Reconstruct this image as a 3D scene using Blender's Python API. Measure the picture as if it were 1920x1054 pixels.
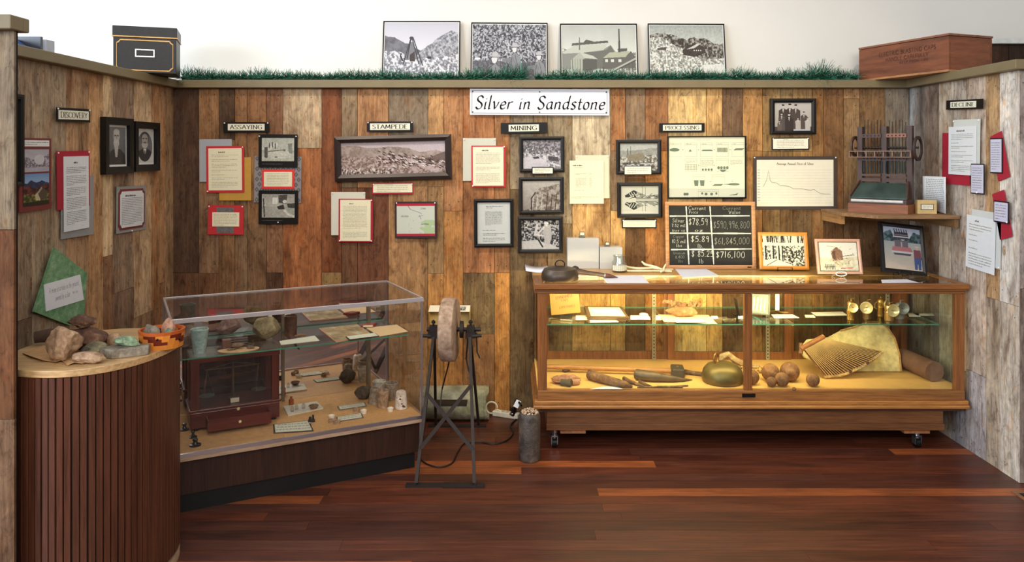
import bpy, bmesh, math, random
import numpy as np
from mathutils import Vector, Matrix, Euler, noise as mn
for o in list(bpy.data.objects): bpy.data.objects.remove(o)
S = bpy.context.scene; COL = S.collection
PI = math.pi
def R(d): return math.radians(d)
def lin(c):
    return tuple((v/255/12.92 if v/255 <= .04045 else ((v/255+.055)/1.055)**2.4) for v in c)
# ------------------------------------------------------------ camera
F = 1450.0; CX = 960.0; HY = 290.0; CZ = 1.6
cam = bpy.data.cameras.new('camera'); camo = bpy.data.objects.new('camera', cam); COL.objects.link(camo)
cam.sensor_width = 36; cam.lens = 36*F/1920; cam.shift_y = -(527-HY)/1920
camo.location = (0, 0, CZ); camo.rotation_euler = (PI/2, 0, 0); cam.clip_start = .05
S.camera = camo
# ------------------------------------------------------------ light
S.view_settings.view_transform = 'Standard'; S.view_settings.look = 'None'
S.view_settings.exposure = -0.12; S.view_settings.gamma = 1
S.view_settings.use_curve_mapping = False
W = bpy.data.worlds.new('room_air'); S.world = W; W.use_nodes = True
W.node_tree.nodes['Background'].inputs[0].default_value = (.92, .95, 1, 1)
W.node_tree.nodes['Background'].inputs[1].default_value = .42
def area(name, loc, target, sx, sy, power, color):
    l = bpy.data.lights.new(name, 'AREA'); l.shape = 'RECTANGLE'; l.size = sx; l.size_y = sy
    l.energy = power; l.color = color
    o = bpy.data.objects.new(name, l); COL.objects.link(o); o.location = loc
    o.rotation_euler = (Vector(target)-Vector(loc)).to_track_quat('-Z', 'Y').to_euler()
    return o
def spot(name, loc, target, power, color, ang=70, blend=.8, r=.06):
    l = bpy.data.lights.new(name, 'SPOT'); l.energy = power; l.color = color
    l.spot_size = R(ang); l.spot_blend = blend; l.shadow_soft_size = r
    o = bpy.data.objects.new(name, l); COL.objects.link(o); o.location = loc
    o.rotation_euler = (Vector(target)-Vector(loc)).to_track_quat('-Z', 'Y').to_euler()
    return o
area('window_daylight', (-4.6, -1.2, 2.3), (1.2, 3.9, 1.0), 3.0, 1.8, 275, (.74, .87, 1.0))
area('gallery_window_light', (-4.2, 3.2, 3.6), (-1.2, 5.0, 2.7), 1.6, 1.0, 105, (.86, .93, 1.0))
area('room_fill_light', (.4, -1.6, 3.4), (0.0, 4.0, 1.0), 5.0, 2.0, 200, (1.0, .95, .88))  # added frontal fill lamp, evens out the light on the boards
for i, (x, tx, pw, cc) in enumerate([(-1.45, -1.1, 84, (1, .82, .62)), (-.35, -.2, 80, (1, .84, .64)),
                             (.75, .75, 98, (1, .87, .66)), (1.75, 1.6, 66, (1, .86, .66))]):
    spot('track_light_beam', (x, 3.0, 3.75), (tx, 4.83, 1.35), pw, cc, 70, .9)
# ------------------------------------------------------------ materials
MC = {}
def nt(name):
    m = bpy.data.materials.new(name); m.use_nodes = True
    n = m.node_tree; return m, n, n.nodes['Principled BSDF']
def add(n, t, **kw):
    x = n.nodes.new(t)
    for k, v in kw.items(): setattr(x, k, v)
    return x
def ramp(n, stops):
    r = add(n, 'ShaderNodeValToRGB'); e = r.color_ramp.elements
    while len(e) < len(stops): e.new(.5)
    for el, (p, c) in zip(e, stops): el.position = p; el.color = (c[0], c[1], c[2], 1)
    return r
def mul(n, a, b, mode='MULTIPLY', fac=1.0):
    m = add(n, 'ShaderNodeMix', data_type='RGBA', blend_type=mode); m.inputs[0].default_value = fac
    for s, v in ((6, a), (7, b)):
        if isinstance(v, tuple): m.inputs[s].default_value = (v[0], v[1], v[2], 1)
        else: n.links.new(v, m.inputs[s])
    return m.outputs[2]
def coords(n, scale, kind='Object'):
    t = add(n, 'ShaderNodeTexCoord'); mp = add(n, 'ShaderNodeMapping')
    mp.inputs['Scale'].default_value = scale; n.links.new(t.outputs[kind], mp.inputs[0]); return mp.outputs[0]
def nz(n, vec, scale, detail=4, rough=.55, dist=0):
    x = add(n, 'ShaderNodeTexNoise'); x.inputs['Scale'].default_value = scale; x.inputs['Detail'].default_value = detail
    x.inputs['Roughness'].default_value = rough; x.inputs['Distortion'].default_value = dist
    n.links.new(vec, x.inputs['Vector']); return x.outputs['Fac']
def bump(n, b, h, s=.3, d=.01):
    x = add(n, 'ShaderNodeBump'); x.inputs['Strength'].default_value = s; x.inputs['Distance'].default_value = d
    n.links.new(h, x.inputs['Height']); n.links.new(x.outputs[0], b.inputs['Normal'])
def pm(col, rough=.6, metal=0, var=.12, vs=30, bm=0, name=None, spec=.5):
    """plain procedural surface: colour with a little noise variation"""
    k = (col, rough, metal, var, vs, bm, name, spec)
    if k in MC: return MC[k]
    m, n, b = nt(name or 'surface'); c = lin(col)
    f = nz(n, coords(n, (1, 1, 1)), vs, 4)
    r = ramp(n, [(.25, tuple(x*(1-var*1.6) for x in c)), (.75, tuple(min(1, x*(1+var)) for x in c))])
    n.links.new(f, r.inputs[0]); n.links.new(r.outputs[0], b.inputs['Base Color'])
    b.inputs['Roughness'].default_value = rough; b.inputs['Metallic'].default_value = metal
    b.inputs['Specular IOR Level'].default_value = spec
    if bm: bump(n, b, f, bm, .01)
    MC[k] = m; return m
def wood(col, dark=.55, rough=.45, axis='x', scale=1.0, dens=26):
    """stained wood, grain runs along `axis` of the object"""
    k = ('wood', col, dark, rough, axis, scale, dens)
    if k in MC: return MC[k]
    m, n, b = nt('wood'); c = lin(col); s = {'x': (1.2, dens, dens), 'y': (dens, 1.2, dens), 'z': (dens, dens, 1.2)}[axis]
    v = coords(n, tuple(q*scale for q in s))
    f = nz(n, v, 1.6, 6, .6, .6); g = nz(n, v, 7, 3, .6)
    r = ramp(n, [(.3, tuple(x*dark for x in c)), (.52, c), (.8, tuple(min(1, x*1.25) for x in c))])
    n.links.new(f, r.inputs[0])
    r2 = ramp(n, [(.35, (.72, .68, .64)), (.6, (1, 1, 1))]); n.links.new(g, r2.inputs[0])
    n.links.new(mul(n, r.outputs[0], r2.outputs[0]), b.inputs['Base Color'])
    b.inputs['Roughness'].default_value = rough; bump(n, b, g, .12, .004)
    MC[k] = m; return m
def barn():
    m, n, b = nt('weathered_boards')
    at = add(n, 'ShaderNodeAttribute', attribute_name='Col'); rn = add(n, 'ShaderNodeAttribute', attribute_name='Rnd')
    tc = add(n, 'ShaderNodeTexCoord')
    va = add(n, 'ShaderNodeVectorMath', operation='MULTIPLY_ADD')
    n.links.new(rn.outputs['Color'], va.inputs[0]); va.inputs[1].default_value = (7, 3, 11); n.links.new(tc.outputs['Object'], va.inputs[2])
    def mp(s):
        x = add(n, 'ShaderNodeMapping'); x.inputs['Scale'].default_value = s; n.links.new(va.outputs[0], x.inputs[0]); return x.outputs[0]
    blot = nz(n, mp((3.5, 1, 1.3)), 2.2, 5, .62, .5)
    grain = nz(n, mp((26, 8, 1.5)), 2.0, 8, .72, 1.4)
    med = nz(n, mp((11, 3, 5.5)), 2.2, 6, .7, 1.2)
    fine = nz(n, mp((150, 10, 5)), 1.5, 3, .6)
    r1 = ramp(n, [(.30, (.42, .36, .32)), (.44, (.84, .82, .80)), (.55, (1.0, 1.0, 1.0)), (.70, (1.32, 1.30, 1.24))]); n.links.new(blot, r1.inputs[0])
    r2 = ramp(n, [(.32, (.62, .54, .48)), (.5, (.98, .97, .96)), (.72, (1.16, 1.15, 1.12))]); r4 = ramp(n, [(.30, (.48, .43, .40)), (.46, (1, 1, 1)), (.66, (1.3, 1.3, 1.26))]); n.links.new(med, r4.inputs[0]); n.links.new(grain, r2.inputs[0])
    r3 = ramp(n, [(.32, (.80, .76, .72)), (.6, (1.05, 1.05, 1.05))]); n.links.new(fine, r3.inputs[0])
    c = mul(n, at.outputs['Color'], r1.outputs[0]); c = mul(n, c, r2.outputs[0]); c = mul(n, c, r3.outputs[0]); c = mul(n, c, r4.outputs[0])
    # reddish and grey stains
    st = nz(n, mp((5, 1, 2.0)), 3.1, 4, .6, 1.0)
    rs = ramp(n, [(.56, (0, 0, 0)), (.72, (1, 1, 1))]); n.links.new(st, rs.inputs[0])
    x = add(n, 'ShaderNodeMix', data_type='RGBA', blend_type='MULTIPLY'); n.links.new(rs.outputs[0], x.inputs[0])
    n.links.new(c, x.inputs[6]); x.inputs[7].default_value = (.90, .66, .46, 1); c = x.outputs[2]
    # knots
    vo = add(n, 'ShaderNodeTexVoronoi', feature='F1'); vo.inputs['Scale'].default_value = 1.0
    ds = add(n, 'ShaderNodeVectorMath', operation='ADD'); n.links.new(mp((6.8, 1.0, 3.6)), ds.inputs[0])
    nn = add(n, 'ShaderNodeTexNoise'); nn.inputs['Scale'].default_value = 3; n.links.new(va.outputs[0], nn.inputs['Vector'])
    sc = add(n, 'ShaderNodeVectorMath', operation='SCALE'); n.links.new(nn.outputs['Color'], sc.inputs[0]); sc.inputs['Scale'].default_value = .12
    n.links.new(sc.outputs[0], ds.inputs[1]); n.links.new(ds.outputs[0], vo.inputs['Vector'])
    kr = ramp(n, [(.0, (.30, .2, .14)), (.045, (.42, .27, .18)), (.06, (.95, .8, .62)), (.085, (.55, .38, .26)), (.12, (1, 1, 1))])
    n.links.new(vo.outputs['Distance'], kr.inputs[0])
    gt = add(n, 'ShaderNodeMath', operation='GREATER_THAN'); gt.inputs[1].default_value = .5
    sx = add(n, 'ShaderNodeSeparateColor'); n.links.new(vo.outputs['Color'], sx.inputs[0]); n.links.new(sx.outputs[0], gt.inputs[0])
    x = add(n, 'ShaderNodeMix', data_type='RGBA', blend_type='MULTIPLY'); n.links.new(gt.outputs[0], x.inputs[0])
    n.links.new(c, x.inputs[6]); n.links.new(kr.outputs[0], x.inputs[7])
    n.links.new(x.outputs[2], b.inputs['Base Color']); b.inputs['Roughness'].default_value = .72
    b.inputs['Specular IOR Level'].default_value = .25
    bump(n, b, grain, .45, .007); return m
def floormat():
    m, n, b = nt('polished_floorboards')
    at = add(n, 'ShaderNodeAttribute', attribute_name='Col'); rn = add(n, 'ShaderNodeAttribute', attribute_name='Rnd')
    tc = add(n, 'ShaderNodeTexCoord'); va = add(n, 'ShaderNodeVectorMath', operation='MULTIPLY_ADD')
    n.links.new(rn.outputs['Color'], va.inputs[0]); va.inputs[1].default_value = (9, 13, 0); n.links.new(tc.outputs['Object'], va.inputs[2])
    def mp(s):
        x = add(n, 'ShaderNodeMapping'); x.inputs['Scale'].default_value = s; n.links.new(va.outputs[0], x.inputs[0]); return x.outputs[0]
    g = nz(n, mp((1.6, 46, 1)), 2, 8, .7, .9); w = nz(n, mp((1.3, 5.0, 1)), 1.6, 6, .65, .6)
    r = ramp(n, [(.32, (.45, .40, .38)), (.52, (1, 1, 1)), (.68, (1.5, 1.38, 1.25))]); n.links.new(g, r.inputs[0])
    r2 = ramp(n, [(.32, (.62, .58, .62)), (.64, (1.25, 1.15, 1.02))]); n.links.new(w, r2.inputs[0])
    n.links.new(mul(n, mul(n, at.outputs['Color'], r.outputs[0]), r2.outputs[0]), b.inputs['Base Color'])
    rr = add(n, 'ShaderNodeMapRange'); rr.inputs[3].default_value = .28; rr.inputs[4].default_value = .5
    n.links.new(w, rr.inputs[0]); n.links.new(rr.outputs[0], b.inputs['Roughness'])
    b.inputs['Specular IOR Level'].default_value = .45
    bump(n, b, g, .06, .003); return m
def colmat(rough=.5, name='print'):
    k = ('col', rough, name)
    if k in MC: return MC[k]
    m, n, b = nt(name); a = add(n, 'ShaderNodeAttribute', attribute_name='Col')
    n.links.new(a.outputs['Color'], b.inputs['Base Color']); b.inputs['Roughness'].default_value = rough
    b.inputs['Specular IOR Level'].default_value = .3
    MC[k] = m; return m
def glassmat(tint=(.97, .99, .98), k=1.0):
    key = ('glass', tint, k)
    if key in MC: return MC[key]
    m, n, b = nt('clear_glass'); out = n.nodes['Material Output']; n.nodes.remove(b)
    ge = add(n, 'ShaderNodeNewGeometry'); mr = add(n, 'ShaderNodeMapRange')
    mr.inputs[3].default_value = 1.5; mr.inputs[4].default_value = 1/1.5; n.links.new(ge.outputs['Backfacing'], mr.inputs[0])
    fr = add(n, 'ShaderNodeFresnel'); n.links.new(mr.outputs[0], fr.inputs['IOR'])
    mm = add(n, 'ShaderNodeMath', operation='MULTIPLY'); mm.inputs[1].default_value = k; n.links.new(fr.outputs[0], mm.inputs[0])
    tr = add(n, 'ShaderNodeBsdfTransparent'); tr.inputs[0].default_value = (*tint, 1)
    gl = add(n, 'ShaderNodeBsdfGlossy'); gl.inputs['Roughness'].default_value = .0
    mx = add(n, 'ShaderNodeMixShader'); n.links.new(mm.outputs[0], mx.inputs[0]); n.links.new(tr.outputs[0], mx.inputs[1])
    n.links.new(gl.outputs[0], mx.inputs[2]); n.links.new(mx.outputs[0], out.inputs[0])
    MC[key] = m; return m
def emis(col, st):
    k = ('em', col, st)
    if k in MC: return MC[k]
    m, n, b = nt('glowing_tube'); b.inputs['Base Color'].default_value = (.9, .9, .85, 1)
    b.inputs['Emission Color'].default_value = (*lin(col), 1); b.inputs['Emission Strength'].default_value = st
    MC[k] = m; return m
BARN = barn(); FLOORM = floormat()
BLACK = pm((14, 13, 13), .45, spec=.3); PAPER = pm((238, 234, 212), .8, var=.03); WHITE = pm((238, 238, 236), .7, var=.03)
INK = pm((70, 66, 60), .9, var=.02); GLASS = glassmat(); EDGE = pm((70, 140, 115), .15, var=.1)
PINM = pm((250, 250, 250), .3, var=.01)
# ------------------------------------------------------------ mesh builder
class B:
    def __init__(s): s.v = []; s.f = []; s.c = []; s.r = []; s.m = []
    def face(s, vs, col=None, rnd=0, mi=0):
        k = len(s.v); s.v += [tuple(v) for v in vs]; s.f.append(tuple(range(k, k+len(vs)))); s.c.append(col); s.r.append(rnd); s.m.append(mi)
    def grp(s, vs, fs, col=None, rnd=0, mi=0, X=None):
        k = len(s.v)
        if X is not None: vs = [X @ Vector(v) for v in vs]
        s.v += [tuple(v) for v in vs]
        for f in fs: s.f.append(tuple(i+k for i in f)); s.c.append(col); s.r.append(rnd); s.m.append(mi)
        return s
    def box(s, x0, x1, y0, y1, z0, z1, X=None, **kw):
        x0, x1 = sorted((x0, x1)); y0, y1 = sorted((y0, y1)); z0, z1 = sorted((z0, z1))
        v = [(x, y, z) for z in (z0, z1) for y in (y0, y1) for x in (x0, x1)]
        return s.grp(v, [(0, 2, 3, 1), (4, 5, 7, 6), (0, 1, 5, 4), (2, 6, 7, 3), (0, 4, 6, 2), (1, 3, 7, 5)], X=X, **kw)
    def bar(s, a, b, w, t, up=(0, 0, 1), **kw):
        """rectangular bar from a to b, w wide (sideways), t thick (along up)"""
        a = Vector(a); b = Vector(b); d = b-a; L = d.length; d.normalize(); up = Vector(up)
        sd = d.cross(up); sd = sd.normalized() if sd.length > 1e-6 else Vector((1, 0, 0)); u = sd.cross(d)
        X = Matrix((sd, d, u)).transposed().to_4x4(); X.translation = a
        return s.box(-w/2, w/2, 0, L, -t/2, t/2, X=X, **kw)
    def tube(s, pts, r, n=8, cap=True, **kw):
        pts = [Vector(p) for p in pts]; N = len(pts); rs = r if isinstance(r, (list, tuple)) else [r]*N
        vs = []; ref = None
        for i, p in enumerate(pts):
            d = (pts[min(i+1, N-1)]-pts[max(i-1, 0)]).normalized()
            if ref is None: ref = d.orthogonal().normalized()
            ref = (ref-d*ref.dot(d)).normalized(); q = d.cross(ref)
            for k in range(n):
                a = 2*PI*k/n; vs.append(p+(ref*math.cos(a)+q*math.sin(a))*rs[i])
        fs = [(i*n+k, i*n+(k+1) % n, (i+1)*n+(k+1) % n, (i+1)*n+k) for i in range(N-1) for k in range(n)]
        if cap: fs += [tuple(range(n-1, -1, -1)), tuple((N-1)*n+k for k in range(n))]
        return s.grp(vs, fs, **kw)
    def cyl(s, a, b, r0, r1=None, n=20, **kw): return s.tube([a, b], [r0, r0 if r1 is None else r1], n, **kw)
    def lathe(s, prof, n=28, X=None, **kw):
        vs = []; N = len(prof)
        for (r, z) in prof:
            for k in range(n):
                a = 2*PI*k/n; vs.append((max(r, 1e-5)*math.cos(a), max(r, 1e-5)*math.sin(a), z))
        fs = [(i*n+k, i*n+(k+1) % n, (i+1)*n+(k+1) % n, (i+1)*n+k) for i in range(N-1) for k in range(n)]
        return s.grp(vs, fs, X=X, **kw)
    def prism(s, poly, z0, z1, X=None, **kw):
        n = len(poly); v = [(x, y, z0) for x, y in poly]+[(x, y, z1) for x, y in poly]
        f = [tuple(range(n-1, -1, -1)), tuple(range(n, 2*n))]+[(i, (i+1) % n, n+(i+1) % n, n+i) for i in range(n)]
        return s.grp(v, f, X=X, **kw)
    def out(s, name, mat, parent=None, smooth=False, loc=None, rot=None, bevel=0, bseg=2):
        me = bpy.data.meshes.new(name); me.from_pydata(s.v, [], s.f)
        for m in (mat if isinstance(mat, (list, tuple)) else [mat]): me.materials.append(m)
        if any(s.m): me.polygons.foreach_set('material_index', s.m)
        if any(c is not None for c in s.c):
            a = me.color_attributes.new('Col', 'FLOAT_COLOR', 'CORNER'); b = me.color_attributes.new('Rnd', 'FLOAT_COLOR', 'CORNER')
            A = []; Bq = []
            for f, c, r in zip(s.f, s.c, s.r):
                c = c or (1, 1, 1)
                A += [c[0], c[1], c[2], 1]*len(f); rr = random.Random(r); q = [rr.random(), rr.random(), rr.random(), 1]; Bq += q*len(f)
            a.data.foreach_set('color', A); b.data.foreach_set('color', Bq)
        if smooth:
            me.polygons.foreach_set('use_smooth', [True]*len(me.polygons))
            try: me.set_sharp_from_angle(angle=R(40))
            except Exception: pass
        bm_ = bmesh.new(); bm_.from_mesh(me); bmesh.ops.recalc_face_normals(bm_, faces=bm_.faces); bm_.to_mesh(me); bm_.free()
        o = bpy.data.objects.new(name, me); COL.objects.link(o)
        if parent: o.parent = parent
        if loc is not None: o.location = loc
        if rot is not None: o.rotation_euler = rot
        if bevel:
            md = o.modifiers.new('bevel', 'BEVEL'); md.width = bevel; md.segments = bseg; md.limit_method = 'ANGLE'
        return o
def tag(o, label, cat, group=None):
    o['label'] = label; o['category'] = cat
    if group: o['group'] = group
    return o
def struct(o): o['kind'] = 'structure'; return o
def thing(name, label, cat, loc=(0, 0, 0), rz=0, group=None, rot=None):
    o = bpy.data.objects.new(name, None); COL.objects.link(o); o.empty_display_size = .05
    o.location = loc; o.rotation_euler = rot if rot is not None else (0, 0, rz)
    return tag(o, label, cat, group)
def onplane(px, py, z):
    Y = F*(CZ-z)/(py-HY); return Vector(((px-CX)*Y/F, Y, z))
def atdepth(px, py, Y): return Vector(((px-CX)*Y/F, Y, CZ-(py-HY)*Y/F))
# ------------------------------------------------------------ stroke lettering
G = {
'A':(72,["2,0 36,100 70,0","14,36 58,36"]),'B':(62,["10,0 10,100","~10,100 40,100 52,88 50,62 34,54 10,54","~10,54 42,54 58,40 56,12 40,0 10,0"]),
'C':(74,["~68,80 52,97 34,99 12,82 5,50 12,18 34,1 52,3 68,20"]),'D':(78,["10,0 10,100","~10,100 40,100 64,84 70,50 64,16 40,0 10,0"]),
'E':(58,["10,0 10,100","10,100 50,100","10,53 42,53","10,0 52,0"]),'F':(54,["10,0 10,100","10,100 50,100","10,53 42,53"]),
'G':(78,["~68,80 52,97 34,99 12,82 5,50 12,18 34,1 54,3 68,16","68,12 68,45","46,45 74,45"]),'H':(78,["10,0 10,100","66,0 66,100","10,52 66,52"]),
'I':(24,["11,0 11,100"]),'K':(66,["10,0 10,100","58,100 12,50","26,62 62,0"]),'L':(54,["10,100 10,0","10,0 50,0"]),
'M':(90,["8,0 14,100 44,20 74,100 80,0"]),'N':(78,["10,0 10,100 66,0 66,100"]),'O':(80,["~40,100 14,86 5,50 14,14 40,0 66,14 75,50 66,86 40,100"]),
'P':(60,["10,0 10,100","~10,100 40,100 54,88 54,62 40,48 10,48"]),'R':(66,["10,0 10,100","~10,100 40,100 54,88 54,62 40,48 10,48","30,48 64,0"]),
'S':(56,["~48,84 34,99 14,95 7,76 18,59 38,45 49,26 42,6 22,-1 6,14"]),'T':(64,["31,0 31,100","2,100 60,100"]),
'U':(76,["~10,100 10,30 22,3 50,3 64,30 64,100"]),'V':(72,["2,100 35,0 68,100"]),'Y':(68,["2,100 33,48 64,100","33,48 33,0"]),
'Z':(62,["4,100 56,100 4,0 58,0"]),'W':(96,["2,100 24,0 48,90 72,0 94,100"]),'X':(66,["4,0 60,100","4,100 60,0"]),
'a':(52,["~42,50 30,56 12,46 6,24 14,3 28,4 42,26","~42,55 41,20 44,2 52,6"]),'b':(50,["~8,100 8,50 8,8","~8,38 28,56 44,40 42,12 26,0 8,8"]),
'c':(44,["~40,46 26,56 10,44 6,22 16,2 40,10"]),'d':(54,["~42,48 28,56 10,44 6,22 16,2 30,6 42,26","~44,102 42,40 42,4 52,6"]),
'e':(46,["~8,28 36,32 40,46 28,56 12,46 6,24 14,3 28,0 42,10"]),'f':(32,["~36,96 24,98 16,80 16,0","4,54 30,54"]),
'g':(50,["~42,50 28,56 10,46 6,26 16,8 30,10 42,30","~44,54 42,-10 30,-28 8,-22"]),'h':(52,["8,0 8,100","~8,34 24,54 38,50 40,30 40,0"]),
'i':(22,["~8,54 8,10 10,0 17,4","8,74 11,79"]),'k':(46,["8,0 8,100","38,54 10,26","18,34 42,0"]),'l':(22,["~8,102 8,10 11,0 19,5"]),
'm':(78,["8,54 8,0","~8,34 22,54 36,50 38,30 38,0","~38,34 52,54 66,50 68,30 68,0"]),'n':(52,["8,54 8,0","~8,34 24,54 38,50 40,30 40,4 48,4"]),
'o':(48,["~24,56 10,46 6,28 10,8 24,0 38,8 42,28 38,46 24,56"]),'p':(50,["8,54 8,-28","~8,38 26,56 42,44 42,16 26,0 8,12"]),
'r':(38,["8,54 8,0","~8,32 20,52 36,53"]),'s':(40,["~35,50 22,57 9,50 10,38 28,24 33,10 20,-1 4,6"]),'t':(32,["~14,80 13,14 20,0 31,6","3,54 29,54"]),
'u':(52,["~8,54 8,14 16,0 30,4 42,24","~42,54 42,6 50,4"]),'v':(46,["~2,50 8,54 20,0","~20,0 36,28 42,54"]),'w':(66,["4,54 18,0 32,50 46,0 62,54"]),
'y':(48,["8,54 24,6","~42,54 26,2 16,-22 4,-26"]),'z':(44,["6,54 38,54 6,0 40,0"]),'x':(44,["6,0 38,54","6,54 38,0"]),
'0':(56,["~28,100 10,84 5,50 10,16 28,0 46,16 51,50 46,84 28,100"]),'1':(30,["14,0 14,100"]),'2':(54,["~6,80 24,99 44,86 38,55 6,0","6,0 50,2"]),
'4':(56,["36,0 36,98 4,32 52,32"]),'5':(54,["46,98 14,98 10,56","~10,56 34,62 48,38 38,6 6,4"]),'6':(54,["~42,96 18,74 6,32 20,2 44,10 46,38 26,48 9,34"]),
'7':(52,["4,98 48,98 20,0"]),'8':(54,["~46,84 26,100 8,82 24,54 46,26 30,0 8,20 24,50 46,84"]),'9':(52,["~42,70 22,58 8,76 20,98 40,92 44,70 40,0"]),
'$':(54,["~46,82 26,92 8,76 26,50 46,26 28,8 6,18","27,104 27,-6"]),'.':(20,["8,0 11,3"]),',':(20,["10,4 5,-14"]),':':(20,["8,4 11,7","8,44 11,47"]),"'":(16,["8,98 8,80"]),'-':(34,["4,30 28,30"]),' ':(34,[])}
def smooth(pts, k=6):
    o = []; n = len(pts); closed = pts[0] == pts[-1]
    for i in range(n-1):
        p0 = pts[i-1] if i > 0 else (pts[n-2] if closed else pts[0]); p1 = pts[i]; p2 = pts[i+1]
        p3 = pts[i+2] if i+2 < n else (pts[1] if closed else pts[-1])
        for j in range(k):
            t = j/k
            o.append(tuple(.5*((2*b)+(-a+c)*t+(2*a-5*b+4*c-d)*t*t+(-a+3*b-3*c+d)*t**3) for a, b, c, d in zip(p0, p1, p2, p3)))
    return o+[pts[-1]]
STY = {'serif': dict(nib=(14, 0), mn=5.0, ser=1, sl=0, sp=8), 'ital': dict(nib=(11.0, 8.0), mn=4.8, ser=0, sl=.20, sp=9),
       'chalk': dict(nib=(0, 0), mn=9, ser=0, sl=.06, sp=14), 'sans': dict(nib=(0, 0), mn=11, ser=0, sl=0, sp=12), 'thin': dict(nib=(4, 2), mn=5, ser=0, sl=.12, sp=10)}
def text(parent, s, h, cx, cz, y, mat, style='serif', width=None, rot=0, name='lettering', wob=0, align='c'):
    """lettering h tall (cap height), centred on (cx, cz) in the parent's x/z plane, lying at local y"""
    st = STY[style]; b = B(); x = 0; segs = []; rr = random.Random(len(s)*7+ord(s[0]))
    for ch in s:
        if ch not in G: ch = ' '
        w, strokes = G[ch]; dz = rr.uniform(-wob, wob); k = 1+rr.uniform(-wob, wob)/100
        for q in strokes:
            sm = q[0] == '~'; p = [tuple(float(t) for t in a.split(',')) for a in q.lstrip('~').split()]
            raw = p; p = smooth(p) if sm else p
            segs.append(([(x+(a*k)+b_*st['sl'], b_*k+dz) for a, b_ in p], sm))
            if st['ser']:
                for e in ((raw[0], raw[-1]) if not sm else ()):
                        if e[1] in (0., 100.) and abs(raw[0][1]-raw[-1][1]) > 50: segs.append(([(x+e[0]-17, e[1]+(2 if e[1] < 50 else -2)), (x+e[0]+17, e[1]+(2 if e[1] < 50 else -2))], False))
        x += w*k+st['sp']
    tot = x-st['sp']; sc = h/100; sx = sc if not width else width/tot
    ca, sa = math.cos(rot), math.sin(rot)
    off = {'c': tot/2, 'l': 0}[align]
    def P(a, q):
        a = (a-off)*sx; q = (q-50)*sc; return (cx+a*ca-q*sa, y, cz+a*sa+q*ca)
    nx, nq = st['nib']; nx /= 2; nq /= 2; m = st['mn']/2
    for pts, sm in segs:
        for (a, c), (d, e) in zip(pts[:-1], pts[1:]):
            L = math.hypot(d-a, e-c)
            if L < 1e-6: continue
            ux, uz = -(e-c)/L*m, (d-a)/L*m; ex, ez = (d-a)/L*m*.6, (e-c)/L*m*.6
            if nx or nq:
                if abs((d-a)*nq-(e-c)*nx) > .15*L*math.hypot(nx, nq): b.face([P(a+nx, c+nq), P(a-nx, c-nq), P(d-nx, e-nq), P(d+nx, e+nq)])
            b.face([P(a+ux-ex, c+uz-ez), P(a-ux-ex, c-uz-ez), P(d-ux+ex, e-uz+ez), P(d+ux+ex, e+uz+ez)])
    return b.out(name, mat, parent)
def lines(parent, x0, x1, z0, z1, y, n, seed, mat=None, th=.32, para=(), indent=0, name='text_lines', fill=.93):
    """rows of tiny print; rows listed in `para` are blank"""
    r = random.Random(seed); b = B(); dz = (z1-z0)/n
    for i in range(n):
        if i in para: continue
        z = z1-(i+.5)*dz; x = x0+(indent*(x1-x0) if (i-1 in para or i == 0) else 0)
        end = x1-(r.uniform(.25, .7)*(x1-x0) if (i+1 in para or i == n-1) else r.uniform(0, .05)*(x1-x0))
        while x < end:
            w = r.uniform(.006, .022); w = min(w, end-x)
            q = x
            while q < x+w-.0008:
                lw = r.uniform(.0011, .0021); k = r.choice((.35, .5, .5, .75)); b.face([(q, y, z-dz*th*.5), (q+lw, y, z-dz*th*.5), (q+lw, y, z-dz*th*.5+dz*th*k*1.6), (q, y, z-dz*th*.5+dz*th*k*1.6)]); q += lw+.0006
            x += w+.0028
    if b.f: return b.out(name, mat or INK, parent)
# ------------------------------------------------------------ painted prints (vertex coloured grids)
def vnoise(w, h, cx, cy, seed):
    r = np.random.RandomState(seed); g = r.rand(cy+2, cx+2)
    X = np.linspace(0, cx, w, endpoint=False); Y = np.linspace(0, cy, h, endpoint=False)
    xi = X.astype(int); yi = Y.astype(int); fx = X-xi; fy = Y-yi; fx = fx*fx*(3-2*fx); fy = fy*fy*(3-2*fy)
    a = g[np.ix_(yi, xi)]; b = g[np.ix_(yi, xi+1)]; c = g[np.ix_(yi+1, xi)]; d = g[np.ix_(yi+1, xi+1)]
    return (a*(1-fx)+b*fx)*(1-fy[:, None])+(c*(1-fx)+d*fx)*fy[:, None]
def fbm(w, h, c, seed, oct=4, asp=1.0):
    t = np.zeros((h, w)); am = 1; s = 0
    for o in range(oct):
        n = c*2**o; t += am*vnoise(w, h, max(1, int(n*asp)), max(1, int(n)), seed+o*13); s += am; am *= .6
    return t/s
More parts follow.
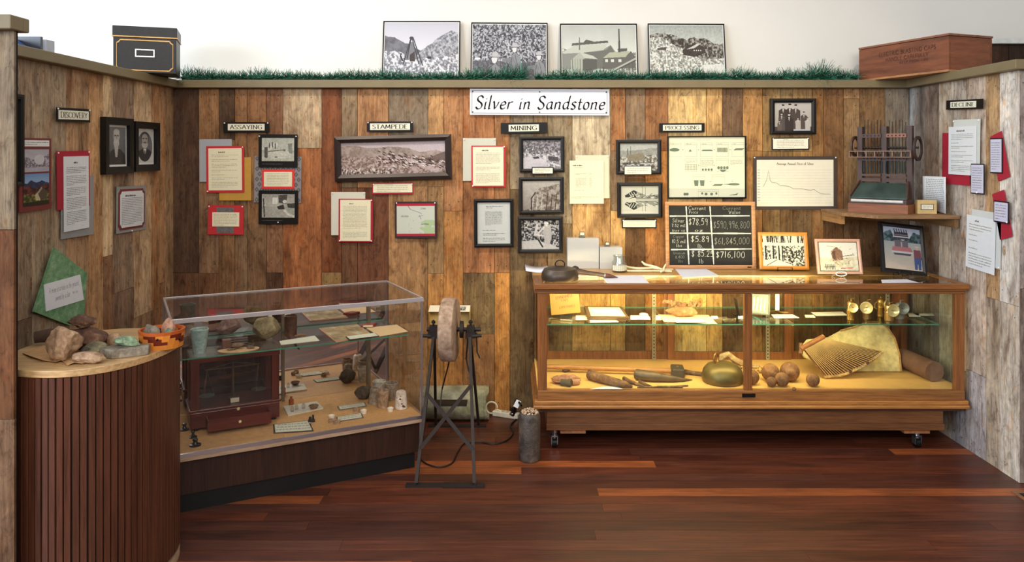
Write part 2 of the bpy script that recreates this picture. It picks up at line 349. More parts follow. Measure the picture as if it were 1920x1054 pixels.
class Cv:
    def __init__(s, w, h, col=(200, 200, 200)):
        w, h = int(w*1.5), int(h*1.5); s.w, s.h = w, h; s.a = np.ones((h, w, 3))*np.array(col, float)
        s.Y, s.X = np.mgrid[0:h, 0:w]; s.X = (s.X+.5)/w; s.Y = (s.Y+.5)/h
    def grad(s, c0, c1, y0=0, y1=1):
        t = np.clip((s.Y-y0)/(y1-y0), 0, 1)[..., None]; m = (s.Y >= y0) & (s.Y <= y1)
        s.a[m] = (np.array(c0)*(1-t)+np.array(c1)*t)[m]; return s
    def put(s, m, col, al=1.0): s.a[m] = s.a[m]*(1-al)+np.array(col, float)*al; return s
    def poly(s, pts, col, al=1.0):
        m = np.zeros((s.h, s.w), bool); n = len(pts)
        for i in range(n):
            (x0, y0), (x1, y1) = pts[i], pts[(i+1) % n]
            if y0 == y1: continue
            c = ((y0 > s.Y) != (y1 > s.Y)) & (s.X < (x1-x0)*(s.Y-y0)/(y1-y0)+x0); m ^= c
        return s.put(m, col, al)
    def ell(s, cx, cy, rx, ry, col, al=1.0): return s.put(((s.X-cx)/rx)**2+((s.Y-cy)/ry)**2 < 1, col, al)
    def line(s, pts, w, col, al=1.0):
        asp = s.w/s.h
        for (x0, y0), (x1, y1) in zip(pts[:-1], pts[1:]):
            dx, dy = (x1-x0)*asp, y1-y0; L2 = dx*dx+dy*dy+1e-9
            t = np.clip((((s.X-x0)*asp)*dx+(s.Y-y0)*dy)/L2, 0, 1)
            d = np.hypot((s.X-x0)*asp-t*dx, (s.Y-y0)-t*dy); s.put(d < w/2, col, al)
        return s
    def ridge(s, pts, c0, c1, seed, sc=14, con=1.0, yb=1.0, ro=.02):
        """ground below a ridge line, filled with rubble texture between two tones"""
        xs = [p[0] for p in pts]; ys = [p[1] for p in pts]
        ln = np.interp(s.X[0], xs, ys)+ro*(fbm(s.w, 1, 20, seed+5, 2)[0]-.5)*2
        m = (s.Y > ln[None, :]) & (s.Y < yb); f = fbm(s.w, s.h, sc*1.5, seed, 4, s.w/s.h)
        f = np.clip((f-.5)*2.7*con+.5, 0, 1)[..., None]
        s.a[m] = (np.array(c0)*(1-f)+np.array(c1)*f)[m]; return s
    def tex(s, amt, sc, seed, m=None):
        f = (fbm(s.w, s.h, sc, seed, 3, s.w/s.h)-.5)*2*amt
        if m is None: s.a += f[..., None]
        else: s.a[m] += f[m][:, None]
        return s
def picture(parent, w, h, y, cv, cx=0, cz=0, name='photograph', rough=.45):
    a = np.clip(cv.a*.90, 0, 255)/255; a = np.where(a <= .04045, a/12.92, ((a+.055)/1.055)**2.4)
    H, Wd = cv.h, cv.w
    xs = np.linspace(-w/2, w/2, Wd+1)+cx; zs = np.linspace(h/2, -h/2, H+1)+cz
    V = np.zeros((H+1, Wd+1, 3)); V[..., 0] = xs[None, :]; V[..., 1] = y; V[..., 2] = zs[:, None]
    i = np.arange(H*Wd); r = i//Wd; c = i % Wd; k = r*(Wd+1)+c
    Fc = np.stack([k, k+Wd+1, k+Wd+2, k+1], 1)
    me = bpy.data.meshes.new(name); me.from_pydata(V.reshape(-1, 3).tolist(), [], Fc.tolist())
    me.materials.append(colmat(rough)); at = me.color_attributes.new('Col', 'FLOAT_COLOR', 'CORNER')
    A = np.ones((H*Wd, 4, 4)); A[..., :3] = a.reshape(-1, 1, 3); at.data.foreach_set('color', A.reshape(-1))
    o = bpy.data.objects.new(name, me); COL.objects.link(o); o.parent = parent; return o
# ------------------------------------------------------------ sheets, cards, frames in a wall's plane
YB = 4.80; XL = -2.1; XR = 2.467
def wallpt(surf, px, py, off):
    if surf == 'back': return atdepth(px, py, YB-off)
    X = XL+off if surf == 'left' else XR-off
    return atdepth(px, py, X*F/(px-CX))
RZ = {'back': 0, 'left': PI/2, 'right': -PI/2}
def hang(name, label, cat, surf, x0, y0, x1, y1, off, roll=0, group=None):
    cx = (x0+x1)/2
    if surf != 'back':   # centre in depth rather than in the image
        a = wallpt(surf, x0, 0, off).y; b_ = wallpt(surf, x1, 0, off).y; ym = (a+b_)/2; X = XL+off if surf == 'left' else XR-off; cx = CX+X*F/ym
        w = abs(a-b_)
    c = wallpt(surf, cx, (y0+y1)/2, off); h = (y1-y0)*c.y/F
    if surf == 'back': w = (x1-x0)*c.y/F
    t = thing(name, label, cat, c, group=group, rot=(Matrix.Rotation(RZ[surf], 3, 'Z') @ Matrix.Rotation(R(-roll), 3, 'Y')).to_euler())
    return t, w, h
def card(parent, name, x0, x1, z0, z1, t0, t1, mat):
    return B().box(x0, x1, -t1, -t0, z0, z1).out(name, mat, parent)
def ring(parent, name, w, h, bw, d, mat, prof=0, bottom=None):
    """mitred frame of depth d"""
    b = B(); bb = bottom or bw
    o = [(-w/2, -h/2), (w/2, -h/2), (w/2, h/2), (-w/2, h/2)]; i = [(-w/2+bw, -h/2+bb), (w/2-bw, -h/2+bb), (w/2-bw, h/2-bw), (-w/2+bw, h/2-bw)]
    mid = [((a[0]+c[0])/2, (a[1]+c[1])/2) for a, c in zip(o, i)]
    for k in range(4):
        l = (k+1) % 4
        V = [(o[k][0], 0, o[k][1]), (o[l][0], 0, o[l][1]), (o[l][0], -d, o[l][1]), (o[k][0], -d, o[k][1]),
             (mid[k][0], -d-prof, mid[k][1]), (mid[l][0], -d-prof, mid[l][1]), (i[l][0], -d+.003, i[l][1]), (i[k][0], -d+.003, i[k][1]), (i[l][0], 0, i[l][1]), (i[k][0], 0, i[k][1])]
        b.grp(V, [(0, 1, 2, 3), (3, 2, 5, 4), (4, 5, 6, 7), (7, 6, 8, 9), (9, 8, 1, 0)])
    return b.out(name, mat, parent)
def pins(parent, pts, y):
    for x, z in pts:
        B().lathe([(0, .006), (.003, .0058), (.0045, .004), (.0045, .002), (.003, 0), (0, 0)], 10, X=Matrix.Translation((x, y, z)) @ Matrix.Rotation(PI/2, 4, 'X')).out('push_pin', PINM, parent, smooth=True)
def heading(word, surf, x0, y0, x1, y1, roll=0, inset=(.07, .93), off=.012, label=None, pin=True, style='serif'):
    t, w, h = hang('heading_sign', label, 'sign', surf, x0, y0, x1, y1, off, roll)
    card(t, 'backing_card', -w/2, w/2, -h/2, h/2, 0, .003, BLACK)
    a = -w/2+w*inset[0]; c = -w/2+w*inset[1]
    card(t, 'white_card', a, c, -h*.32, h*.32, .003, .0045, pm((232, 230, 210), .8, var=.02))
    text(t, word, h*.40, (a+c)/2, 0, -.0052, BLACK, 'serif', width=(c-a)*.88)
    if pin: pins(t, [(-w/2+.008, h/2-.006), (w/2-.008, h/2-.006)], -.003)
    return t
def rock(name, loc, size, seed, mat, parent=None, cuts=5, rough=.16, sub=4, rz=0, sink=.004):
    bm_ = bmesh.new(); bmesh.ops.create_icosphere(bm_, subdivisions=sub, radius=1); rr = random.Random(seed)
    pl = []
    for _ in range(cuts):
        d = Vector((rr.gauss(0, 1), rr.gauss(0, 1), rr.gauss(0, .8))).normalized(); pl.append((d, rr.uniform(.55, .82)))
    for v in bm_.verts:
        p = v.co.copy()
        for d, k in pl:
            q = p.dot(d)
            if q > k: p -= d*(q-k)*.92
        nn = mn.fractal(p*1.6+Vector((seed*3.1, seed*1.7, 0)), 1.0, 2.1, 5)
        p *= 1+rough*nn
        v.co = Vector((p.x*size[0]/2, p.y*size[1]/2, p.z*size[2]/2))
    zm = min(v.co.z for v in bm_.verts)
    for v in bm_.verts: v.co.z = max(v.co.z-zm-sink, 0)
    me = bpy.data.meshes.new(name); bm_.to_mesh(me); bm_.free(); me.materials.append(mat)
    me.polygons.foreach_set('use_smooth', [True]*len(me.polygons))
    try: me.set_sharp_from_angle(angle=R(28))
    except Exception: pass
    o = bpy.data.objects.new(name, me); COL.objects.link(o); o.location = loc; o.rotation_euler = (0, 0, rz)
    if parent: o.parent = parent
    return o
def rockmat(c1, c2, c3=None, s=14, rough=.85):
    k = ('rock', c1, c2, c3, s)
    if k in MC: return MC[k]
    m, n, b = nt('stone'); f = nz(n, coords(n, (1, 1, 1)), s, 6, .65, .4); g = nz(n, coords(n, (1, 1, 1)), s*6, 4, .6)
    st = [(.35, lin(c2)), (.55, lin(c1))]+([(.68, lin(c3))] if c3 else [])
    r = ramp(n, st); n.links.new(f, r.inputs[0]); r2 = ramp(n, [(.3, (.7, .7, .7)), (.6, (1.05, 1.05, 1.05))]); n.links.new(g, r2.inputs[0])
    n.links.new(mul(n, r.outputs[0], r2.outputs[0]), b.inputs['Base Color']); b.inputs['Roughness'].default_value = rough
    bump(n, b, g, .5, .006); MC[k] = m; return m
# ------------------------------------------------------------ structure: floor, walls, caps
fb = B(); rr = random.Random(5)
fcols = [(100, 54, 38), (90, 48, 35), (80, 43, 33), (94, 52, 39), (108, 60, 40), (86, 50, 40), (78, 42, 32), (96, 50, 34)]
y = -2.6; k = 0; BW = .083
while y < 4.95:
    x = -3.4-rr.random()*1.5
    while x < 3.9:
        L = rr.uniform(1.2, 3.4); x2 = min(x+L, 4.2); c = rr.choice(fcols); v = rr.uniform(.85, 1.12)
        if rr.random() < .13: c = (148, 84, 48)
        fb.box(x+.0006, x2-.0006, y+.0006, y+BW-.0006, -.02, 0, col=tuple(q*v for q in lin(c)), rnd=k); k += 1; x = x2
    y += BW
fb.box(-3.6, 4.2, -2.6, 5.0, -.05, -.021, col=lin((20, 10, 7)))
struct(fb.out('floor', FLOORM))
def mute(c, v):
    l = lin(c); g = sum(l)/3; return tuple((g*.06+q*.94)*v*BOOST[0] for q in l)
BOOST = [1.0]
def planks(name, segs, z0, z1, thick=.018, back=.03, loc=(0, 0, 0), rz=0, seed=1, nails=True):
    """segs: (u0, u1, [(ztop, colour), ...]) boards listed from the top; local x along the wall, faces -y"""
    b = B(); r = random.Random(seed); kk = seed*1000
    for u0, u1, bs in segs:
        zt = z1
        for j, (zb, c) in enumerate(bs):
            zb = z0 if zb is None else zb; p = r.uniform(-.003, .0)
            v = r.uniform(.94, 1.06)
            b.box(u0+.0014, u1-.0014, -p, thick, zb+.001, zt-.001, col=mute(c, v), rnd=kk); kk += 1
            if nails:
                for zz in (zt-.05, zb+.05):
                    for f in ((.22, .78) if u1-u0 > .07 else (.5,)):
                        if r.random() < .75:
                            nx_ = u0+(u1-u0)*(f+r.uniform(-.08, .08)); nz_ = zz+r.uniform(-.012, .012); q = .0032
                            b.face([(nx_+q*math.cos(a*PI/3), -p-.0006, nz_+q*math.sin(a*PI/3)) for a in range(6)], col=lin((34, 26, 22)), rnd=1)
            zt = zb
    b.box(segs[0][0], segs[-1][1], thick, thick+back, z0, z1, col=lin((16, 11, 8)), rnd=3)
    o = b.out(name, BARN, loc=loc, rot=(0, 0, rz)); return struct(o)
TOPZ = 2.012
def sb(px): return (px-CX)*YB/F
def zb_(py): return CZ-(py-HY)*YB/F
def mk(px0, px1, *bs): return (sb(px0), sb(px1), [(None if q is None else zb_(q), c) for q, c in bs])
back = [
 mk(318, 372, (512, (84, 62, 48)), (None, (108, 76, 54))),
 mk(372, 410, (340, (150, 112, 76)), (513, (136, 106, 80)), (None, (128, 88, 60))),
 mk(410, 440, (262, (86, 66, 48)), (376, (146, 112, 78)), (None, (142, 106, 72))),
 mk(440, 463, (376, (150, 110, 74)), (None, (132, 104, 78))),
 mk(463, 499, (376, (154, 112, 76)), (None, (136, 104, 74))),
 mk(499, 530, (512, (140, 100, 72)), (None, (96, 68, 52))),
 mk(530, 603, (278, (196, 172, 140)), (None, (164, 104, 62))),
 mk(603, 640, (511, (136, 82, 50)), (None, (160, 130, 86))),
 mk(640, 670, (352, (148, 126, 98)), (None, (118, 82, 58))),
 mk(670, 728, (352, (180, 134, 92)), (None, (116, 74, 52))),
 mk(728, 802, (335, (134, 118, 98)), (None, (170, 130, 88))),
 mk(802, 832, (350, (192, 148, 98)), (513, (150, 118, 80)), (None, (172, 124, 70))),
 mk(832, 868, (396, (178, 128, 84)), (None, (176, 124, 68))),
 mk(868, 927, (512, (168, 114, 72)), (627, (136, 114, 78)), (None, (148, 106, 66))),
 mk(927, 956, (512, (166, 118, 76)), (None, (188, 132, 66))),
 mk(956, 1001, (355, (146, 130, 104)), (None, (116, 94, 64))),
 mk(1001, 1027, (430, (136, 112, 80)), (None, (132, 104, 68))),
 mk(1027, 1073, (420, (152, 136, 108)), (None, (150, 124, 84))),
 mk(1073, 1145, (372, (196, 180, 150)), (None, (208, 164, 102))),
 mk(1145, 1173, (283, (166, 118, 74)), (395, (142, 116, 86)), (None, (208, 164, 98))),
 mk(1173, 1210, (330, (138, 114, 88)), (None, (116, 84, 50))),
 mk(1210, 1253, (283, (152, 106, 66)), (None, (184, 124, 62))),
 mk(1253, 1325, (None, (218, 184, 122))),
 mk(1325, 1355, (None, (204, 162, 102))),
 mk(1355, 1393, (None, (126, 98, 72))),
 mk(1393, 1430, (283, (190, 142, 84)), (None, (174, 128, 72))),
 mk(1430, 1463, (284, (160, 128, 80)), (None, (150, 116, 66))),
 mk(1463, 1487, (284, (152, 124, 82)), (None, (144, 110, 64))),
 mk(1487, 1523, (284, (162, 130, 84)), (390, (154, 116, 66)), (None, (136, 106, 66))),
 mk(1523, 1545, (None, (152, 112, 66))),
 mk(1545, 1582, (None, (130, 94, 58))),
 mk(1582, 1612, (185, (160, 124, 84)), (None, (150, 118, 80))),
 mk(1612, 1660, (None, (132, 100, 66))),
 mk(1660, 1705, (None, (142, 130, 114)))]
planks('wall_back', back, 0, TOPZ, loc=(0, YB+.003, 0), seed=2)
def sl(px): return XL*F/(px-CX)
def zl(px, py): return CZ-(py-HY)*sl(px)/F
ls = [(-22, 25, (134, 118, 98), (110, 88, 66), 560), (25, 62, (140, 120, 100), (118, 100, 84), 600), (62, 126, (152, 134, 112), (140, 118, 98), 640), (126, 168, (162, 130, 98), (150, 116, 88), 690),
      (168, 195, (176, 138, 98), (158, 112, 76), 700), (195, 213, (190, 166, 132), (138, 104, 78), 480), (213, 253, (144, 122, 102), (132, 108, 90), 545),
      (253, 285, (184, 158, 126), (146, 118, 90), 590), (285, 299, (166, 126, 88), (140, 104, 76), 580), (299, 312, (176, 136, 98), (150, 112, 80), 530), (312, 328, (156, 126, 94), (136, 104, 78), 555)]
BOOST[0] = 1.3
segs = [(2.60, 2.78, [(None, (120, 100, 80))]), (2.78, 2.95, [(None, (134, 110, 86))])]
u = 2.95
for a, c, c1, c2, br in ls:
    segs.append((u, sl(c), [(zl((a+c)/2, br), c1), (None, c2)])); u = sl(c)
planks('wall_left', segs, 0, TOPZ, loc=(XL-.003, 0, 0), rz=PI/2, seed=3)
def sr(px): return XR*F/(px-CX)
def zr(px, py): return CZ-(py-HY)*sr(px)/F
rs = [(1697, 1714, (176, 178, 180), None, 0), (1714, 1732, (150, 144, 140), None, 0), (1732, 1759, (132, 116, 104), None, 0), (1759, 1782, (188, 176, 160), None, 0), (1782, 1810, (186, 176, 166), (150, 144, 146), 690),
      (1810, 1847, (198, 182, 168), (168, 162, 164), 700), (1847, 1873, (178, 146, 108), (172, 158, 142), 560), (1873, 1910, (214, 210, 206), (202, 194, 184), 570)]
segs = []; u = -YB-.03
for a, c, c1, c2, br in rs:
    e = -sr(c); segs.append((u, e, [(None, c1)] if not c2 else [(zr((a+c)/2, br), c1), (None, c2)])); u = e
BOOST[0] = 1.12
planks('wall_right', segs, 0, TOPZ, loc=(XR+.003, 0, 0), rz=-PI/2, seed=4)
YE = -u   # near end of the right partition
BOOST[0] = .95
planks('wall_right_end', [(XR+.004, XR+.10, [(.95, (176, 168, 166)), (None, (150, 136, 128))]), (XR+.10, XR+.3, [(1.0, (170, 160, 152)), (None, (140, 128, 120))]), (XR+.3, XR+.7, [(None, (160, 140, 120))])], 0, TOPZ, loc=(0, YE-.001, 0), seed=6)
YL = 2.57
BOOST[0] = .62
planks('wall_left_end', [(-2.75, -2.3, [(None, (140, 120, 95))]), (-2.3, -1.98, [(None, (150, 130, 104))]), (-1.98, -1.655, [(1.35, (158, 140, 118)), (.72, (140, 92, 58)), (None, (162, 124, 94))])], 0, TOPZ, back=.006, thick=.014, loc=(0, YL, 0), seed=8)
# boards beyond, seen over the right partition
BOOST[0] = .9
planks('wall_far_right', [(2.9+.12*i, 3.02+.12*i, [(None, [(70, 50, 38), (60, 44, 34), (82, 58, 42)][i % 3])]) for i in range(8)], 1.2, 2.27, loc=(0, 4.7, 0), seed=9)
CAP = pm((124, 110, 80), .55, var=.07, vs=9, name='olive_paint')
struct(B().box(-2.24, XR+.1, YB-.045, 4.99, TOPZ, 2.06).out('trim_1', CAP, bevel=.004))
struct(B().box(-2.24, XL+.045, 2.60, YB-.046, TOPZ, 2.06).out('trim_2', CAP, bevel=.004))
struct(B().prism([(XR-.045, YB-.046), (XR-.045, YE-.045), (XR+.75, YE-.045), (XR+.75, YE+.12), (XR+.12, YE+.12), (XR+.12, YB-.046)], TOPZ, 2.06).out('trim_3', CAP, bevel=.004))
struct(B().box(-2.8, -1.64, YL-.04, YL+.028, TOPZ, 2.06).box(-2.24, -1.64, YL+.028, YL+.06, TOPZ, 2.06).out('trim_4', CAP, bevel=.004))
struct(B().box(2.9, 3.9, 4.66, 4.78, 2.27, 2.30).out('trim_5', pm((214, 216, 214), .5), bevel=.003))
PLASTER = pm((224, 222, 216), .9, var=.015, vs=3, name='painted_plaster')
struct(B().box(-6.5, 5.5, 5.0, 5.1, 0, 4.6).out('wall_gallery', PLASTER))
struct(B().box(-6.5, 5.5, -5.5, 5.1, 4.6, 4.7).out('ceiling', pm((226, 224, 218), .9, var=.02)))
struct(B().box(5.5, 5.6, -5.5, 5.1, 0, 4.6).out('wall_gallery_right', PLASTER))
struct(B().box(-6.5, 5.5, -5.6, -5.5, 0, 4.6).out('wall_gallery_rear', PLASTER))
struct(B().box(-6.6, 5.6, -5.6, -2.6, -.05, 0).out('floor_front', pm((92, 50, 36), .4)))
struct(B().box(-6.6, -3.6, -2.6, 5.0, -.05, 0).box(4.2, 5.6, -2.6, 5.0, -.05, 0).out('floor_side', pm((92, 50, 36), .4)))
# baseboard gap at the foot of the back wall is left bare as in the photograph
# ------------------------------------------------------------ prints
def P_headframe():
    c = Cv(180, 118).grad((200, 200, 212), (232, 232, 240), 0, .6)
    c.ridge([(0, .22), (.14, .26), (.26, .36), (.36, .38), (.5, .5), (.6, .62), (1, .8)], (96, 96, 104), (128, 128, 136), 3, 8)
    c.ridge([(0, 1), (.42, .6), (.5, .49), (.62, .38), (.74, .24), (.9, .15), (1, .17)], (110, 112, 120), (196, 198, 206), 8, 22)
    c.ridge([(0, .50), (.2, .50), (.3, .58), (.5, .62), (.7, .6), (1, .56)], (120, 122, 132), (236, 236, 242), 11, 20, 1.5)
    c.poly([(.26, .66), (.34, .34), (.38, .34), (.46, .64)], (128, 128, 134))
    for a, b in (((.36, .26), (.31, .62)), ((.37, .26), (.47, .72)), ((.39, .28), (.52, .74)), ((.35, .3), (.26, .72))): c.line([a, b], .022, (62, 62, 70))
    c.ell(.365, .27, .03, .03, (70, 70, 78)).poly([(.35, .56), (.41, .5), (.42, .68), (.35, .68)], (70, 62, 66))
    c.line([(.22, .58), (.25, .66)], .03, (50, 50, 58)).ell(.225, .55, .012, .02, (60, 60, 66))
    c.ell(.61, .61, .03, .025, (60, 60, 70)); c.line([(0, .98), (.5, .82)], .012, (120, 122, 130)); c.line([(.05, 1), (.6, .84)], .01, (130, 130, 138))
    return c
def P_rockmen():
    c = Cv(180, 118).ridge([(0, 0), (1, 0)], (54, 54, 62), (196, 198, 206), 21, 30, 1.25)
    c.poly([(0, .66), (.3, .64), (.5, .7), (1, .66), (1, 1), (0, 1)], (84, 84, 92), .7); c.tex(18, 30, 4)
    def man(x, y, k, d=1):
        c.poly([(x-.10*k, y+.50*k), (x-.07*k, y+.18*k), (x, y+.10*k), (x+.08*k, y+.2*k), (x+.12*k, y+.5*k)], (140, 142, 148))
        c.poly([(x-.02*k, y+.2*k), (x-.2*k*d, y+.24*k), (x-.2*k*d, y+.3*k), (x, y+.32*k)], (128, 130, 136))
        c.line([(x, y+.16*k), (x+.05*k, y+.44*k)], .012, (88, 88, 96)); c.line([(x-.08*k, y+.5*k), (x-.05*k, y+.2*k)], .01, (70, 70, 78))
        c.ell(x-.01*k*d, y+.03*k, .035*k, .07*k, (222, 222, 224)); c.ell(x, y-.03*k, .065*k, .03*k, (180, 182, 186)); c.ell(x, y-.06*k, .04*k, .04*k, (190, 192, 196)); c.line([(x-.06*k, y-.01*k), (x+.06*k, y-.005*k)], .012, (92, 92, 98))
    man(.58, .42, .85); man(.31, .60, 1.05); man(.91, .56, .8)
    c.ell(.07, .62, .04, .02, (235, 235, 240)); c.line([(.48, .28), (.5, .5)], .02, (200, 202, 208)); return c
def P_mill():
    c = Cv(180, 118).grad((190, 194, 188), (222, 224, 216), 0, .55).tex(8, 4, 2)
    c.ridge([(0, .42), (.4, .5), (1, .5)], (120, 122, 116), (216, 218, 208), 31, 24, 1.4)
    dk = (92, 92, 88); lt = (196, 200, 188); md = (140, 142, 136)
    c.poly([(0, .48), (.28, .44), (.56, .44), (.66, .36), (.74, .52), (.74, .8), (0, .8)], md).poly([(.1, .42), (.2, .36), (.62, .34), (.56, .46), (.30, .5), (.02, .52), (0, .50)], lt)
    c.poly([(.13, .38), (.14, .33), (.62, .28), (.63, .32), (.16, .37)], dk).poly([(.28, .33), (.33, .26), (.44, .30)], dk)
    c.poly([(.3, .5), (.6, .45), (.66, .37), (.72, .52), (.7, .78), (.32, .78)], (112, 112, 108))
    c.poly([(.12, .64), (.24, .49), (.30, .58), (.28, .84), (.12, .84)], (176, 180, 168)); c.poly([(.24, .49), (.42, .56), (.48, .62), (.30, .60)], lt); c.poly([(.28, .62), (.47, .62), (.47, .8), (.28, .84)], dk)
    for i in range(5): c.line([(.14+.035*i, .62), (.14+.035*i, .82)], .008, dk)
    c.poly([(.55, .6), (.64, .5), (.92, .47), (.86, .58)], (178, 182, 160)); c.poly([(.55, .6), (.86, .58), (.93, .47), (.99, .58), (.99, .78), (.55, .8)], (104, 102, 98)); c.poly([(.75, .43), (.88, .42), (.88, .47), (.76, .49)], dk)
    c.poly([(.768, .06), (.784, .06), (.79, .5), (.762, .5)], (80, 80, 80)); c.poly([(.232, .22), (.243, .22), (.245, .45), (.23, .45)], (104, 104, 102))
    for x in (.58, .66, .76): c.poly([(x, .62), (x+.04, .62), (x+.04, .67), (x, .67)], (220, 222, 214))
    c.line([(.45, .98), (.99, .61)], .03, (180, 184, 174)); c.line([(.47, .99), (1, .64)], .012, (60, 60, 60))
    for i in range(7): c.line([(.68+.045*i, .84-.03*i), (.68+.045*i, .98)], .012, (88, 88, 84))
    c.poly([(0, .84), (.5, .86), (.4, 1), (0, 1)], (190, 190, 186), .6); return c
def P_townslope():
    c = Cv(180, 118).grad((168, 174, 170), (208, 212, 206), 0, .4)
    c.ridge([(0, .17), (.2, .14), (.36, .2), (.5, .27), (.6, .22), (.75, .24), (.88, .33), (1, .34)], (58, 54, 50), (170, 168, 160), 41, 18, 1.5)
    c.ridge([(0, .24), (.16, .22), (.3, .34), (.5, .46), (.7, .62), (1, .6)], (130, 130, 124), (238, 238, 230), 45, 26, 1.3)
    c.poly([(.44, .46), (.52, .36), (.66, .34), (.74, .40), (.76, .5), (.6, .58), (.45, .54)], (64, 56, 52)); c.poly([(.5, .44), (.64, .34), (.70, .33), (.6, .42)], (208, 206, 198))
    for i in range(4): c.ell(.6+.03*i, .46, .008, .012, (220, 220, 214))
    c.poly([(.10, .42), (.22, .4), (.22, .46), (.10, .46)], (80, 72, 68)); c.poly([(.38, .3), (.46, .24), (.46, .36), (.40, .36)], (62, 54, 50))
    c.ridge([(.55, .9), (.7, .68), (1, .62)], (64, 58, 54), (170, 166, 158), 48, 20, 1.6) if False else None
    c.poly([(.6, .84), (.72, .72), (.98, .7), (1, .88), (.62, .9)], (228, 228, 222)); c.poly([(.55, .86), (1, .88), (1, 1), (.56, 1)], (84, 74, 68)); c.tex(22, 34, 9); return c
def P_pan():
    c = Cv(230, 74, (198, 182, 184)).grad((206, 192, 198), (220, 205, 208), 0, .5)
    c.ridge([(0, .12), (.1, .1), (.3, .2), (.45, .16), (.62, .2), (.75, .34), (.92, .30), (1, .38)], (150, 132, 122), (192, 174, 168), 51, 7, .9)
    c.ridge([(0, .42), (.2, .5), (.4, .44), (.6, .46), (.8, .52), (1, .50)], (128, 104, 92), (206, 186, 184), 53, 14, 1.2)
    c.poly([(.7, .62), (.86, .5), (1, .34), (1, .72)], (112, 92, 84), .8); c.poly([(.55, .46), (.74, .62), (.96, .96), (.9, 1), (.66, .7), (.5, .5)], (206, 186, 186), .85)
    r = random.Random(4)
    for i in range(150):
        x = r.uniform(.35, 1); y = .5+(x-.35)*.35+r.gauss(0, .1); q = r.choice([(235, 224, 226), (64, 46, 40), (90, 70, 62)]); c.line([(x, y), (x+.018, y+.03)], .03, q)
    for i in range(60):
        x = r.uniform(0, .5); y = r.uniform(.84, 1); c.ell(x, y, .008, .03, r.choice([(230, 220, 222), (80, 62, 56)]))
    c.tex(12, 26, 5); return c
def P_lab(v=0):
    c = Cv(66, 50, (172, 176, 166))
    if v == 0:
        c.grad((186, 190, 178), (206, 208, 198), 0, .5); c.poly([(0, .62), (1, .58), (1, 1), (0, 1)], (196, 200, 186)); c.poly([(.08, .38), (.18, .38), (.18, .82), (.08, .8)], (92, 92, 88))
        for i in range(6): c.ell(.24+.045*i, .3+.04*math.sin(i*2), .018, .12, [(80, 82, 88), (228, 230, 222)][i % 2])
        c.poly([(.2, .55), (.7, .46), (.92, .62), (.9, .8), (.3, .85)], (214, 216, 204)); c.line([(.2, .56), (.7, .48)], .03, (92, 90, 84)); c.ell(.44, .78, .05, .025, (60, 58, 54)); c.poly([(.8, .24), (.94, .2), (.94, .66), (.84, .6)], (140, 144, 136)); c.ell(.7, .5, .04, .05, (126, 126, 118))
    else:
        c.grad((170, 168, 160), (196, 194, 186), 0, .5); c.poly([(0, .7), (.5, .5), (1, .9), (1, 1), (0, 1)], (182, 180, 172)); c.poly([(.32, .14), (.48, .14), (.48, .4), (.32, .4)], (232, 234, 228)); c.poly([(.5, .05), (.78, .02), (.74, .4), (.52, .34)], (84, 82, 76))
        c.line([(.5, .5), (.62, .52), (.78, .8), (.98, .9)], .09, (222, 220, 210)); c.ell(.7, .3, .06, .07, (226, 226, 220)); c.poly([(.46, .5), (.66, .42), (.7, .62), (.5, .62)], (60, 58, 54)); c.poly([(.76, .38), (1, .36), (1, .56), (.8, .55)], (70, 70, 64)); c.line([(.05, .2), (.08, .9)], .05, (70, 68, 64)); c.ell(.1, .45, .03, .05, (220, 220, 214))
    c.tex(26, 16, 7+v).poly([(0, .95), (1, .95), (1, 1), (0, 1)], (20, 20, 20)); return c
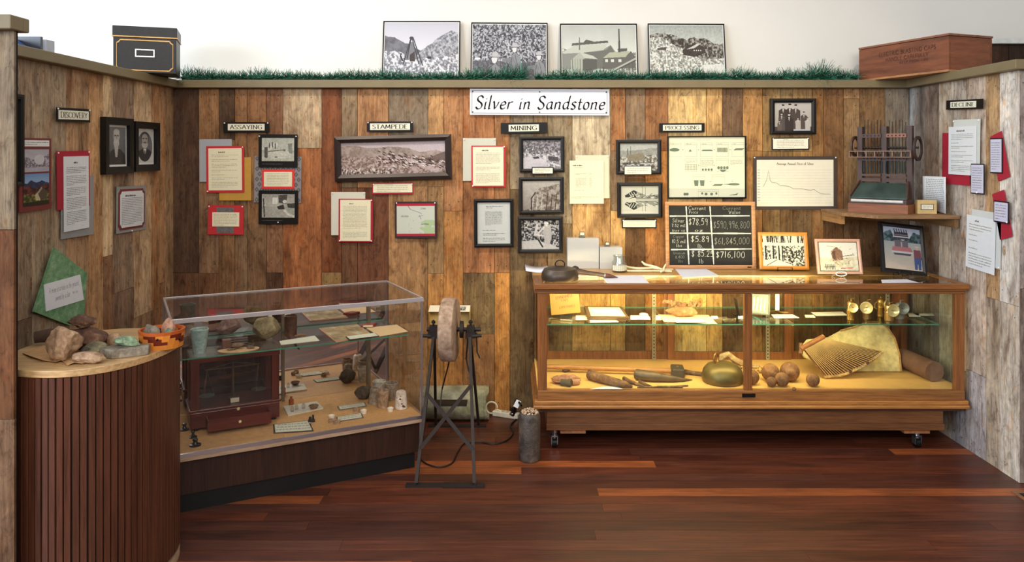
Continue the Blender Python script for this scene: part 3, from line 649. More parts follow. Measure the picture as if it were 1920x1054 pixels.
def P_bw(v):
    c = Cv(70, 56, (150, 148, 148))
    if v == 0:   # mill yard
        c.ridge([(0, 0), (1, 0)], (86, 84, 88), (172, 168, 174), 61, 16, 1.2); c.ridge([(0, .42), (.3, .5), (1, .4)], (120, 116, 120), (228, 226, 232), 63, 12, 1.3)
        c.poly([(0, .62), (.4, .55), (.66, .8), (.6, 1), (0, 1)], (214, 210, 216)); c.poly([(.66, .56), (.92, .6), (.96, .76), (.68, .72)], (78, 74, 78)); c.line([(.72, .8), (.98, .92)], .05, (226, 224, 230)); c.poly([(.24, .6), (.4, .56), (.44, .64), (.3, .66)], (66, 62, 66))
        r = random.Random(2)
        for i in range(16): c.ell(r.random(), .3+.12*r.random(), .012, .03, r.choice([(240, 238, 244), (60, 58, 60)]))
    elif v == 1:  # stope
        c.grad((196, 192, 182), (150, 142, 134)).ridge([(0, 1), (.2, .95), (.28, .5), (.45, .25), (.62, .2), (1, .1)], (110, 98, 88), (182, 174, 164), 71, 8, 1.3)
        for x in (.25, .36, .48, .62, .74, .86): c.line([(x, 1), (x+.03, .66), (x+.05, .46)], .03, random.Random(int(x*100)).choice([(72, 60, 52), (200, 192, 184)]))
        c.line([(.24, .98), (.23, .6), (.34, .4)], .04, (60, 48, 42))
    elif v == 2:  # miners
        c.ridge([(0, 0), (1, 0)], (22, 22, 22), (210, 208, 204), 75, 14, 1.5); c.poly([(0, .72), (.4, .68), (1, .95), (1, 1), (0, 1)], (204, 202, 196)); c.ell(.66, .10, .06, .05, (230, 228, 222)); c.poly([(.56, .2), (.78, .18), (.8, .6), (.72, .92), (.62, .9), (.6, .56)], (196, 192, 186)); c.ell(.66, .17, .035, .05, (226, 222, 214))
        c.line([(.6, .25), (.42, .48)], .06, (220, 216, 210)); c.line([(.38, .5), (.58, .54)], .05, (225, 222, 216)); c.line([(.42, .16), (.36, .5)], .08, (216, 212, 206)); c.line([(.44, .66), (.56, .92)], .05, (34, 34, 34)); c.line([(.8, .8), (.98, .4)], .03, (50, 48, 46))
    elif v == 3:  # plain with stacks
        c.grad((186, 190, 182), (206, 208, 200), 0, .4).ridge([(0, .28), (.5, .24), (1, .16)], (150, 152, 142), (176, 178, 168), 81, 6); c.ridge([(0, .5), (1, .42)], (96, 90, 78), (220, 218, 208), 83, 12, 1.5)
        c.poly([(.2, .44), (.62, .34), (.66, .56), (.4, .68), (.2, .6)], (142, 134, 112)); c.line([(.29, .12), (.29, .42)], .02, (60, 56, 50)); c.line([(.21, .2), (.21, .42)], .015, (80, 76, 70)); c.line([(.1, .74), (.9, .7)], .02, (80, 74, 62))
    elif v == 4:  # mirrored mill
        c = Cv(70, 56, (214, 214, 196)); r = random.Random(6)
        def half(f):
            q = lambda y: .5-f*(.5-y)
            c.poly([(.1, q(.34)), (.34, q(.14)), (.44, q(.2)), (.42, q(.42)), (.12, q(.40))], (50, 56, 50)); c.poly([(.42, q(.2)), (.7, q(.34)), (1, q(.30)), (1, q(.48)), (.4, q(.48))], (150, 152, 140))
            for i in range(26): x = r.uniform(.12, .98); y = r.uniform(.3, .46); c.line([(x, q(y)), (x+.06, q(y-.03))], .018, r.choice([(30, 36, 32), (232, 232, 216)]))
            for x in (.2, .27, .34): c.line([(x, q(.2+.02)), (x+.08, q(.38))], .02, (224, 224, 208))
            c.line([(.58, q(0)), (.58, q(.34))], .012, (110, 112, 104)); c.line([(.65, q(.04)), (.65, q(.36))], .014, (90, 92, 84))
        half(1); half(-1); c.poly([(0, .92), (.6, .9), (1, .96), (1, 1), (0, 1)], (226, 224, 206)); return c
    elif v == 5:  # family portrait
        c = Cv(72, 60, (204, 198, 190)).grad((208, 202, 194), (188, 180, 172)).poly([(0, .86), (1, .86), (1, 1), (0, 1)], (84, 74, 68))
        def fig(x, y, k, co):
            c.poly([(x-.11*k, 1), (x-.12*k, y+.16*k), (x-.04*k, y+.09*k), (x+.04*k, y+.09*k), (x+.12*k, y+.16*k), (x+.12*k, 1)], co); c.poly([(x-.02*k, y+.1*k), (x+.02*k, y+.1*k), (x, y+.26*k)], (226, 220, 214))
            c.ell(x, y, .036*k, .06*k, (214, 204, 196)); c.ell(x, y-.035*k, .038*k, .03*k, (60, 50, 46))
        for a in ((.24, .12, 1, (78, 66, 60)), (.42, .1, 1.15, (70, 60, 56)), (.58, .12, 1.05, (84, 72, 66)), (.2, .4, .75, (96, 84, 78)), (.8, .36, .75, (92, 80, 74)), (.4, .42, .95, (64, 54, 50)), (.64, .56, .6, (200, 190, 182)), (.9, .56, .6, (206, 198, 190)), (.14, .66, .5, (110, 98, 90))): fig(*a)
        c.poly([(.52, .94), (.96, .94), (.96, 1), (.52, 1)], (206, 204, 210)); return c
    return c.tex(16, 18, v+3)
def P_portrait(v):
    c = Cv(44, 64, (120, 122, 126)).grad((132, 134, 138), (96, 98, 102))
    if v == 0:
        c.poly([(0, 1), (.06, .72), (.34, .58), (.7, .58), (.96, .74), (1, 1)], (58, 56, 56)); c.ell(.5, .24, .17, .17, (190, 186, 180)); c.ell(.5, .13, .16, .08, (210, 208, 204)); c.ell(.49, .42, .15, .13, (205, 202, 198)); c.poly([(.36, .42), (.62, .42), (.54, .8), (.44, .8)], (196, 194, 190)); c.line([(.4, .23), (.46, .22)], .03, (70, 66, 64)); c.line([(.54, .22), (.6, .23)], .03, (70, 66, 64)); c.line([(.5, .25), (.5, .31)], .02, (140, 134, 128))
    else:
        c = Cv(44, 64, (226, 226, 224)); c.ell(.5, .5, .46, .47, (116, 118, 120)); m = ((c.X-.5)/.46)**2+((c.Y-.5)/.47)**2 < 1
        k = c.a.copy(); c.ell(.5, .22, .26, .19, (84, 82, 82)); c.ell(.5, .27, .19, .17, (186, 180, 174)); c.ell(.5, .44, .19, .11, (196, 194, 190)); c.ell(.5, .37, .12, .025, (110, 104, 100)); c.poly([(0, 1), (.1, .66), (.36, .56), (.64, .56), (.9, .66), (1, 1)], (52, 52, 54)); c.poly([(.4, .56), (.6, .56), (.54, .72), (.5, .8), (.46, .72)], (226, 226, 224)); c.poly([(.47, .62), (.53, .62), (.54, .9), (.46, .9)], (60, 60, 62))
        c.line([(.38, .25), (.46, .24)], .035, (60, 56, 54)); c.line([(.55, .24), (.63, .25)], .035, (60, 56, 54)); c.a[~m] = (226, 226, 224)
    return c.tex(10, 14, v)
def P_map():
    c = Cv(84, 66, (222, 228, 214)); f = fbm(c.w, c.h, 5, 3, 3, 1.3); g = fbm(c.w, c.h, 3, 9, 3, 1.3)
    c.put(((f > .52) & (c.Y > .5) & (c.X > .3)) | ((g > .5) & (c.X > .78)), (184, 214, 160), .8); c.line([(.3, 0), (.36, .12)], .02, (196, 60, 70)); c.line([(.36, .12), (.48, .18), (.6, .24), (.66, .28)], .014, (96, 130, 190)); c.line([(.6, .34), (.64, .48)], .014, (120, 110, 170)); c.line([(.56, .38), (.7, .34)], .012, (150, 110, 160)); c.line([(.32, .62), (.33, .98)], .008, (190, 206, 180))
    return c
def P_townbw():
    return Cv(62, 40).grad((196, 192, 204), (214, 210, 222), 0, .5).ridge([(0, .3), (.5, .5), (1, .2)], (112, 106, 118), (214, 208, 220), 13, 10, 1.3).ell(.62, .46, .2, .22, (228, 224, 232)).poly([(0, .8), (1, .8), (1, 1), (0, 1)], (196, 190, 204)).tex(14, 14, 3)
def P_church():
    c = Cv(62, 72).grad((120, 166, 224), (176, 204, 234), 0, .35); c.ridge([(0, .26), (.15, .3), (.3, .2), (.5, .28), (.7, .22), (1, .32)], (34, 46, 78), (66, 84, 126), 3, 8)
    c.ridge([(0, .42), (.2, .36), (.4, .46), (.7, .4), (1, .34)], (44, 22, 26), (128, 60, 48), 6, 8, 1.3); c.ridge([(0, .62), (.5, .66), (1, .58)], (60, 66, 30), (150, 140, 70), 9, 12, 1.3)
    c.poly([(.44, .66), (.56, .56), (.66, .62), (.66, .84), (.46, .84)], (214, 200, 160)); c.poly([(.54, .6), (.7, .44), (.92, .56), (.88, .82), (.66, .84)], (92, 78, 62)); c.poly([(.5, .62), (.7, .42), (.72, .48), (.58, .64)], (176, 164, 138)); c.poly([(0, .88), (1, .86), (1, 1), (0, 1)], (44, 40, 26)); return c
def P_street():   # gold framed engraving
    c = Cv(84, 64, (232, 230, 206)); r = random.Random(9)
    for i in range(46): x = r.random(); c.line([(x, 0), (x+r.uniform(-.03, .03), .22)], r.uniform(.012, .04), r.choice([(44, 36, 26), (226, 222, 196), (60, 50, 36)]))
    c.poly([(0, .22), (1, .24), (1, .33), (0, .31)], (232, 232, 204)); c.ridge([(0, .34), (1, .34)], (30, 26, 18), (236, 234, 210), 14, 16, 2.2)
    for x in (.04, .22, .36, .44): c.line([(x, .32), (x, .8)], .05, (230, 228, 200)); c.line([(x+.04, .34), (x+.04, .76)], .04, (36, 32, 22))
    c.poly([(0, .82), (.3, .76), (.7, .96), (.7, 1), (0, 1)], (234, 232, 206)); c.line([(.1, .98), (.34, .8)], .02, (60, 54, 40)); return c
def P_sketch():   # mill sketch
    c = Cv(84, 60, (238, 236, 220)); c.ridge([(0, .52), (.4, .56), (1, .5)], (206, 196, 158), (236, 230, 206), 17, 8); c.poly([(.3, .32), (.46, .16), (.6, .3), (.62, .62), (.34, .66)], (150, 112, 84)); c.poly([(.34, .32), (.42, .3), (.42, .6), (.36, .62)], (104, 74, 54))
    r = random.Random(3)
    for i in range(34): x = r.uniform(.3, .9); y = r.uniform(.2, .8); c.line([(x, y), (x+r.uniform(-.1, .1), y+r.uniform(-.08, .1))], .014, r.choice([(84, 60, 46), (226, 214, 186), (110, 84, 64)]))
    for i in range(7): c.line([(.14+.04*i, .78), (.14+.04*i, .96)], .02, (50, 46, 44)); 
    c.line([(.1, .88), (.42, .86)], .02, (70, 62, 56)); c.line([(.54, .92), (.86, .9)], .03, (176, 92, 84)); c.line([(.2, .12), (.5, .18)], .01, (110, 90, 70)); c.line([(.56, .5), (.92, .44)], .02, (96, 72, 56)); return c
def P_car():
    c = Cv(72, 84).grad((190, 204, 226), (214, 222, 236), 0, .3).ridge([(0, .16), (.2, .06), (.3, .26), (.5, .3), (.68, .26), (.82, .08), (1, .12)], (44, 66, 72), (110, 134, 140), 5, 14, 1.3, .34); c.grad((176, 182, 184), (214, 198, 178), .34, 1).tex(6, 12, 3)
    c.poly([(.3, .1), (.66, .1), (.7, .28), (.28, .28)], (74, 72, 84))
    for i in range(6): c.line([(.3+.065*i, .04), (.32+.065*i, .12)], .02, (40, 40, 50))
    c.line([(.27, .22), (.7, .22)], .02, (226, 228, 236)); c.line([(.3, .17), (.68, .17)], .014, (190, 190, 200)); c.poly([(.3, .3), (.46, .3), (.46, .46), (.3, .46)], (120, 110, 122)); c.poly([(.5, .3), (.66, .3), (.66, .46), (.5, .46)], (120, 110, 122))
    c.poly([(.24, .46), (.72, .46), (.78, .58), (.2, .58)], (190, 124, 126)); c.poly([(.2, .56), (.78, .56), (.76, .62), (.22, .62)], (214, 210, 218)); c.poly([(.24, .61), (.74, .61), (.7, .66), (.28, .66)], (86, 84, 92))
    c.poly([(.8, .5), (.98, .5), (1, .72), (.8, .72)], (134, 82, 92)); c.poly([(.8, .7), (.99, .7), (.97, .98), (.9, .98), (.89, .78), (.87, .98), (.8, .98)], (74, 96, 150)); c.ell(.89, .46, .04, .045, (220, 182, 162)); c.ell(.89, .425, .06, .016, (216, 210, 196)); return c
# ------------------------------------------------------------ things hung on the boards
CREAM = pm((236, 230, 200), .8, var=.02); RED = pm((196, 42, 50), .7, var=.04); CRIM = pm((170, 24, 50), .7, var=.04); GREY = pm((150, 150, 150), .8, var=.04); COOL = pm((226, 230, 234), .8, var=.02)
PBLK = pm((18, 15, 14), .4, var=.05, spec=.35); INKF = pm((150, 146, 130), .9, var=.02); GOLD = pm((196, 150, 62), .7, var=.05)
def framed(label, cat, x0, y0, x1, y1, cv, bw=.022, d=.018, mat=PBLK, mount=None, off=0, roll=0, group=None, surf='back', name='framed_photo', bottom=None, prof=.002, glass=False):
    t, w, h = hang(name, label, cat, surf, x0, y0, x1, y1, off, roll, group)
    ring(t, 'frame', w, h, bw, d, mat, prof, bottom); card(t, 'backing', -w/2+.004, w/2-.004, -h/2+.004, h/2-.004, .0, .006, PBLK)
    bb = bottom or bw; cz = (bb-bw)/2; iw, ih = w-2*bw, h-bw-bb
    if mount: card(t, 'mount', -iw/2, iw/2, cz-ih/2, cz+ih/2, .006, .008, mount[1]); iw -= 2*mount[0]; ih -= 2*mount[0]
    if cv is not None: picture(t, iw, ih, -.0088, cv, 0, cz)
    return t, w, h
heading('DISCOVERY', 'left', 105, 203, 168, 229, 1.5, inset=(.05, .95), label='black and white heading sign reading DISCOVERY on the left board wall')
heading('ASSAYING', 'back', 419, 229, 505, 248, 0, (.10, .90), label='heading sign reading ASSAYING pinned on the board wall')
heading('STAMPEDE', 'back', 688, 228, 775, 247, .3, (.07, .93), label='heading sign reading STAMPEDE above the long panorama frame')
heading('MINING', 'back', 939, 230, 1026, 250, .8, (.17, .82), label='heading sign reading MINING below the white banner', pin=False)
heading('PROCESSING', 'back', 1236, 231, 1321, 248, .3, (.08, .93), label='heading sign reading PROCESSING above the flow chart', pin=False)
heading('DECLINE', 'right', 1775, 187, 1844, 205, -2.5, (.13, .83), label='heading sign reading DECLINE on the right board wall', pin=False)
# banner
t, w, h = hang('title_banner', 'white banner reading Silver in Sandstone in slanted script below the cap', 'banner', 'back', 881, 167, 1142, 216, .010, -.3)
card(t, 'banner_sheet', -w/2, w/2, -h/2, h/2, 0, .004, pm((226, 226, 234), .5, var=.02))
b = B()
for (a, c, e, f) in ((-w/2+.012, w/2-.012, h/2-.012, h/2-.010), (-w/2+.012, w/2-.012, -h/2+.010, -h/2+.012), (-w/2+.012, -w/2+.014, -h/2+.012, h/2-.012), (w/2-.014, w/2-.012, -h/2+.012, h/2-.012)): b.box(a, c, -.0045, -.004, e, f)
b.out('border_line', BLACK, t)
text(t, 'Silver in Sandstone', h*.50, 0, -h*.02, -.0052, BLACK, 'ital', width=w*.93)
for x in (-w/2+.018, 0, w/2-.018):
    for z in (-h/2+.018, h/2-.018): B().lathe([(.004, 0), (.004, .002), (.0, .003)], 8, X=Matrix.Translation((x, -.004, z)) @ Matrix.Rotation(PI/2, 4, 'X')).out('grommet', BLACK, t)
# --- left wall
framed('tall black frame seen edge-on beside the front post on the left wall', 'picture', 2, 176, 33, 350, None, .02, .03, BLACK, (.01, WHITE), surf='left', prof=0)
t, w, h = hang('paper_sheet', 'pale paper strip under the edge-on black frame by the front post', 'paper', 'left', 8, 362, 26, 470, .006); card(t, 'sheet', -w/2, w/2, -h/2, h/2, 0, .0015, COOL)
t, w, h = hang('photo_card', 'maroon card with a grey street photo above a coloured photo of a small church', 'photo card', 'left', 33, 259, 94, 395, .008, .5)
MAR = pm((122, 46, 44), .6, var=.08); card(t, 'card', -w/2, w/2, -h/2, h/2, 0, .006, MAR)
card(t, 'caption', -w*.40, w*.42, h*.385, h*.47, .006, .008, WHITE); picture(t, w*.80, h*.31, -.0075, P_townbw(), .01*w, h*.19, 'upper_photograph'); picture(t, w*.80, h*.44, -.0075, P_church(), .01*w, -h*.21, 'lower_photograph'); lines(t, -w*.38, w*.4, h*.40, h*.455, -.0085, 2, 4)
t, w, h = hang('grey_card', 'grey backing card showing below the long white text sheet', 'card', 'left', 114, 330, 175, 444, .004, -1); card(t, 'card', -w/2, w/2, -h/2, h/2, 0, .0015, GREY)
t, w, h = hang('red_card', 'crimson backing card behind the long white text sheet on the left wall', 'card', 'left', 106, 283, 168, 390, .007, 1); card(t, 'card', -w/2, w/2, -h/2, h/2, 0, .0015, CRIM); pins(t, [(-w/2+.01, h/2-.008), (w/2-.01, h/2-.008)], -.0015)
t, w, h = hang('text_sheet', 'long white text sheet overlapping the crimson card on the left wall', 'paper', 'left', 119, 293, 166, 431, .010, .6); card(t, 'sheet', -w/2, w/2, -h/2, h/2, 0, .002, COOL); lines(t, -w*.4, w*.4, -h*.42, h*.36, -.0026, 34, 3, para=(4, 11, 17, 25)); lines(t, -w*.12, w*.14, h*.40, h*.43, -.0026, 1, 8, BLACK, .8)
for k_, (a, b_, y0, y1, q) in enumerate([(188, 241, 221, 326, 'black framed portrait of a bearded man with long white beard, left of the pair'), (245, 291, 229, 321, 'black framed oval portrait of a man with grey hair and beard')]):
    framed(q, 'picture', a, y0, b_, y1, P_portrait(k_), .038, .030, BLACK, (.011, WHITE), .0, .3, 'bearded portraits on the left wall', 'left', 'framed_portrait', prof=0)
t, w, h = hang('text_card', 'maroon and grey mounted text card under the two portraits', 'card', 'left', 218, 349, 273, 434, .005, -1); card(t, 'grey_mount', -w/2, w/2, -h/2, h/2, 0, .0015, GREY)
def chamf(w, h, c): return [(-w/2+c, -h/2), (w/2-c, -h/2), (w/2-c, -h/2+c*.5), (w/2, -h/2+c), (w/2, h/2-c), (w/2-c, h/2-c*.5), (w/2-c, h/2), (-w/2+c, h/2), (-w/2+c*.6, h/2-c*.6), (-w/2, h/2-c), (-w/2, -h/2+c), (-w/2+c*.6, -h/2+c*.6)]
XZ = Matrix(((1, 0, 0, 0), (0, 0, 1, 0), (0, 1, 0, 0), (0, 0, 0, 1)))
B().prism(chamf(w*.9, h*.88, .02), -.0035, -.0016, X=XZ).out('maroon_mount', MAR, t); B().prism(chamf(w*.80, h*.78, .018), -.0055, -.0036, X=XZ).out('sheet', COOL, t); lines(t, -w*.36, w*.36, -h*.34, h*.26, -.006, 16, 5); lines(t, -w*.25, w*.3, h*.27, h*.32, -.006, 1, 8, BLACK, .7); pins(t, [(0, -h/2+.004)], -.002)
# green kite-shaped board leaning in the corner of the stand
gq = [(98, 465), (159, 512), (153, 588), (128, 611), (60, 585)]
gp = [wallpt('left', x, y, .012) for x, y in gq]; g0 = wallpt('left', 108, 545, .012)
t = thing('green_board', 'green mottled five-sided board holding the mine quotation, above the rocks', 'board', g0, PI/2)
pl = [((p-g0).y, (p-g0).z) for p in gp]
B().prism(pl, -.012, 0, X=XZ).out('board', rockmat((130, 172, 128), (98, 148, 100), (160, 194, 156), 26, .8), t)
q = [(77, 534), (145, 515), (152, 562), (81, 584)]; qp = [wallpt('left', x, y, .014)-g0 for x, y in q]
B().prism([(p.y, p.z) for p in qp], -.016, -.0125, X=XZ).out('quotation_card', pm((236, 238, 244), .7, var=.02), t)
cc = sum(qp, Vector())/4; an = math.atan2(qp[1].z-qp[0].z, qp[1].y-qp[0].y); qw = math.hypot(qp[1].z-qp[0].z, qp[1].y-qp[0].y)
text(t, 'A mine is a hole in the ground,', .026, cc.y, cc.z+.028, -.0165, INK, 'thin', width=qw*.84, rot=an); text(t, 'owned by a liar.', .026, cc.y-qw*.04, cc.z-.012, -.0165, INK, 'thin', width=qw*.42, rot=an); text(t, 'Mark Twain', .013, cc.y+qw*.31, cc.z-.012, -.0165, INK, 'thin', width=qw*.16, rot=an)
# --- back wall, assaying
def sheet(label, x0, y0, x1, y1, off, mat, roll=0, name='text_sheet', cat='paper', mount=None, n=0, para=(), seed=1, surf='back', group=None, head=True, pn=(), ink=None, stand=.0015, ins=None, fillx=.4):
    t, w, h = hang(name, label, cat, surf, x0, y0, x1, y1, off, roll, group)
    if mount:
        card(t, 'mount', -w/2, w/2, -h/2, h/2, 0, .002, mount[1]); m = mount[0]
        i = ins or (m, m, m, m); a, c, d, e = -w/2+i[0], w/2-i[1], -h/2+i[2], h/2-i[3]; card(t, 'sheet', a, c, d, e, .002, .004, mat); yy = -.0046; ww, hh, ox, oz = c-a, e-d, (a+c)/2, (d+e)/2
    else: card(t, 'sheet', -w/2, w/2, -h/2, h/2, 0, stand, mat); yy = -stand-.0006; ww, hh, ox, oz = w, h, 0, 0
    if n: lines(t, ox-ww*fillx, ox+ww*fillx, oz-hh*.44, oz+hh*(.36 if head else .43), yy, n, seed, ink or INKF, para=para)
    if head and n: lines(t, ox-ww*.2, ox+ww*.2, oz+hh*.39, oz+hh*.43, yy, 1, seed+50, INK, .8)
    pp = {'tl': (-w/2+.008, h/2-.008), 'tr': (w/2-.008, h/2-.008), 'bl': (-w/2+.008, -h/2+.008), 'br': (w/2-.008, -h/2+.008), 'b': (0, -h/2+.008)}
    if pn: pins(t, [pp[k] for k in pn], -.003)
    return t, w, h
sheet('blank light grey card behind the red-mounted assaying text', 374, 261, 435, 341, .005, pm((166, 172, 180), .8, var=.03), .3, 'grey_card', 'card')
sheet('blank mustard yellow card behind the red-mounted assaying text', 411, 295, 471, 376, .005, GOLD, 0, 'yellow_card', 'card')
sheet('large red-mounted cream text sheet below the ASSAYING sign', 387, 274, 458, 361, .011, CREAM, .5, mount=(.014, RED), n=22, para=(2, 5, 9, 12, 14, 17), seed=3, pn=('tr', 'bl'))
t, w, h = sheet('small red card with cream text across a dark patterned strip, lowest of the assaying group', 390, 385, 457, 440, .006, pm((110, 106, 108), .7, var=.3, vs=120), -.5, 'red_card', 'card', mount=(0, RED), ins=(.054, .06, .010, .014), pn=('tl', 'tr'))
card(t, 'cream_label', -w*.37, w*.38, -h*.22, h*.26, .004, .006, CREAM); lines(t, -w*.33, w*.34, -h*.2, h*.22, -.0065, 8, 6, INKF)
t, w, h = hang('patterned_paper', 'grey damask patterned paper behind the two small assay office photos', 'paper', 'back', 477, 293, 565, 380, .005, -1)
card(t, 'sheet', -w/2, w/2, -h/2, h/2, 0, .0015, pm((142, 138, 140), .8, var=.05)); b = B(); nn = 9
for i in range(nn):
    for j in range(nn):
        x = -w/2+(i+.5+.5*(j % 2))*w/nn; z = -h/2+(j+.5)*h/nn
        if abs(x) < w/2-.012:
            for s_ in (1, .55):
                o_ = [(x+.013*s_, z), (x, z+.015*s_), (x-.013*s_, z), (x, z-.015*s_)]; i_ = [(x+(a-x)*.72, z+(c-z)*.72) for a, c in o_]
                for k in range(4): b.face([(o_[k][0], -.002, o_[k][1]), (o_[(k+1) % 4][0], -.002, o_[(k+1) % 4][1]), (i_[(k+1) % 4][0], -.002, i_[(k+1) % 4][1]), (i_[k][0], -.002, i_[k][1])])
b.out('damask_pattern', pm((66, 62, 66), .8), t)
for q, y0, y1, x0, x1, v, pn in (('black mounted photo of an assay laboratory, top of the assaying column', 252, 314, 485, 558, 0, [(-.115, .09), (.112, .09)]), ('black mounted photo of an assay office with seated worker, below the small red label', 357, 420, 485, 559, 1, [(0, -.094)])):
    t, w, h = hang('mounted_photo', q, 'photo', 'back', x0, y0, x1, y1, .012, -.3, 'assay office photos'); card(t, 'black_mount', -w/2, w/2, -h/2, h/2, 0, .003, PBLK)
    picture(t, w*.83, h*.74, -.0038, P_lab(v), 0, h*.02); lines(t, -w*.4, w*.4, -h*.41, -h*.38, -.0038, 1, 4, GREY); pins(t, pn, -.003)
sheet('small bright red label between the two assay office photos', 491, 318, 552, 354, .010, CREAM, 0, 'red_label', 'label', mount=(.014, pm((224, 56, 52), .7, var=.02)), n=8, seed=9, head=False)
# stampede
framed('long dark wood frame holding a sepia panorama of a mining town', 'picture', 629, 254, 847, 338, P_pan(), .038, .03, pm((44, 30, 28), .35, var=.1), off=0, roll=1.4, name='framed_panorama', prof=.008, bottom=.042)
sheet('narrow red-mounted caption strip under the panorama', 698, 343, 775, 364, .006, CREAM, .5, 'caption_card', 'card', mount=(.006, CRIM), ins=(.006, .006, .010, .005), n=4, seed=11, pn=('tl', 'tr'))
sheet('blank pale sheet with thin border behind the red-edged stampede text', 621, 360, 685, 441, .005, pm((216, 214, 200), .8, var=.02), 0, 'blank_sheet', 'paper', pn=('tl', 'tr'))
sheet('red-edged stampede text sheet overlapping a pale blank sheet', 635, 373, 699, 454, .011, CREAM, -.3, mount=(.010, CRIM), ins=(.010, .013, .008, .006), n=24, para=(17, 18), seed=12, pn=('tr', 'bl', 'br'))
t, w, h = hang('map_card', 'small black and red mounted map with green areas', 'map', 'back', 741, 378, 819, 446, .006, .3)
card(t, 'black_mount', -w/2, w/2, -h/2, h/2, 0, .010, pm((40, 26, 30), .6)); card(t, 'red_mount', -w*.46, w*.46, -h*.45, h*.45, .010, .012, CRIM); picture(t, w*.91, h*.76, -.0128, P_map(), 0, 0, 'map_print')
text(t, 'UTAH', .009, w*.18, h*.31, -.0135, INK, 'sans'); text(t, 'NEVADA', .009, -w*.26, h*.10, -.0135, INK, 'sans'); text(t, 'ARIZONA', .009, w*.22, -h*.12, -.0135, INK, 'sans'); pins(t, [(-w/2+.01, h/2-.008), (w/2-.01, h/2-.008)], -.010)
# mining
sheet('blank pale sheet behind the red-edged mining text', 868, 259, 930, 339, .005, pm((206, 206, 190), .8, var=.02), 0, 'blank_sheet', 'paper', pn=('tl', 'tr'))
sheet('red-edged mining text sheet to the left of the MINING photos', 884, 273, 948, 351, .011, CREAM, .2, mount=(.010, RED), ins=(.009, .013, .009, .008), n=24, para=(9, 10, 14, 15), seed=14, pn=('tr', 'bl'))
t, w, h = framed('black framed typewritten notice left of the miners photo', 'notice', 889, 373, 963, 463, None, .021, .02, BLACK, (.003, pm((196, 200, 196), .7, var=.02)), roll=.4, name='framed_notice'); lines(t, -w*.22, w*.22, -h*.05, h*.25, -.0088, 14, 15); lines(t, -w*.28, w*.3, -h*.4, -h*.1, -.0088, 9, 16, para=(0, 2, 5)); lines(t, -w*.2, w*.24, h*.3, h*.36, -.0088, 2, 17)
G_ = 'black framed mining photos in a column'
framed('black framed photo of a mill yard, top of the MINING column', 'picture', 974, 256, 1058, 323, P_bw(0), .023, .02, roll=.5, group=G_)
framed('black framed photo of a dim mine stope, middle of the MINING column', 'picture', 973, 332, 1057, 401, P_bw(1), .023, .02, roll=.6, group=G_)
framed('black framed photo of two miners at work, lowest of the MINING column', 'picture', 971, 406, 1055, 474, P_bw(2), .023, .02, roll=.3, group=G_)
sheet('small white caption on the bottom edge of the mill yard photo', 997, 313, 1038, 327, .026, PAPER, .3, 'caption_card', 'label', mount=(.006, PBLK), n=3, seed=21, head=False)
sheet('blank cream sheet peeking out behind the production table', 1079, 291, 1142, 372, .005, pm((220, 216, 186), .8, var=.02), .3, 'blank_sheet', 'paper', pn=('tl', 'tr'))
t, w, h = sheet('cream sheet with a small table of production figures', 1068, 301, 1132, 382, .010, pm((232, 230, 196), .8, var=.02), .2, seed=22)
lines(t, -w*.4, w*.4, h*.37, h*.40, -.0021, 1, 23, INK, .7); lines(t, -w*.36, w*.26, h*.32, h*.345, -.0021, 1, 24, INKF); lines(t, -w*.32, w*.0, -h*.12, h*.24, -.0021, 13, 25, INKF, para=(0, 3, 4), fill=1); lines(t, w*.08, w*.16, -h*.12, h*.24, -.0021, 13, 26, INKF, para=(0, 3, 4)); lines(t, -w*.36, w*.25, -h*.20, -h*.18, -.0021, 1, 27, pm((206, 90, 60), .8)); lines(t, -w*.45, w*.45, -h*.38, -h*.33, -.0021, 2, 28, INKF)
# processing
framed('black framed photo of a plain with two chimney stacks, above the mirrored photo', 'picture', 1155, 262, 1239, 327, P_bw(3), .023, .02, roll=.2)
sheet('white caption card on the bottom edge of the chimney stacks photo', 1170, 311, 1222, 328, .026, PAPER, .3, 'caption_card', 'label', mount=(.004, PBLK), n=3, seed=31, head=False)
framed('black framed photo of a mill with its mirror image, hung on its side', 'picture', 1157, 342, 1241, 408, P_bw(4), .023, .02, roll=.2)
sheet('cream caption strip below the mirrored mill photo, above the white boxes', 1166, 411, 1231, 428, .006, CREAM, 0, 'caption_card', 'label', mount=(.007, PBLK), n=4, seed=32, head=False, pn=('tl', 'tr'))
t, w, h = framed('large thin black framed flow chart of ore processing', 'chart', 1251, 255, 1398, 372, None, .008, .018, BLACK, (.0, pm((230, 230, 200), .6, var=.01)), roll=.2, name='flow_chart', off=.0)
b = B(); g = B(); Y_ = -.0086; yg = -.0092
def bx(u, v, uw, vh):
    x, z = (u-.5)*w, (.5-v)*h; W_, H_ = uw*w, vh*h; e = .0009
    for a in ((x, x+W_, z-e, z), (x, x+W_, z-H_, z-H_+e), (x, x+e, z-H_, z), (x+W_-e, x+W_, z-H_, z)): b.face([(a[0], Y_, a[2]), (a[1], Y_, a[2]), (a[1], Y_, a[3]), (a[0], Y_, a[3])])
    b.face([(x, Y_, z-.013), (x+W_, Y_, z-.013), (x+W_, Y_, z-.012), (x, Y_, z-.012)])
def el(u, v, ru, rv, n=12): g.face([((u-.5)*w+ru*w*math.cos(2*PI*k/n), yg, (.5-v)*h+rv*h*math.sin(2*PI*k/n)) for k in range(n)])
def qd(p): g.face([((u-.5)*w, yg, (.5-v)*h) for u, v in p])
for i in range(5): bx(.02+.2*i, .11, .155, .22)
for i in range(3): bx(.22+.2*i, .36, .155, .21)
bx(.32, .62, .155, .2); bx(.57, .62, .155, .2); bx(.39, .86, .26, .12)
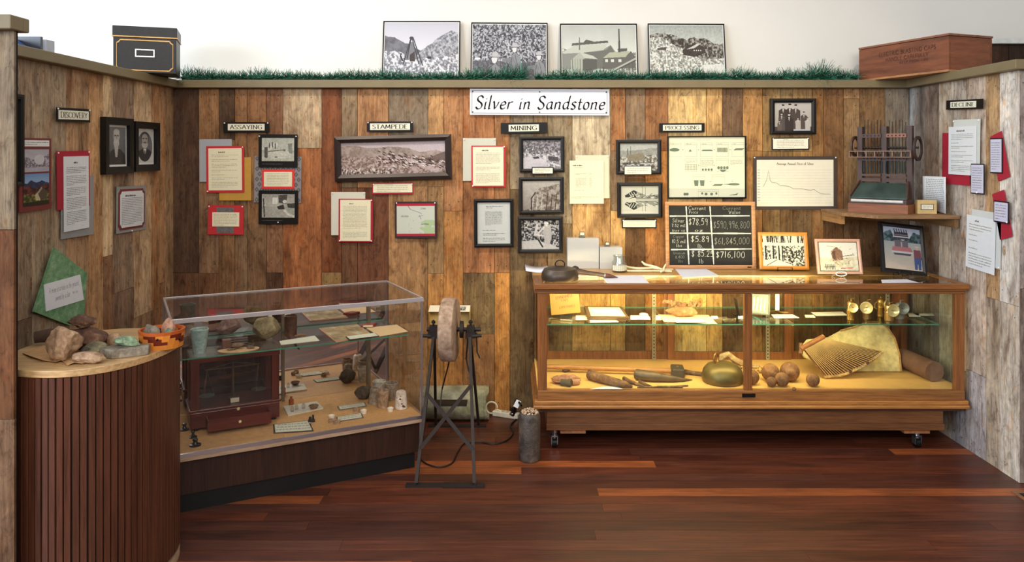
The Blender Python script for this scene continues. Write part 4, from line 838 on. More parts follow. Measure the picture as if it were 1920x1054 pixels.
el(.09, .22, .065, .028); qd([(.27, .25), (.29, .21), (.31, .25)]); qd([(.43, .24), (.45, .22), (.56, .22), (.58, .24)]); qd([(.84, .23), (.87, .20), (.98, .20), (.95, .23)])
for i in range(12): qd([(.635+.011*i, .19), (.642+.011*i, .19), (.642+.011*i, .26), (.635+.011*i, .26)])
for j in range(4):
    for i in range(8): qd([(.225+.019*i, .46+.025*j), (.238+.019*i, .452+.025*j), (.234+.019*i, .472+.025*j)])
for i in range(4): el(.45+.037*i, .54, .013, .02); el(.65+.037*i, .51, .016, .025)
qd([(.66, .54), (.76, .54), (.72, .575), (.69, .575)])
for i in (0, 1): qd([(.335+.075*i, .71), (.395+.075*i, .71), (.39+.075*i, .80), (.345+.075*i, .80)])
qd([(.57, .80), (.6, .77), (.71, .77), (.68, .80)]); el(.85, .775, .07, .018); qd([(.7, .772), (.8, .765), (.8, .782)])
for u in (.22, .25, .49, .56): el(u, .93, .018, .022)
el(.44, .92, .012, .02); el(.62, .92, .012, .02); qd([(.78, .95), (.87, .93), (.9, .91), (.88, .95)])
for u, v in ((.19, .22), (.39, .22), (.59, .22), (.79, .22), (.39, .47), (.59, .47), (.54, .73), (.82, .725)): qd([(u, v-.006), (u+.02, v), (u, v+.006)])
b.out('chart_boxes', pm((150, 156, 146), .8), t); g.out('chart_drawings', pm((112, 126, 106), .8), t)
lines(t, -w*.16, w*.2, h*.43, h*.445, Y_, 1, 41, INKF)
for i in range(5): lines(t, (-.46+.2*i)*w, (-.36+.2*i)*w, h*.365, h*.38, Y_, 1, 42+i, INKF, .7)
lines(t, w*.30, w*.46, h*.03, h*.12, Y_, 5, 50, INKF); lines(t, -w*.07, w*.09, h*.0, h*.11, Y_, 5, 51, INKF); lines(t, -w*.26, -w*.14, h*.06, h*.1, Y_, 2, 52, INKF)
framed('black framed family portrait photo, highest picture right of the flow chart', 'picture', 1443, 185, 1528, 252, P_bw(5), .026, .02, roll=.2, bottom=.022)
sheet('white caption card under the family portrait', 1447, 258, 1517, 281, .006, PAPER, .6, 'caption_card', 'label', mount=(.007, PBLK), n=5, seed=61, pn=('tl', 'tr'))
t, w, h = sheet('wide price chart on dark mount titled Average Annual Price of Silver', 1412, 293, 1569, 393, .006, pm((232, 226, 204), .7, var=.02), .1, 'price_chart', 'chart', mount=(.02, pm((70, 56, 48), .7)), ins=(.022, .022, .02, .022), pn=('tl', 'tr'))
text(t, 'Average Annual Price of Silver', .016, 0, h*.36, -.0046, INK, 'serif', width=w*.44)
b = B()
for i in range(12):
    z = -h*.33+i*h*.052; b.face([(-w*.40, -.0044, z), (w*.45, -.0044, z), (w*.45, -.0044, z+.0008), (-w*.40, -.0044, z+.0008)])
for i in range(48): x = -w*.40+i*w*.0178; b.face([(x, -.0044, -h*.39), (x+.0012, -.0044, -h*.39), (x+.0012, -.0044, -h*.36), (x, -.0044, -h*.36)])
for i in range(12): b.face([(-w*.45, -.0044, -h*.335+i*h*.052), (-w*.42, -.0044, -h*.335+i*h*.052), (-w*.42, -.0044, -h*.32+i*h*.052), (-w*.45, -.0044, -h*.32+i*h*.052)])
b.out('chart_grid', pm((186, 184, 176), .8), t)
pts = [(-.38, -.07), (-.36, 0), (-.34, .06), (-.32, .23), (-.30, .06), (-.28, .01), (-.22, 0), (-.18, -.05), (-.08, -.06), (-.02, -.11), (.08, -.11), (.14, -.13), (.19, -.14), (.22, -.12), (.26, -.16), (.30, -.2), (.36, -.21), (.42, -.21)]
B().tube([(x*w, -.0046, z*h) for x, z in pts], .0009, 4).out('price_curve', pm((90, 96, 80), .8), t)
# --- right wall papers
def rsheet(*a, **k): k['surf'] = 'right'; return sheet(*a, **k)
rsheet('crimson card behind the longest text sheet below the DECLINE sign', 1767, 249, 1819, 346, .005, CRIM, -1, 'red_card', 'card', pn=('bl',))
rsheet('pale blank sheet behind the longest text sheet below the DECLINE sign', 1788, 224, 1838, 312, .008, pm((210, 214, 208), .8, var=.02), -1, 'blank_sheet', 'paper', pn=('tl', 'tr'))
rsheet('longest white text sheet, below the DECLINE sign', 1779, 237, 1831, 328, .012, COOL, -.5, n=22, para=(4, 6, 9, 11, 14, 17), seed=71)
for q, a, c, y0, y1, ro, of in (('crimson strip tilted behind the upper narrow caption by the wall end', 1860, 1891, 246, 340, 16, .004), ('crimson strip tilted behind the small square caption near the wall end', 1863, 1896, 356, 450, 16, .004)):
    t, w, h = hang('red_strip', q, 'card', 'right', a, y0, c, y1, of, ro, 'crimson strips on the right wall'); card(t, 'strip', -w*.36, w*.36, -h*.47, h*.47, 0, .0015, CRIM)
LIL = pm((206, 206, 230), .8, var=.02)
rsheet('tall narrow lilac caption on the upper crimson strip', 1857, 259, 1880, 325, .008, LIL, 0, 'caption_card', 'label', mount=(.006, PBLK), n=12, seed=73, head=False)
rsheet('small narrow lilac caption beside the longest text sheet on the right wall', 1821, 307, 1846, 364, .016, LIL, 0, 'caption_card', 'label', mount=(.006, PBLK), n=10, seed=74, head=False, pn=('b',))
rsheet('pale blank sheet behind the lowest text sheet on the right wall', 1822, 396, 1877, 498, .004, pm((210, 214, 212), .8, var=.02), -1.5, 'blank_sheet', 'paper', pn=('br',))
rsheet('lowest white text sheet on the right wall', 1812, 407, 1866, 508, .010, COOL, -2.5, n=16, para=(3, 5, 7, 8, 10), seed=75)
rsheet('square lilac caption on the lower crimson strip', 1864, 377, 1892, 418, .016, LIL, -1, 'caption_card', 'label', mount=(.007, PBLK), n=6, seed=76, head=False, pn=('br',))
# ------------------------------------------------------------ round reeded stand with rocks
SZ = .865; SC = Vector((-1.585, 2.95, 0)); SA, SBB = .272, .325
t = thing('display_stand', 'oval display stand clad in dark reddish reeded wood with a pale maple top, left foreground', 'stand', SC)
def oval(a, b_, n=72, rot=-.12, p=2.25):
    o = []
    for k in range(n):
        q = 2*PI*k/n; c, s_ = math.cos(q), math.sin(q); x = a*math.copysign(abs(c)**(2/p), c); y = b_*math.copysign(abs(s_)**(2/p), s_)
        o.append((x*math.cos(rot)-y*math.sin(rot), x*math.sin(rot)+y*math.cos(rot)))
    return o
B().prism(oval(SA, SBB), SZ-.024, SZ).out('top', wood((214, 176, 126), .9, .35, 'x', 1, 14), t, bevel=.002)
B().prism(oval(SA-.012, SBB-.012), .10, SZ-.024).prism(oval(SA-.03, SBB-.03), .03, .10).out('core', pm((26, 12, 9), .8), t)
b = B(); N = 78; pp = oval(SA-.012, SBB-.012, 720); L = [0]
for k in range(720): L.append(L[-1]+math.dist(pp[k], pp[(k+1) % 720]))
j = 0
for i in range(N):
    tg = L[-1]*i/N
    while L[j+1] < tg: j += 1
    p = Vector(pp[j % 720]); q = Vector(pp[(j+1) % 720]); d = (q-p).normalized(); nrm = Vector((d.y, -d.x)); wd = L[-1]/N*.445; c = p+nrm*.0
    prof = [c-d*wd, c-d*wd+nrm*.006, c-d*wd*.85+nrm*.009, c+d*wd*.85+nrm*.009, c+d*wd+nrm*.006, c+d*wd]
    b.prism([tuple(v) for v in prof], .045, SZ-.026)
b.out('reeded_cladding', wood((94, 54, 37), .6, .4, 'z', 1, 22), t)
B().prism(oval(SA-.004, SBB-.004), 0, .03).out('base_trim', pm((190, 160, 130), .5), t)
def S_(px, py, dz=0): return onplane(px, py, SZ+dz)
TAN = rockmat((192, 158, 126), (142, 108, 84), (214, 184, 154)); OLIVE = rockmat((132, 124, 92), (84, 76, 60), (168, 150, 112)); DKB = rockmat((112, 78, 60), (66, 42, 34), (156, 122, 94)); GRYR = rockmat((150, 138, 120), (104, 94, 84), (178, 166, 148)); GRN = rockmat((150, 176, 138), (96, 110, 92), (196, 206, 176), 22); PNK = rockmat((196, 150, 124), (140, 92, 70), (222, 190, 166))
# kraft paper under the rocks
b = B(); pr = [S_(x, y, 0) for x, y in ((42, 664), (56, 672), (80, 680), (92, 679), (103, 683), (116, 680), (126, 687), (140, 684), (155, 686), (200, 668), (170, 650), (100, 646))]
n_ = len(pr); c0 = sum(pr, Vector())/n_; b.grp([(p.x-c0.x, p.y-c0.y, .004+.007*math.sin(i*2.1)**2) for i, p in enumerate(pr)]+[(0, 0, .003)], [(i, (i+1) % n_, n_) for i in range(n_)])
o = b.out('kraft_paper', pm((198, 152, 104), .8), loc=(c0.x, c0.y, SZ)); md = o.modifiers.new('t', 'SOLIDIFY'); md.thickness = .0012; tag(o, 'crumpled brown kraft paper under the rocks at the stand front edge', 'paper')
def R_(label, px, py, wpx, hpx, dpx, seed, mat, z=0, rz=0, cuts=6, rough=.16, name='rock', cat='rock', plane=SZ, fwd=0):
    """px,py = where the front of the stone meets what it lies on"""
    p = onplane(px, py, plane+z); s_ = p.y/F; d = dpx*s_
    p.y += d*.42; p.x *= (p.y/(p.y-d*.42))
    o = rock(name, p, (wpx*s_*1.06, d, hpx*s_*1.04), seed, mat, cuts=cuts, rough=rough, rz=rz); return tag(o, label, cat)
o = B().tube([(-.07, 0, .026), (-.02, .004, .03), (.04, 0, .028), (.09, -.005, .024)], [.022, .026, .024, .016], 14).out('log', pm((84, 62, 46), .8, var=.25, vs=20, bm=.5), loc=(-1.775, 3.005, SZ+.004), rot=(0, 0, .35), smooth=True); tag(o, 'dark brown branch-like core lying at the back left of the stand', 'branch')
R_('large angular tan rock standing at the front left of the stand', 116, 680, 76, 66, 62, 11, TAN, .006, cuts=9, rough=.2)
R_('low smooth tan rock lying at the front edge of the stand', 162, 684, 64, 22, 36, 12, TAN, .003, cuts=4)
UND = R_('broad brown rock supporting the rounded dark rock', 160, 664, 74, 46, 60, 13, DKB, 0, cuts=6)
TOPR = R_('rounded dark brown rock with a pale end, highest on the pile', 154, 662, 58, 28, 40, 14, rockmat((110, 76, 58), (66, 44, 36), (204, 180, 150)), .085, cuts=6, rough=.2)
TOPR.location = UND.location+Vector((-.012, .0, .088))
R_('pale pebble next to the brown rocks, in front of the basket', 214, 650, 26, 24, 26, 15, TAN, 0, cuts=2, rough=.06)
R_('dark round brown stone half hidden behind the olive rock', 184, 652, 36, 30, 34, 16, DKB, 0, cuts=2, rough=.06)
R_('olive grey flat rock in the middle of the stand', 182, 669, 54, 28, 44, 17, OLIVE, 0, cuts=7)
R_('small dark grey jagged rock between the large tan rock and the slab', 172, 671, 40, 22, 34, 18, rockmat((98, 90, 78), (54, 48, 42)), 0, cuts=8, rough=.25)
# saw-cut slab
p = S_(228, 672); o = B().prism([(-.082, -.028), (-.02, -.062), (.085, .0), (.07, .045), (-.06, .02)], 0, .033).out('stone_slab', GRYR, loc=(p.x-.008, p.y+.045, SZ), bevel=.004); tag(o, 'flat saw-cut grey-brown stone slab under the green rock', 'stone slab')
o = R_('flat green copper-stained rock lying on the grey slab', 226, 656, 52, 22, 34, 20, GRN, .0345, cuts=8, rough=.12); o.location = (p.x-.004, p.y+.052, SZ+.0345)
# segmented basket bowl
p = S_(279, 660); c = Vector((p.x+.008, p.y+.09, SZ)); t = thing('wooden_bowl', 'low round bowl of inlaid orange and dark red wood blocks holding three rocks', 'bowl', c)
b = B(); rr_ = .084; cols = [(226, 140, 58), (110, 40, 26), (196, 96, 44)]
for ring_i, (z0, z1) in enumerate(((0, .018), (.018, .03), (.03, .042), (.042, .054), (.054, .066))):
    n = 20
    for k in range(n):
        a0, a1 = 2*PI*k/n+.05*ring_i, 2*PI*(k+1)/n+.05*ring_i
        if ring_i in (0, 4): col = cols[0] if ring_i == 0 else cols[2]
        else: col = cols[1] if (k+ring_i) % 4 in (0, 1) else cols[0]
        def rad(z): return rr_*(.90+.10*z/.066)
        P = [(math.cos(a)*q, math.sin(a)*q, z) for z in (z0, z1) for q in (rad(z), rad(z)-.009) for a in (a0, a1)]
        b.grp(P, [(0, 1, 5, 4), (2, 6, 7, 3), (4, 5, 7, 6), (0, 2, 3, 1)], col=lin(col))
b.out('bowl_wall', colmat(.35, 'inlaid_wood'), t); B().lathe([(0, .002), (rr_*.88, .002), (rr_*.88, .008), (0, .008)], 32).out('bowl_floor', pm((150, 74, 36), .5), t)
for k in range(6):
    a = 2*PI*(k*2+.2)/12-.4; B().lathe([(0, .0015), (.0045, .001), (.0045, -.001)], 10, X=Matrix.Translation((math.cos(a)*rr_*.97, math.sin(a)*rr_*.97, .03+.012*(k % 2))) @ Matrix.Rotation(a, 4, 'Z') @ Matrix.Rotation(PI/2, 4, 'Y')).out('plug', BLACK, t)
for lb, dx, dy, sz, sd, mt in (('grey crinkled rock on the left in the inlaid bowl', -.034, -.008, (.066, .058, .088), 31, GRYR), ('pink and white rock in the middle of the inlaid bowl', .016, .020, (.062, .05, .09), 32, PNK), ('small green grey rock on the right in the inlaid bowl', .036, -.022, (.036, .04, .07), 33, GRN)):
    tag(rock('rock', c+Vector((dx, dy, .0085)), sz, sd, mt, cuts=6, rough=.18, sink=0), lb, 'rock')
# ------------------------------------------------------------ left glass showcase
CA = R(27); CO = Vector((-1.5, 3.39, 0)); U = Vector((math.cos(CA), math.sin(CA), 0)); V = Vector((-math.sin(CA), math.cos(CA), 0))
CW, CD, DZ, TZ = 1.18, .6, .27, .875
def loc2(p): d = Vector(p)-CO; return d.dot(U), d.dot(V)
case = thing('display_case', 'glass display case with aluminium frame, mirrored back and dark brown base, left of the grinder', 'display case', CO, CA)
ALU = pm((196, 190, 196), .28, .9, var=.04); ALUW = pm((214, 210, 214), .3, .6, var=.03)
B().box(.01, CW-.012, .03, CD-.01, .085, DZ-.026).out('base_cabinet', wood((62, 36, 26), .6, .4, 'z', 1, 20), case)
B().box(.03, CW-.03, .05, CD-.03, 0, .084).out('toe_kick', pm((16, 18, 20), .45), case)
B().box(CW-.012, CW-.002, .028, .04, .085, DZ-.026).out('corner_strip', ALU, case)
B().box(-.004, CW+.004, -.004, CD, DZ-.026, DZ-.008).out('deck_edge', wood((196, 164, 138), .9, .4, 'x', 1, 10), case, bevel=.001)
B().box(0, CW, 0, CD-.006, DZ-.0075, DZ).out('deck', pm((206, 156, 100), .6, var=.10, vs=60), case)
B().box(-.004, CW+.004, -.006, .004, DZ-.0076, DZ+.008).box(-.004, .004, .005, CD, DZ-.0076, DZ+.008).box(CW-.004, CW+.004, .005, CD, DZ-.0076, DZ+.008).out('bottom_channel', ALU, case)
e = .010
b = B().box(0, CW, 0, e, TZ-e, TZ).box(0, CW, CD-e, CD, TZ-e, TZ).box(0, e, e, CD-e, TZ-e, TZ).box(CW-e, CW, e, CD-e, TZ-e, TZ)
b.box(0, CW, -.002, 0, TZ-.020, TZ); b.out('top_rail', ALUW, case, bevel=.001)
for x, y in ((0, 0), (CW-.014, 0), (0, CD-.014), (CW-.014, CD-.014)): B().box(x, x+.014 if y else x+.009, y, y+.009 if not y else y+.014, DZ, TZ-e).out('corner_post', ALU, case)
g = glassmat((.985, .985, .98), .55)
B().box(.009, CW-.009, .002, .006, DZ+.001, TZ-.011).out('front_glass', g, case); B().box(.002, .006, .01, CD-.014, DZ+.001, TZ-.011).out('side_glass', g, case); B().box(CW-.006, CW-.002, .01, CD-.014, DZ+.001, TZ-.011).out('side_glass', g, case)
B().box(.01, CW-.01, .01, CD-.01, TZ-.005, TZ-.001).out('top_glass', glassmat((.98, .985, .98), 1.15), case)
m_, n_, b_ = nt('mirror'); b_.inputs['Metallic'].default_value = 1; b_.inputs['Roughness'].default_value = .0; b_.inputs['Base Color'].default_value = (.80, .78, .76, 1)
B().box(.014, CW/2+.01, CD-.018, CD-.014, DZ+.001, TZ-.012).out('mirror_door', m_, case); B().box(CW/2-.01, CW-.014, CD-.012, CD-.008, DZ+.001, TZ-.012).out('mirror_door', m_, case)
B().box(CW/2-.005, CW/2+.008, CD-.034, CD-.0185, DZ+.001, TZ-.012).out('shelf_standard', pm((128, 112, 92), .45, .5), case)
B().box(CW-.12, CW-.107, CD-.034, CD-.0125, DZ+.001, TZ-.012).out('shelf_standard', pm((128, 112, 92), .45, .5), case)
B().box(CW/2-.002, CW/2+.004, .16, CD-.035, .641, .651).out('shelf_bracket', pm((90, 84, 76), .4, .7), case)
SHZ = .66
o = B().box(.04, 1.15, .15, CD-.035, SHZ-.006, SHZ).out('glass_shelf', [glassmat((.93, .97, .95), 1.0), EDGE], case)
for p in o.data.polygons:
    if abs(p.normal.z) < .5: p.material_index = 1
def LD(px, py): return onplane(px, py, DZ)   # on the deck
def LS(px, py): return onplane(px, py, SHZ)  # on the glass shelf
def CP(u, v, z): return CO+U*u+V*v+Vector((0, 0, z))
# assay balance
bu, bv = .105, .285; BWd, BDp, BH = .415, .215, .352
bal = thing('assay_balance', 'mahogany cased assay balance with glass front and open drawer inside the left case', 'balance', CP(bu, bv, DZ), CA)
MH = wood((96, 40, 32), .6, .3, 'x', 1, 16); MHZ = wood((96, 40, 32), .6, .3, 'z', 1, 16)
b = B().box(0, BWd, 0, BDp, .012, .09); b.out('base', MH, bal, bevel=.004); B().box(-.006, BWd+.006, -.006, BDp+.004, .0905, .104).out('base_moulding', MH, bal, bevel=.003)
b = B()
for x in (0, BWd-.042): b.box(x+.004, x+.040, .002, .03, .105, BH-.026); b.box(x+.004, x+.040, BDp-.03, BDp-.002, .105, BH-.026)
b.out('uprights', MHZ, bal); B().box(-.002, BWd+.002, -.002, BDp, BH-.026, BH).out('top', MH, bal, bevel=.003)
B().box(.041, BWd-.041, .008, .011, .105, BH-.027).out('front_glass', glassmat((.94, .94, .94), .8), bal); B().box(.041, BWd-.041, BDp-.01, BDp-.007, .105, BH-.027).out('rear_glass', glassmat((.95, .95, .95), .6), bal)
for x in (.025, BWd-.025):
    for y_ in (.025, BDp-.025): B().cyl((x, y_, 0), (x, y_, .0125), .014, .010).out('foot', BLACK, bal)
BR = pm((120, 104, 70), .3, .8); b = B().cyl((BWd/2, .11, .105), (BWd/2, .11, .285), .006, .004).cyl((BWd/2, .11, .105), (BWd/2, .11, .112), .03); b.out('column', BR, bal)
B().bar((.075, .11, .262), (BWd-.075, .11, .262), .004, .005).bar((.075, .11, .262), (BWd/2, .11, .285), .003, .003).bar((BWd-.075, .11, .262), (BWd/2, .11, .285), .003, .003).out('beam', BR, bal)
for x in (.085, BWd-.085):
    q = B()
    for a in range(3): q.tube([(x, .11, .26), (x+.034*math.cos(a*2.1), .11+.034*math.sin(a*2.1), .135)], .0009, 4)
    q.out('pan_hanger', BR, bal); B().lathe([(0, .131), (.02, .1315), (.036, .135), (.036, .137), (0, .1335)], 24, X=Matrix.Translation((x, .11, 0))).out('scale_pan', pm((150, 156, 140), .3, .7), bal)
B().lathe([(0, .004), (.007, .003), (.008, 0)], 12, X=Matrix.Translation((BWd/2+.01, -.006, .084)) @ Matrix.Rotation(PI/2, 4, 'X')).out('knob', pm((220, 196, 140), .35), bal, smooth=True)
B().box(BWd/2-.02, BWd/2+.02, .04, .05, .105, .125).out('name_plate', CREAM, bal)
dr = B().box(.07, .36, -.085, -.078, .018, .072).box(.07, .076, -.078, 0, .018, .068).box(.354, .36, -.078, 0, .018, .068).box(.076, .354, -.078, 0, .018, .024).out('drawer', MH, bal)
B().lathe([(0, .004), (.006, .003), (.007, 0)], 12, X=Matrix.Translation((.215, -.085, .046)) @ Matrix.Rotation(PI/2, 4, 'X')).out('drawer_knob', pm((226, 206, 150), .35), dr, smooth=True)
tag(B().box(-.02, .02, -.014, .014, 0, .03).out('card_box', pm((214, 186, 112), .7), loc=CP(bu+.175, bv-.04, DZ+.0245), rot=(0, 0, CA), bevel=.001), 'tiny cream card box standing inside the open balance drawer', 'box')
tag(B().box(-.022, .022, -.012, .012, 0, .030).out('weight_box', pm((92, 56, 44), .5), loc=CP(bu+.31, bv-.035, DZ+.0245), rot=(0, 0, CA), bevel=.001), 'small lidded box at the right end of the open balance drawer', 'box')
# balance weights, black discs
def knob(px, py, r, lb):
    p = LD(px, py); return tag(B().lathe([(0, 0), (r, 0), (r*1.0, .007), (r*.5, .010), (r*.32, .02), (r*.5, .028), (r*.35, .034), (0, .035)], 20).out('levelling_weight', pm((22, 20, 20), .3), loc=p, smooth=True), lb, 'weight')
knob(366, 836, .026, 'black knobbed disc weight nearest the front left corner of the left case'); knob(362, 821, .018, 'smaller black knobbed weight just behind the front disc weight'); knob(346, 807, .022, 'black disc weight by the left glass beside the balance'); 
# stand cover paper under the balance
o = B().box(.03, .5, .03, .56, 0, .0012).out('paper_liner', pm((192, 146, 96), .8), loc=CP(0, 0, DZ+.0002), rot=(0, 0, CA)); tag(o, 'brown paper liner beneath the assay balance', 'paper')
bal.location.z += .0016
def flat(label, pts, plane, mat, th=.0015, dz=.0004, name='label_card', cat='label', border=None, n=0, seed=1, group=None):
    """a flat card whose corners are given as image points on a horizontal plane"""
    P = [onplane(x, y, plane+dz) for x, y in pts]; c = sum(P, Vector())/len(P); e_ = (P[1]-P[0]); an = math.atan2(e_.y, e_.x); ca, sa = math.cos(-an), math.sin(-an)
    q = [((p.x-c.x)*ca-(p.y-c.y)*sa, (p.x-c.x)*sa+(p.y-c.y)*ca) for p in P]
    if not border and not n:
        o = B().prism(q, 0, th).out(name, mat, loc=c, rot=(0, 0, an)); return tag(o, label, cat, group)
    t = thing(name, label, cat, c, an, group)
    if border: B().prism([(x*1.0, y) for x, y in q], 0, th).out('mount', border[1], t); k = border[0]; q2 = [(x-math.copysign(k, x), y-math.copysign(k, y)) for x, y in q]; B().prism(q2, th, th+.001).out('card', mat, t); top = th+.0015
    else: B().prism(q, 0, th).out('card', mat, t); q2 = q; top = th+.0006
    if n:
        xs = [a for a, _ in q2]; ys = [b_ for _, b_ in q2]; g_ = B(); r = random.Random(seed); dz_ = (max(ys)-min(ys))*.8/n
        for i in range(n):
            y_ = min(ys)*.8+(i+.3)*dz_; x = min(xs)*.82
            while x < max(xs)*.8: w_ = r.uniform(.006, .018); g_.face([(x, y_, top), (x+w_, y_, top), (x+w_, y_+dz_*.4, top), (x, y_+dz_*.4, top)]); x += w_+.004
        g_.out('text_lines', pm((172, 170, 154), .9), t)
    return t
PB = (.005, PBLK); CRD = pm((216, 216, 196), .8, var=.02); TANP = pm((222, 190, 144), .75, var=.05)
flat('large cream label card at the front edge of the left case', [(513, 814), (588, 809), (580, 790), (512, 797)], DZ, CRD, .004, border=(.008, pm((70, 62, 58), .7)), n=3, seed=3)
flat('grey-bordered label behind the white cupels, right half of the left case', [(636, 770), (688, 762), (684, 755), (632, 763)], DZ, CRD, .003, border=(.007, pm((110, 100, 90), .7)), n=2, seed=4)
flat('grey-bordered label at the front right between the white cupels', [(632, 792), (682, 784), (678, 775), (630, 783)], DZ, CRD, .003, border=(.007, pm((110, 100, 90), .7)), n=2, seed=5)
tile = flat('white square tile carrying a small pot and beads', [(540, 781), (606, 767), (594, 755), (531, 764)], DZ, pm((214, 204, 184), .4), .007, name='tile', cat='tile')
def lath(label, px, py, prof, mat, z=DZ, name='crucible', cat='crucible', n=26, rot=None, group=None, dz=0, sc=1, m2=None):
    p = onplane(px, py, z+dz); r0 = prof[0][0]*0+max(r for r, _ in prof); p.y += r0*.6*sc; p.x *= 1+.6*r0*sc/p.y
    o = B().lathe([(r*sc, q*sc) for r, q in prof], n).out(name, mat, loc=p, rot=rot, smooth=True); return tag(o, label, cat, group)
def CUP(r0, r1, h, th=.006): return [(0, 0), (r0, 0), (r0+.002, .004), (r1, h), (r1-th*.5, h+.002), (r1-th, h), (r0-th*.6, th*1.5), (0, th*1.5)]
def DOME(r0, r1, h, hole=.3): return [(r0-.004, .0), (r0, 0), (r0, .006), (r1*1.03, h*.94), (r1*.9, h), (r1*hole, h), (r1*hole, h*.9), (r1*.8, h*.86), (r0-.006, .004)]
CLAY = rockmat((168, 148, 126), (120, 104, 90), (190, 172, 148), 20); CLAYB = rockmat((192, 162, 132), (130, 98, 74), (212, 188, 162), 18); WHT = rockmat((238, 226, 212), (196, 170, 150), (236, 228, 216), 16, .5); DCL = rockmat((92, 82, 70), (56, 50, 44), (116, 104, 90), 20)
WC = lath('upturned white glazed crucible with dark spots, rightmost in the left case', 752, 768, [(.029, 0), (.034, .002), (.035, .008), (.026, .085), (.020, .092), (.012, .094), (.011, .088), (0, .087)], WHT)
for k, (a_, z_) in enumerate(((-1.9, .02), (-1.3, .03), (-1.1, .018), (-2.3, .06), (-1.6, .055), (-.9, .012), (-1.5, .07))):
    r_ = .0345-.009*z_/.085; B().lathe([(0, .0012), (.0035+.002*(k % 3), .0006), (.0045+.002*(k % 3), -.001)], 9, X=Matrix.Translation((r_*math.cos(a_), r_*math.sin(a_), z_)) @ Matrix.Rotation(a_, 4, 'Z') @ Matrix.Rotation(PI/2, 4, 'Y')).out('dark_spot', pm((44, 40, 34) if k % 3 else (110, 130, 96), .6), WC)
lath('upright streaky tan crucible next to the spotted white one', 718, 766, CUP(.026, .033, .088), CLAYB)
lath('grey-violet upright crucible behind the streaky tan one', 734, 752, CUP(.028, .038, .092), CLAY)
lath('open crucible with a pale rim and dark contents, rearmost of the crucible group', 711, 744, CUP(.026, .037, .08), rockmat((214, 206, 190), (160, 150, 134), (228, 222, 208), 16), name='crucible')
lath('broad grey clay crucible behind the streaky tan one', 702, 758, DOME(.033, .022, .080), CLAY)
R_('dark lumpy slag stone left of the crucibles in the left case', 683, 752, 32, 25, 30, 41, rockmat((96, 82, 64), (58, 48, 38)), plane=DZ, name='slag', cat='stone', cuts=2)
CPL = [(0, 0), (.015, 0), (.017, .016), (.013, .018), (.011, .012), (0, .011)]
G2 = pm((232, 222, 204), .6)
for px, py, lb, mt in ((732, 772, 'white bone-ash cupel at the foot of the spotted crucible', G2), (682, 776, 'white bone-ash cupel at the right end of the front grey-bordered label', G2), (622, 786, 'white bone-ash cupel behind the two brown ones at the case front', G2), (668, 773, 'brown used cupel just left of the white cupel by the rear label', CLAYB), (622, 794, 'brown used cupel in front of the white one at the case front', CLAYB), (632, 796, 'small brown cupel touching the front grey-bordered label', CLAYB)):
    lath(lb, px, py, CPL, mt, name='cupel', cat='cupel', n=18, group='cupels in the left case')
p = LD(588, 770); lath('small brown shallow scorifier dish on the right of the white tile', 588, 768, [(0, 0), (.014, 0), (.026, .016), (.023, .018), (.010, .006), (0, .006)], rockmat((150, 120, 92), (84, 60, 44)), dz=.008, name='scorifier', cat='dish')
for i, (a, c) in enumerate(((556, 768), (569, 766), (548, 772))):
    lath(['clear glass vial in the middle of the white tile', 'clear glass vial nearest the scorifier dish', 'clear glass vial by the left edge of the white tile'][i], a, c, [(0, 0), (.009, 0), (.009, .016), (.005, .020), (.006, .024), (0, .024)], glassmat((.86, .84, .82), 2.0), dz=.008, name='glass_vial', cat='vial', n=14)
lath('small amber bottle standing behind the tile near the balance', 546, 762, [(0, 0), (.013, 0), (.013, .034), (.006, .040), (.006, .05), (0, .05)], pm((150, 70, 28), .15), name='amber_bottle', cat='bottle', n=16)
p = LD(582, 794); o = B().bar((-.016, 0, .006), (.016, 0, .006), .02, .012).cyl((-.006, 0, .012), (-.006, 0, .026), .007).cyl((.008, 0, .012), (.008, 0, .034), .005).out('clamp', pm((34, 32, 30), .4), loc=p+Vector((0, .02, 0)), rot=(0, 0, .4)); tag(o, 'small black metal clamp behind the large front label', 'clamp')
# --- on the glass shelf
AQ = rockmat((176, 200, 194), (150, 176, 170), (204, 220, 212), 12, .35); BRC = rockmat((98, 62, 46), (64, 40, 32), (120, 82, 62), 14, .4)
lath('pale turquoise glazed crucible at the left front of the glass shelf', 374, 664, CUP(.026, .042, .112, .005), AQ, z=SHZ)
R_('large brownish grey rock behind the turquoise crucible', 352, 655, 40, 40, 56, 51, rockmat((130, 110, 100), (90, 72, 64)), plane=SHZ)
R_('pointed brown rock with a rough reddish end on the glass shelf', 424, 630, 60, 34, 46, 52, rockmat((130, 104, 96), (88, 58, 50), (168, 140, 128)), plane=SHZ, cuts=8)
R_('round pale olive rock standing on the glass shelf', 501, 639, 52, 40, 44, 53, rockmat((158, 144, 106), (112, 98, 72), (186, 172, 132)), plane=SHZ, cuts=8, rough=.1)
p = LS(440, 655); t_ = thing('glass_slide_box', 'small box of stacked glass slides with a dark end on the glass shelf', 'box', p+Vector((-.005, .03, 0)), CA)
B().box(-.062, -.025, -.02, .02, 0, .045).out('box_end', pm((104, 70, 56), .6), t_); 
for i in range(4): B().box(-.024, .055, -.02, .02, .004+.012*i, .009+.012*i).out('slide', glassmat((.82, .84, .80), 2.5), t_)
B().box(-.024, .055, -.018, .018, 0, .0035).out('tray', pm((150, 140, 120), .6), t_)
q = [(.095*math.cos(2*PI*k/28), .042*math.sin(2*PI*k/28)+.008*math.cos(4*PI*k/28)) for k in range(28)]; p = LS(443, 660); DSH = p+Vector((0, .03, 0))
tag(B().prism(q, 0, .005).out('oval_tray', pm((206, 168, 124), .6), loc=DSH, rot=(0, 0, CA-.1), bevel=.001), 'flat oval tan leather tray with two small stones on the glass shelf', 'tray')
